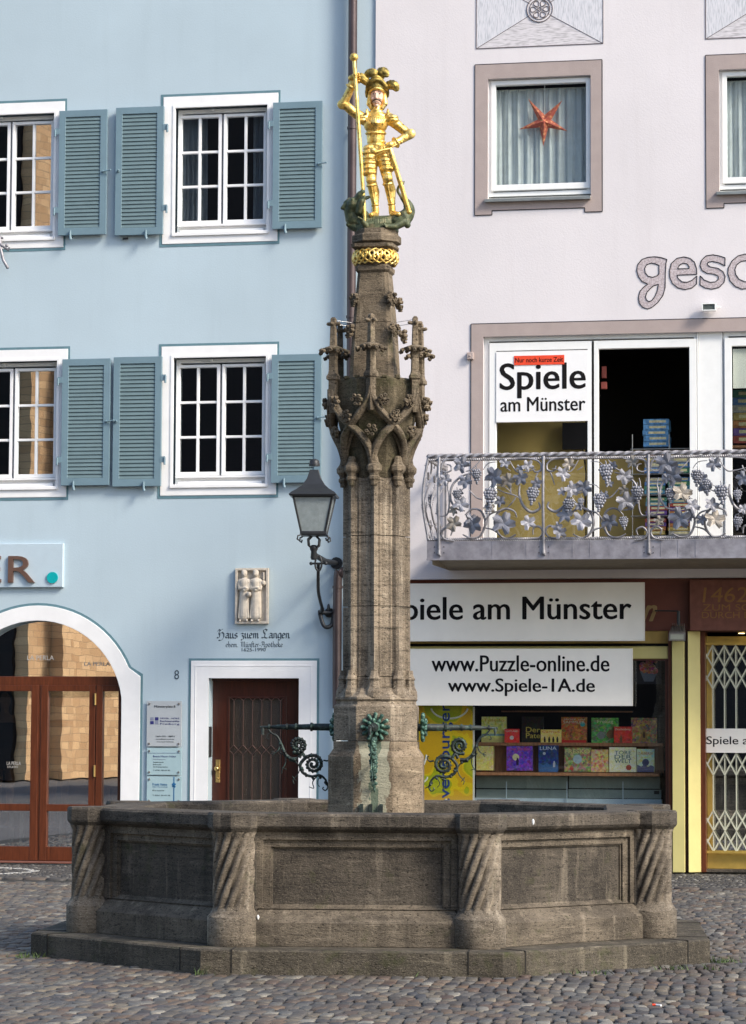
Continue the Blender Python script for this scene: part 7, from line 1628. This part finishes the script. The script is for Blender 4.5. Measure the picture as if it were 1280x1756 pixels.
mb = MB(); mb.tube([(a0[0], -0.15, a0[1]), (a1[0], -0.15, a1[1])], 0.020, 8); mb.tube([(a1[0], -0.15, a1[1]), (a2[0], -0.15, a2[1]), (a2[0], 0.05, a2[1])], 0.009, 6); mb.build('arm', M['iron'], fl)
# ---- entrance with the folding grille
YE = 0.42
q = S(1207, 1091, 1430, 1105, YE-0.04); zh0, zh1 = q[2], q[3]; ze = un(1240, 1484, YE)[1]; zbt = un(1240, 1458, YE)[1]
mb = MB(); x0 = S(1200, 1200, 1207, 1300, 0.12); mb.box(x0[0]+0.004, x0[1]+0.02, 0.12, 0.5, 0.0, zh1+0.05); mb.build('timber_stile', M['shelf'] if False else M['mahog'], pb)
M['goldpaint'] = plain('golden_aluminium', (0.62,0.42,0.10), 0.35, 0.5)
mb = MB(); mb.frame(x0[1]+0.02, XR-0.9, 0.03, zh1, 0.06, YE-0.05, YE+0.03, wb=zbt-0.03, wt=zh1-zh0); ed = mb.build('shop_entrance', M['goldpaint'], pb, bevel=0.004)
mb = MB(); mb.box(x0[1]+0.05, XR-0.95, YE-0.01, YE-0.002, zbt, zh0); mb.build('glass', M['shopglass'], ed)
mb = MB(); mb.box(XW1, XR-0.5, 0.2, 0.45, 0.0, 0.03); mb.build('threshold', M['basin'], pb)
gt = empty('folding_grille', (un(1240, 1400, YE-0.12)[0], YE-0.12, zbt-0.02)); tag(gt, 'cream scissor grille closed across the shop entrance', 'folding grille')
M['creamp'] = plain('cream_paint', (0.60,0.60,0.46), 0.4, var=0.05)
YQ = YE-0.12; dxq = un(1243, 1280, YQ)[0]-un(1223.3, 1280, YQ)[0]; xg = [un(1223.3, 1280, YQ)[0]+dxq*k for k in range(-1, 12)]
zt2 = un(1240, 1106, YQ)[1]; zb2 = un(1240, 1459, YQ)[1]
for x_ in xg: 
    mb = MB(); mb.box(x_-0.007, x_+0.007, YQ+0.006, YQ+0.02, zb2, zt2); mb.build('upright', M['creamp'], gt)
RW = [(1107, 1143), (1145, 1181), (1292, 1329), (1390, 1424), (1426, 1460)]
for ra, rb in RW:
    mb = MB(); za, zc = un(1240, ra, YQ)[1], un(1240, rb, YQ)[1]
    for x_ in xg[:-1]:
        for p, q_ in (((x_, za), (x_+dxq, zc)), ((x_, zc), (x_+dxq, za))):
            d = Vector((q_[0]-p[0], 0, q_[1]-p[1])); nrm = Vector((-d.z, 0, d.x)).normalized()*0.009; yy = YQ-0.004 if p[1] == za else YQ+0.001
            mb.add([(p[0]+nrm.x, yy, p[1]+nrm.z), (p[0]-nrm.x, yy, p[1]-nrm.z), (q_[0]-nrm.x, yy, q_[1]-nrm.z), (q_[0]+nrm.x, yy, q_[1]+nrm.z), (p[0]+nrm.x, yy+0.004, p[1]+nrm.z), (p[0]-nrm.x, yy+0.004, p[1]-nrm.z), (q_[0]-nrm.x, yy+0.004, q_[1]-nrm.z), (q_[0]+nrm.x, yy+0.004, q_[1]+nrm.z)], [(0,1,2,3),(4,7,6,5),(0,4,5,1),(1,5,6,2),(2,6,7,3),(3,7,4,0)])
    mb.build('scissor_row', M['creamp'], gt)
mb = MB(); mb.box(xg[0]-0.02, xg[-1], YQ-0.01, YQ+0.03, zt2-0.0, zt2+0.03); mb.box(xg[0]-0.02, xg[-1], YQ-0.01, YQ+0.03, zb2-0.03, zb2); mb.build('rail', M['goldpaint'], gt)
q = S(1206, 1249.5, 1330, 1291, YQ-0.03); eg = empty('entrance_sign', ((q[0]+q[1])/2, YQ-0.03, q[2])); tag(eg, 'white sign strip hung across the middle of the folding grille', 'sign')
mb = MB(); mb.box(q[0], q[1], YQ-0.03, YQ-0.015, q[2], q[3]); mb.build('board', M['signw'], eg); text('lettering', 'Spiele am Münster', *S(1212, 1264, 1372, 1282, YQ-0.03) if False else (lambda r_: (r_[0], r_[1], r_[2], r_[3]))(S(1212, 1263, 1390, 1281, YQ-0.03)), YQ-0.0305, M['black'], eg, 0.012, 0.001)
for ob in [o for o in bpy.data.objects if o.parent == eg and o.name.startswith('board')]:
    pass
q = un(1272, 1084, 0.15); mb = MB(); mb.tube([(q[0], 0.15, q[1]-0.012), (q[0], 0.15, q[1]+0.01)], 0.055, 16); dl = mb.build('downlight', M['brass']); tag(dl, 'lit brass downlight under the inscribed block over the entrance', 'downlight')
m, n, l, b = newmat('lit_bulb'); b.inputs['Emission Color'].default_value = (1,0.75,0.35,1); b.inputs['Emission Strength'].default_value = 3.0; mb = MB(); mb.tube([(q[0], 0.15, q[1]-0.018), (q[0], 0.15, q[1]-0.012)], 0.036, 14); mb.build('bulb', m, dl)

# ------------------------------------------------ small things on the ground
def onground(px, py): # photo pixel -> ground point
    d = FW*FPX + RT*(px-640) + UP*(878-py); t = -CAM[2]/d[2]; p_ = CAM+d*t; return float(p_[0]), float(p_[1])
gx, gy = onground(1125, 1725.5); sr_ = empty('litter_scrap', (gx, gy, 0)); tag(sr_, 'tiny orange and white scrap lying on the cobbles', 'litter')
mb = MB(); mb.tube([(gx-0.02, gy, 0.008), (gx, gy, 0.008)], 0.007, 8); mb.build('orange_end', M['red'], sr_); mb = MB(); mb.tube([(gx, gy, 0.008), (gx+0.035, gy-0.03, 0.008)], 0.006, 8); mb.build('white_end', M['pvc'], sr_)
M['weed'] = plain('weed_green', (0.05,0.085,0.02), 0.7)
mb = MB(); rr_ = random.Random(4)
for (px, py, n_, sp) in ((1236,1648,60,0.16),(1215,1660,20,0.10),(48,1640,40,0.12),(215,1648,14,0.1),(150,1640,12,0.1),(345,1669,14,0.08),(560,1668,18,0.3),(1010,1668,24,0.25),(1160,1661,24,0.15),(700,1670,16,0.3)):
    gx, gy = onground(px, py)
    for i in range(n_):
        x_, y_ = gx+rr_.gauss(0, sp*0.5), gy+rr_.gauss(0, 0.04); h = rr_.uniform(0.012, 0.045); a = rr_.uniform(0, 6.28); w_ = 0.006
        mb.add([(x_-w_*math.cos(a), y_-w_*math.sin(a), -0.01), (x_+w_*math.cos(a), y_+w_*math.sin(a), -0.01), (x_+rr_.gauss(0,0.02), y_+rr_.gauss(0,0.02), h)], [(0,1,2)])
tag(mb.build('joint_weeds', M['weed'], base=False), 'sparse green weeds in the joints at the foot of the fountain step', 'weeds', kind='stuff')
def splat(z0, ang, off_, r_, ln_):
    a = R(ang); nrm = Vector((math.cos(a), math.sin(a), 0)); t = Vector((-math.sin(a), math.cos(a), 0)); p_ = nrm*r_+t*off_
    mb = MB(); mb.ball((p_.x, p_.y, z0), (0.009, 0.009, ln_), 8, 6); mb.build('bird_dropping', M['pvc'], fr, local=True)
splat(HR-0.05, -45-22.5+8.5, 0, 2.39, 0.022); splat(ZB-0.02, -90, -0.68, AP+0.083, 0.018)

# ================================================================== ACROSS THE SQUARE, BEHIND THE CAMERA (seen in the glass)
mn = masonry('red_sandstone', (0.98, 0.64, 0.34), (0.48, 0.25, 0.11), (0.20, 0.14, 0.09), 1.7)
dk = masonry('shade_painted_stone', (0.016, 0.010, 0.009), (0.022, 0.014, 0.011), (0.01, 0.007, 0.007), 1.6)  # near-black stone: shade put into the colour so its reflection reads dark
ch = empty('minster_tower', (-21.9, -60, 0), R(106)); tag(ch, 'tall red sandstone church buttress tower mirrored in the shop glass', 'church')
def local_box(name, x0, x1, y0, y1, z0, z1, mt, root): mb = MB(); mb.box(x0, x1, y0, y1, z0, z1); return mb.build(name, mt, root, local=True)
local_box('tower_wall', -4.6, 3.6, 0, 0.5, 0, 23.5, mn, ch); local_box('tower_core', -4.8, 3.75, 0.51, 6, 0, 22.5, dk, ch)  # core is coloured near-black to stand for the tower's shaded side
for k in range(2): local_box('buttress', -4.4+k*6.0, -3.7+k*6.0, -0.5, 0, 0, 15-k, mn, ch)
mb = MB(); mb.loft([[(-4.6,0,23.5),(3.6,0,23.5),(3.6,6,23.5),(-4.6,6,23.5)], [(-1.5,2,28),(0.5,2,28),(0.5,4,28),(-1.5,4,28)]], True); mb.build('tower_roof', M['roof'], ch, local=True)
mb = MB(); cx_ = -0.6; mb.poly([(cx_-1.0, 9), (cx_+1.0, 9), (cx_+1.0, 13), (cx_+0.8, 14.2), (cx_, 15.2), (cx_-0.8, 14.2), (cx_-1.0, 13)], -0.05, 0.2); mb.build('pointed_window', M['dark'], ch, local=True)
ct = empty('dark_chapel_standin', (-4, -48, 0), R(180)); tag(ct, 'near-black chapel stand-in added opposite to darken the window reflections', 'church')  # unseen thin block, added on the mirrored sight lines to keep panes dark
local_box('standin_wall', -14, 12.3, 0, 3, 0, 24, dk, ct)
mb = MB(); mb.loft([[(-14.4,-0.3,24),(12.4,-0.3,24),(12.4,3.3,24),(-14.4,3.3,24)], [(-14,1.4,28),(12,1.4,28),(12,1.6,28),(-14,1.6,28)]], True); mb.build('standin_roof', M['dark'], ct, local=True)
cr = empty('dark_range_standin', (-26, -68, 0), R(180)); tag(cr, 'long near-black range added across the square to darken the shop reflections', 'building')  # unseen range, added to fill the leftmost reflections with dark
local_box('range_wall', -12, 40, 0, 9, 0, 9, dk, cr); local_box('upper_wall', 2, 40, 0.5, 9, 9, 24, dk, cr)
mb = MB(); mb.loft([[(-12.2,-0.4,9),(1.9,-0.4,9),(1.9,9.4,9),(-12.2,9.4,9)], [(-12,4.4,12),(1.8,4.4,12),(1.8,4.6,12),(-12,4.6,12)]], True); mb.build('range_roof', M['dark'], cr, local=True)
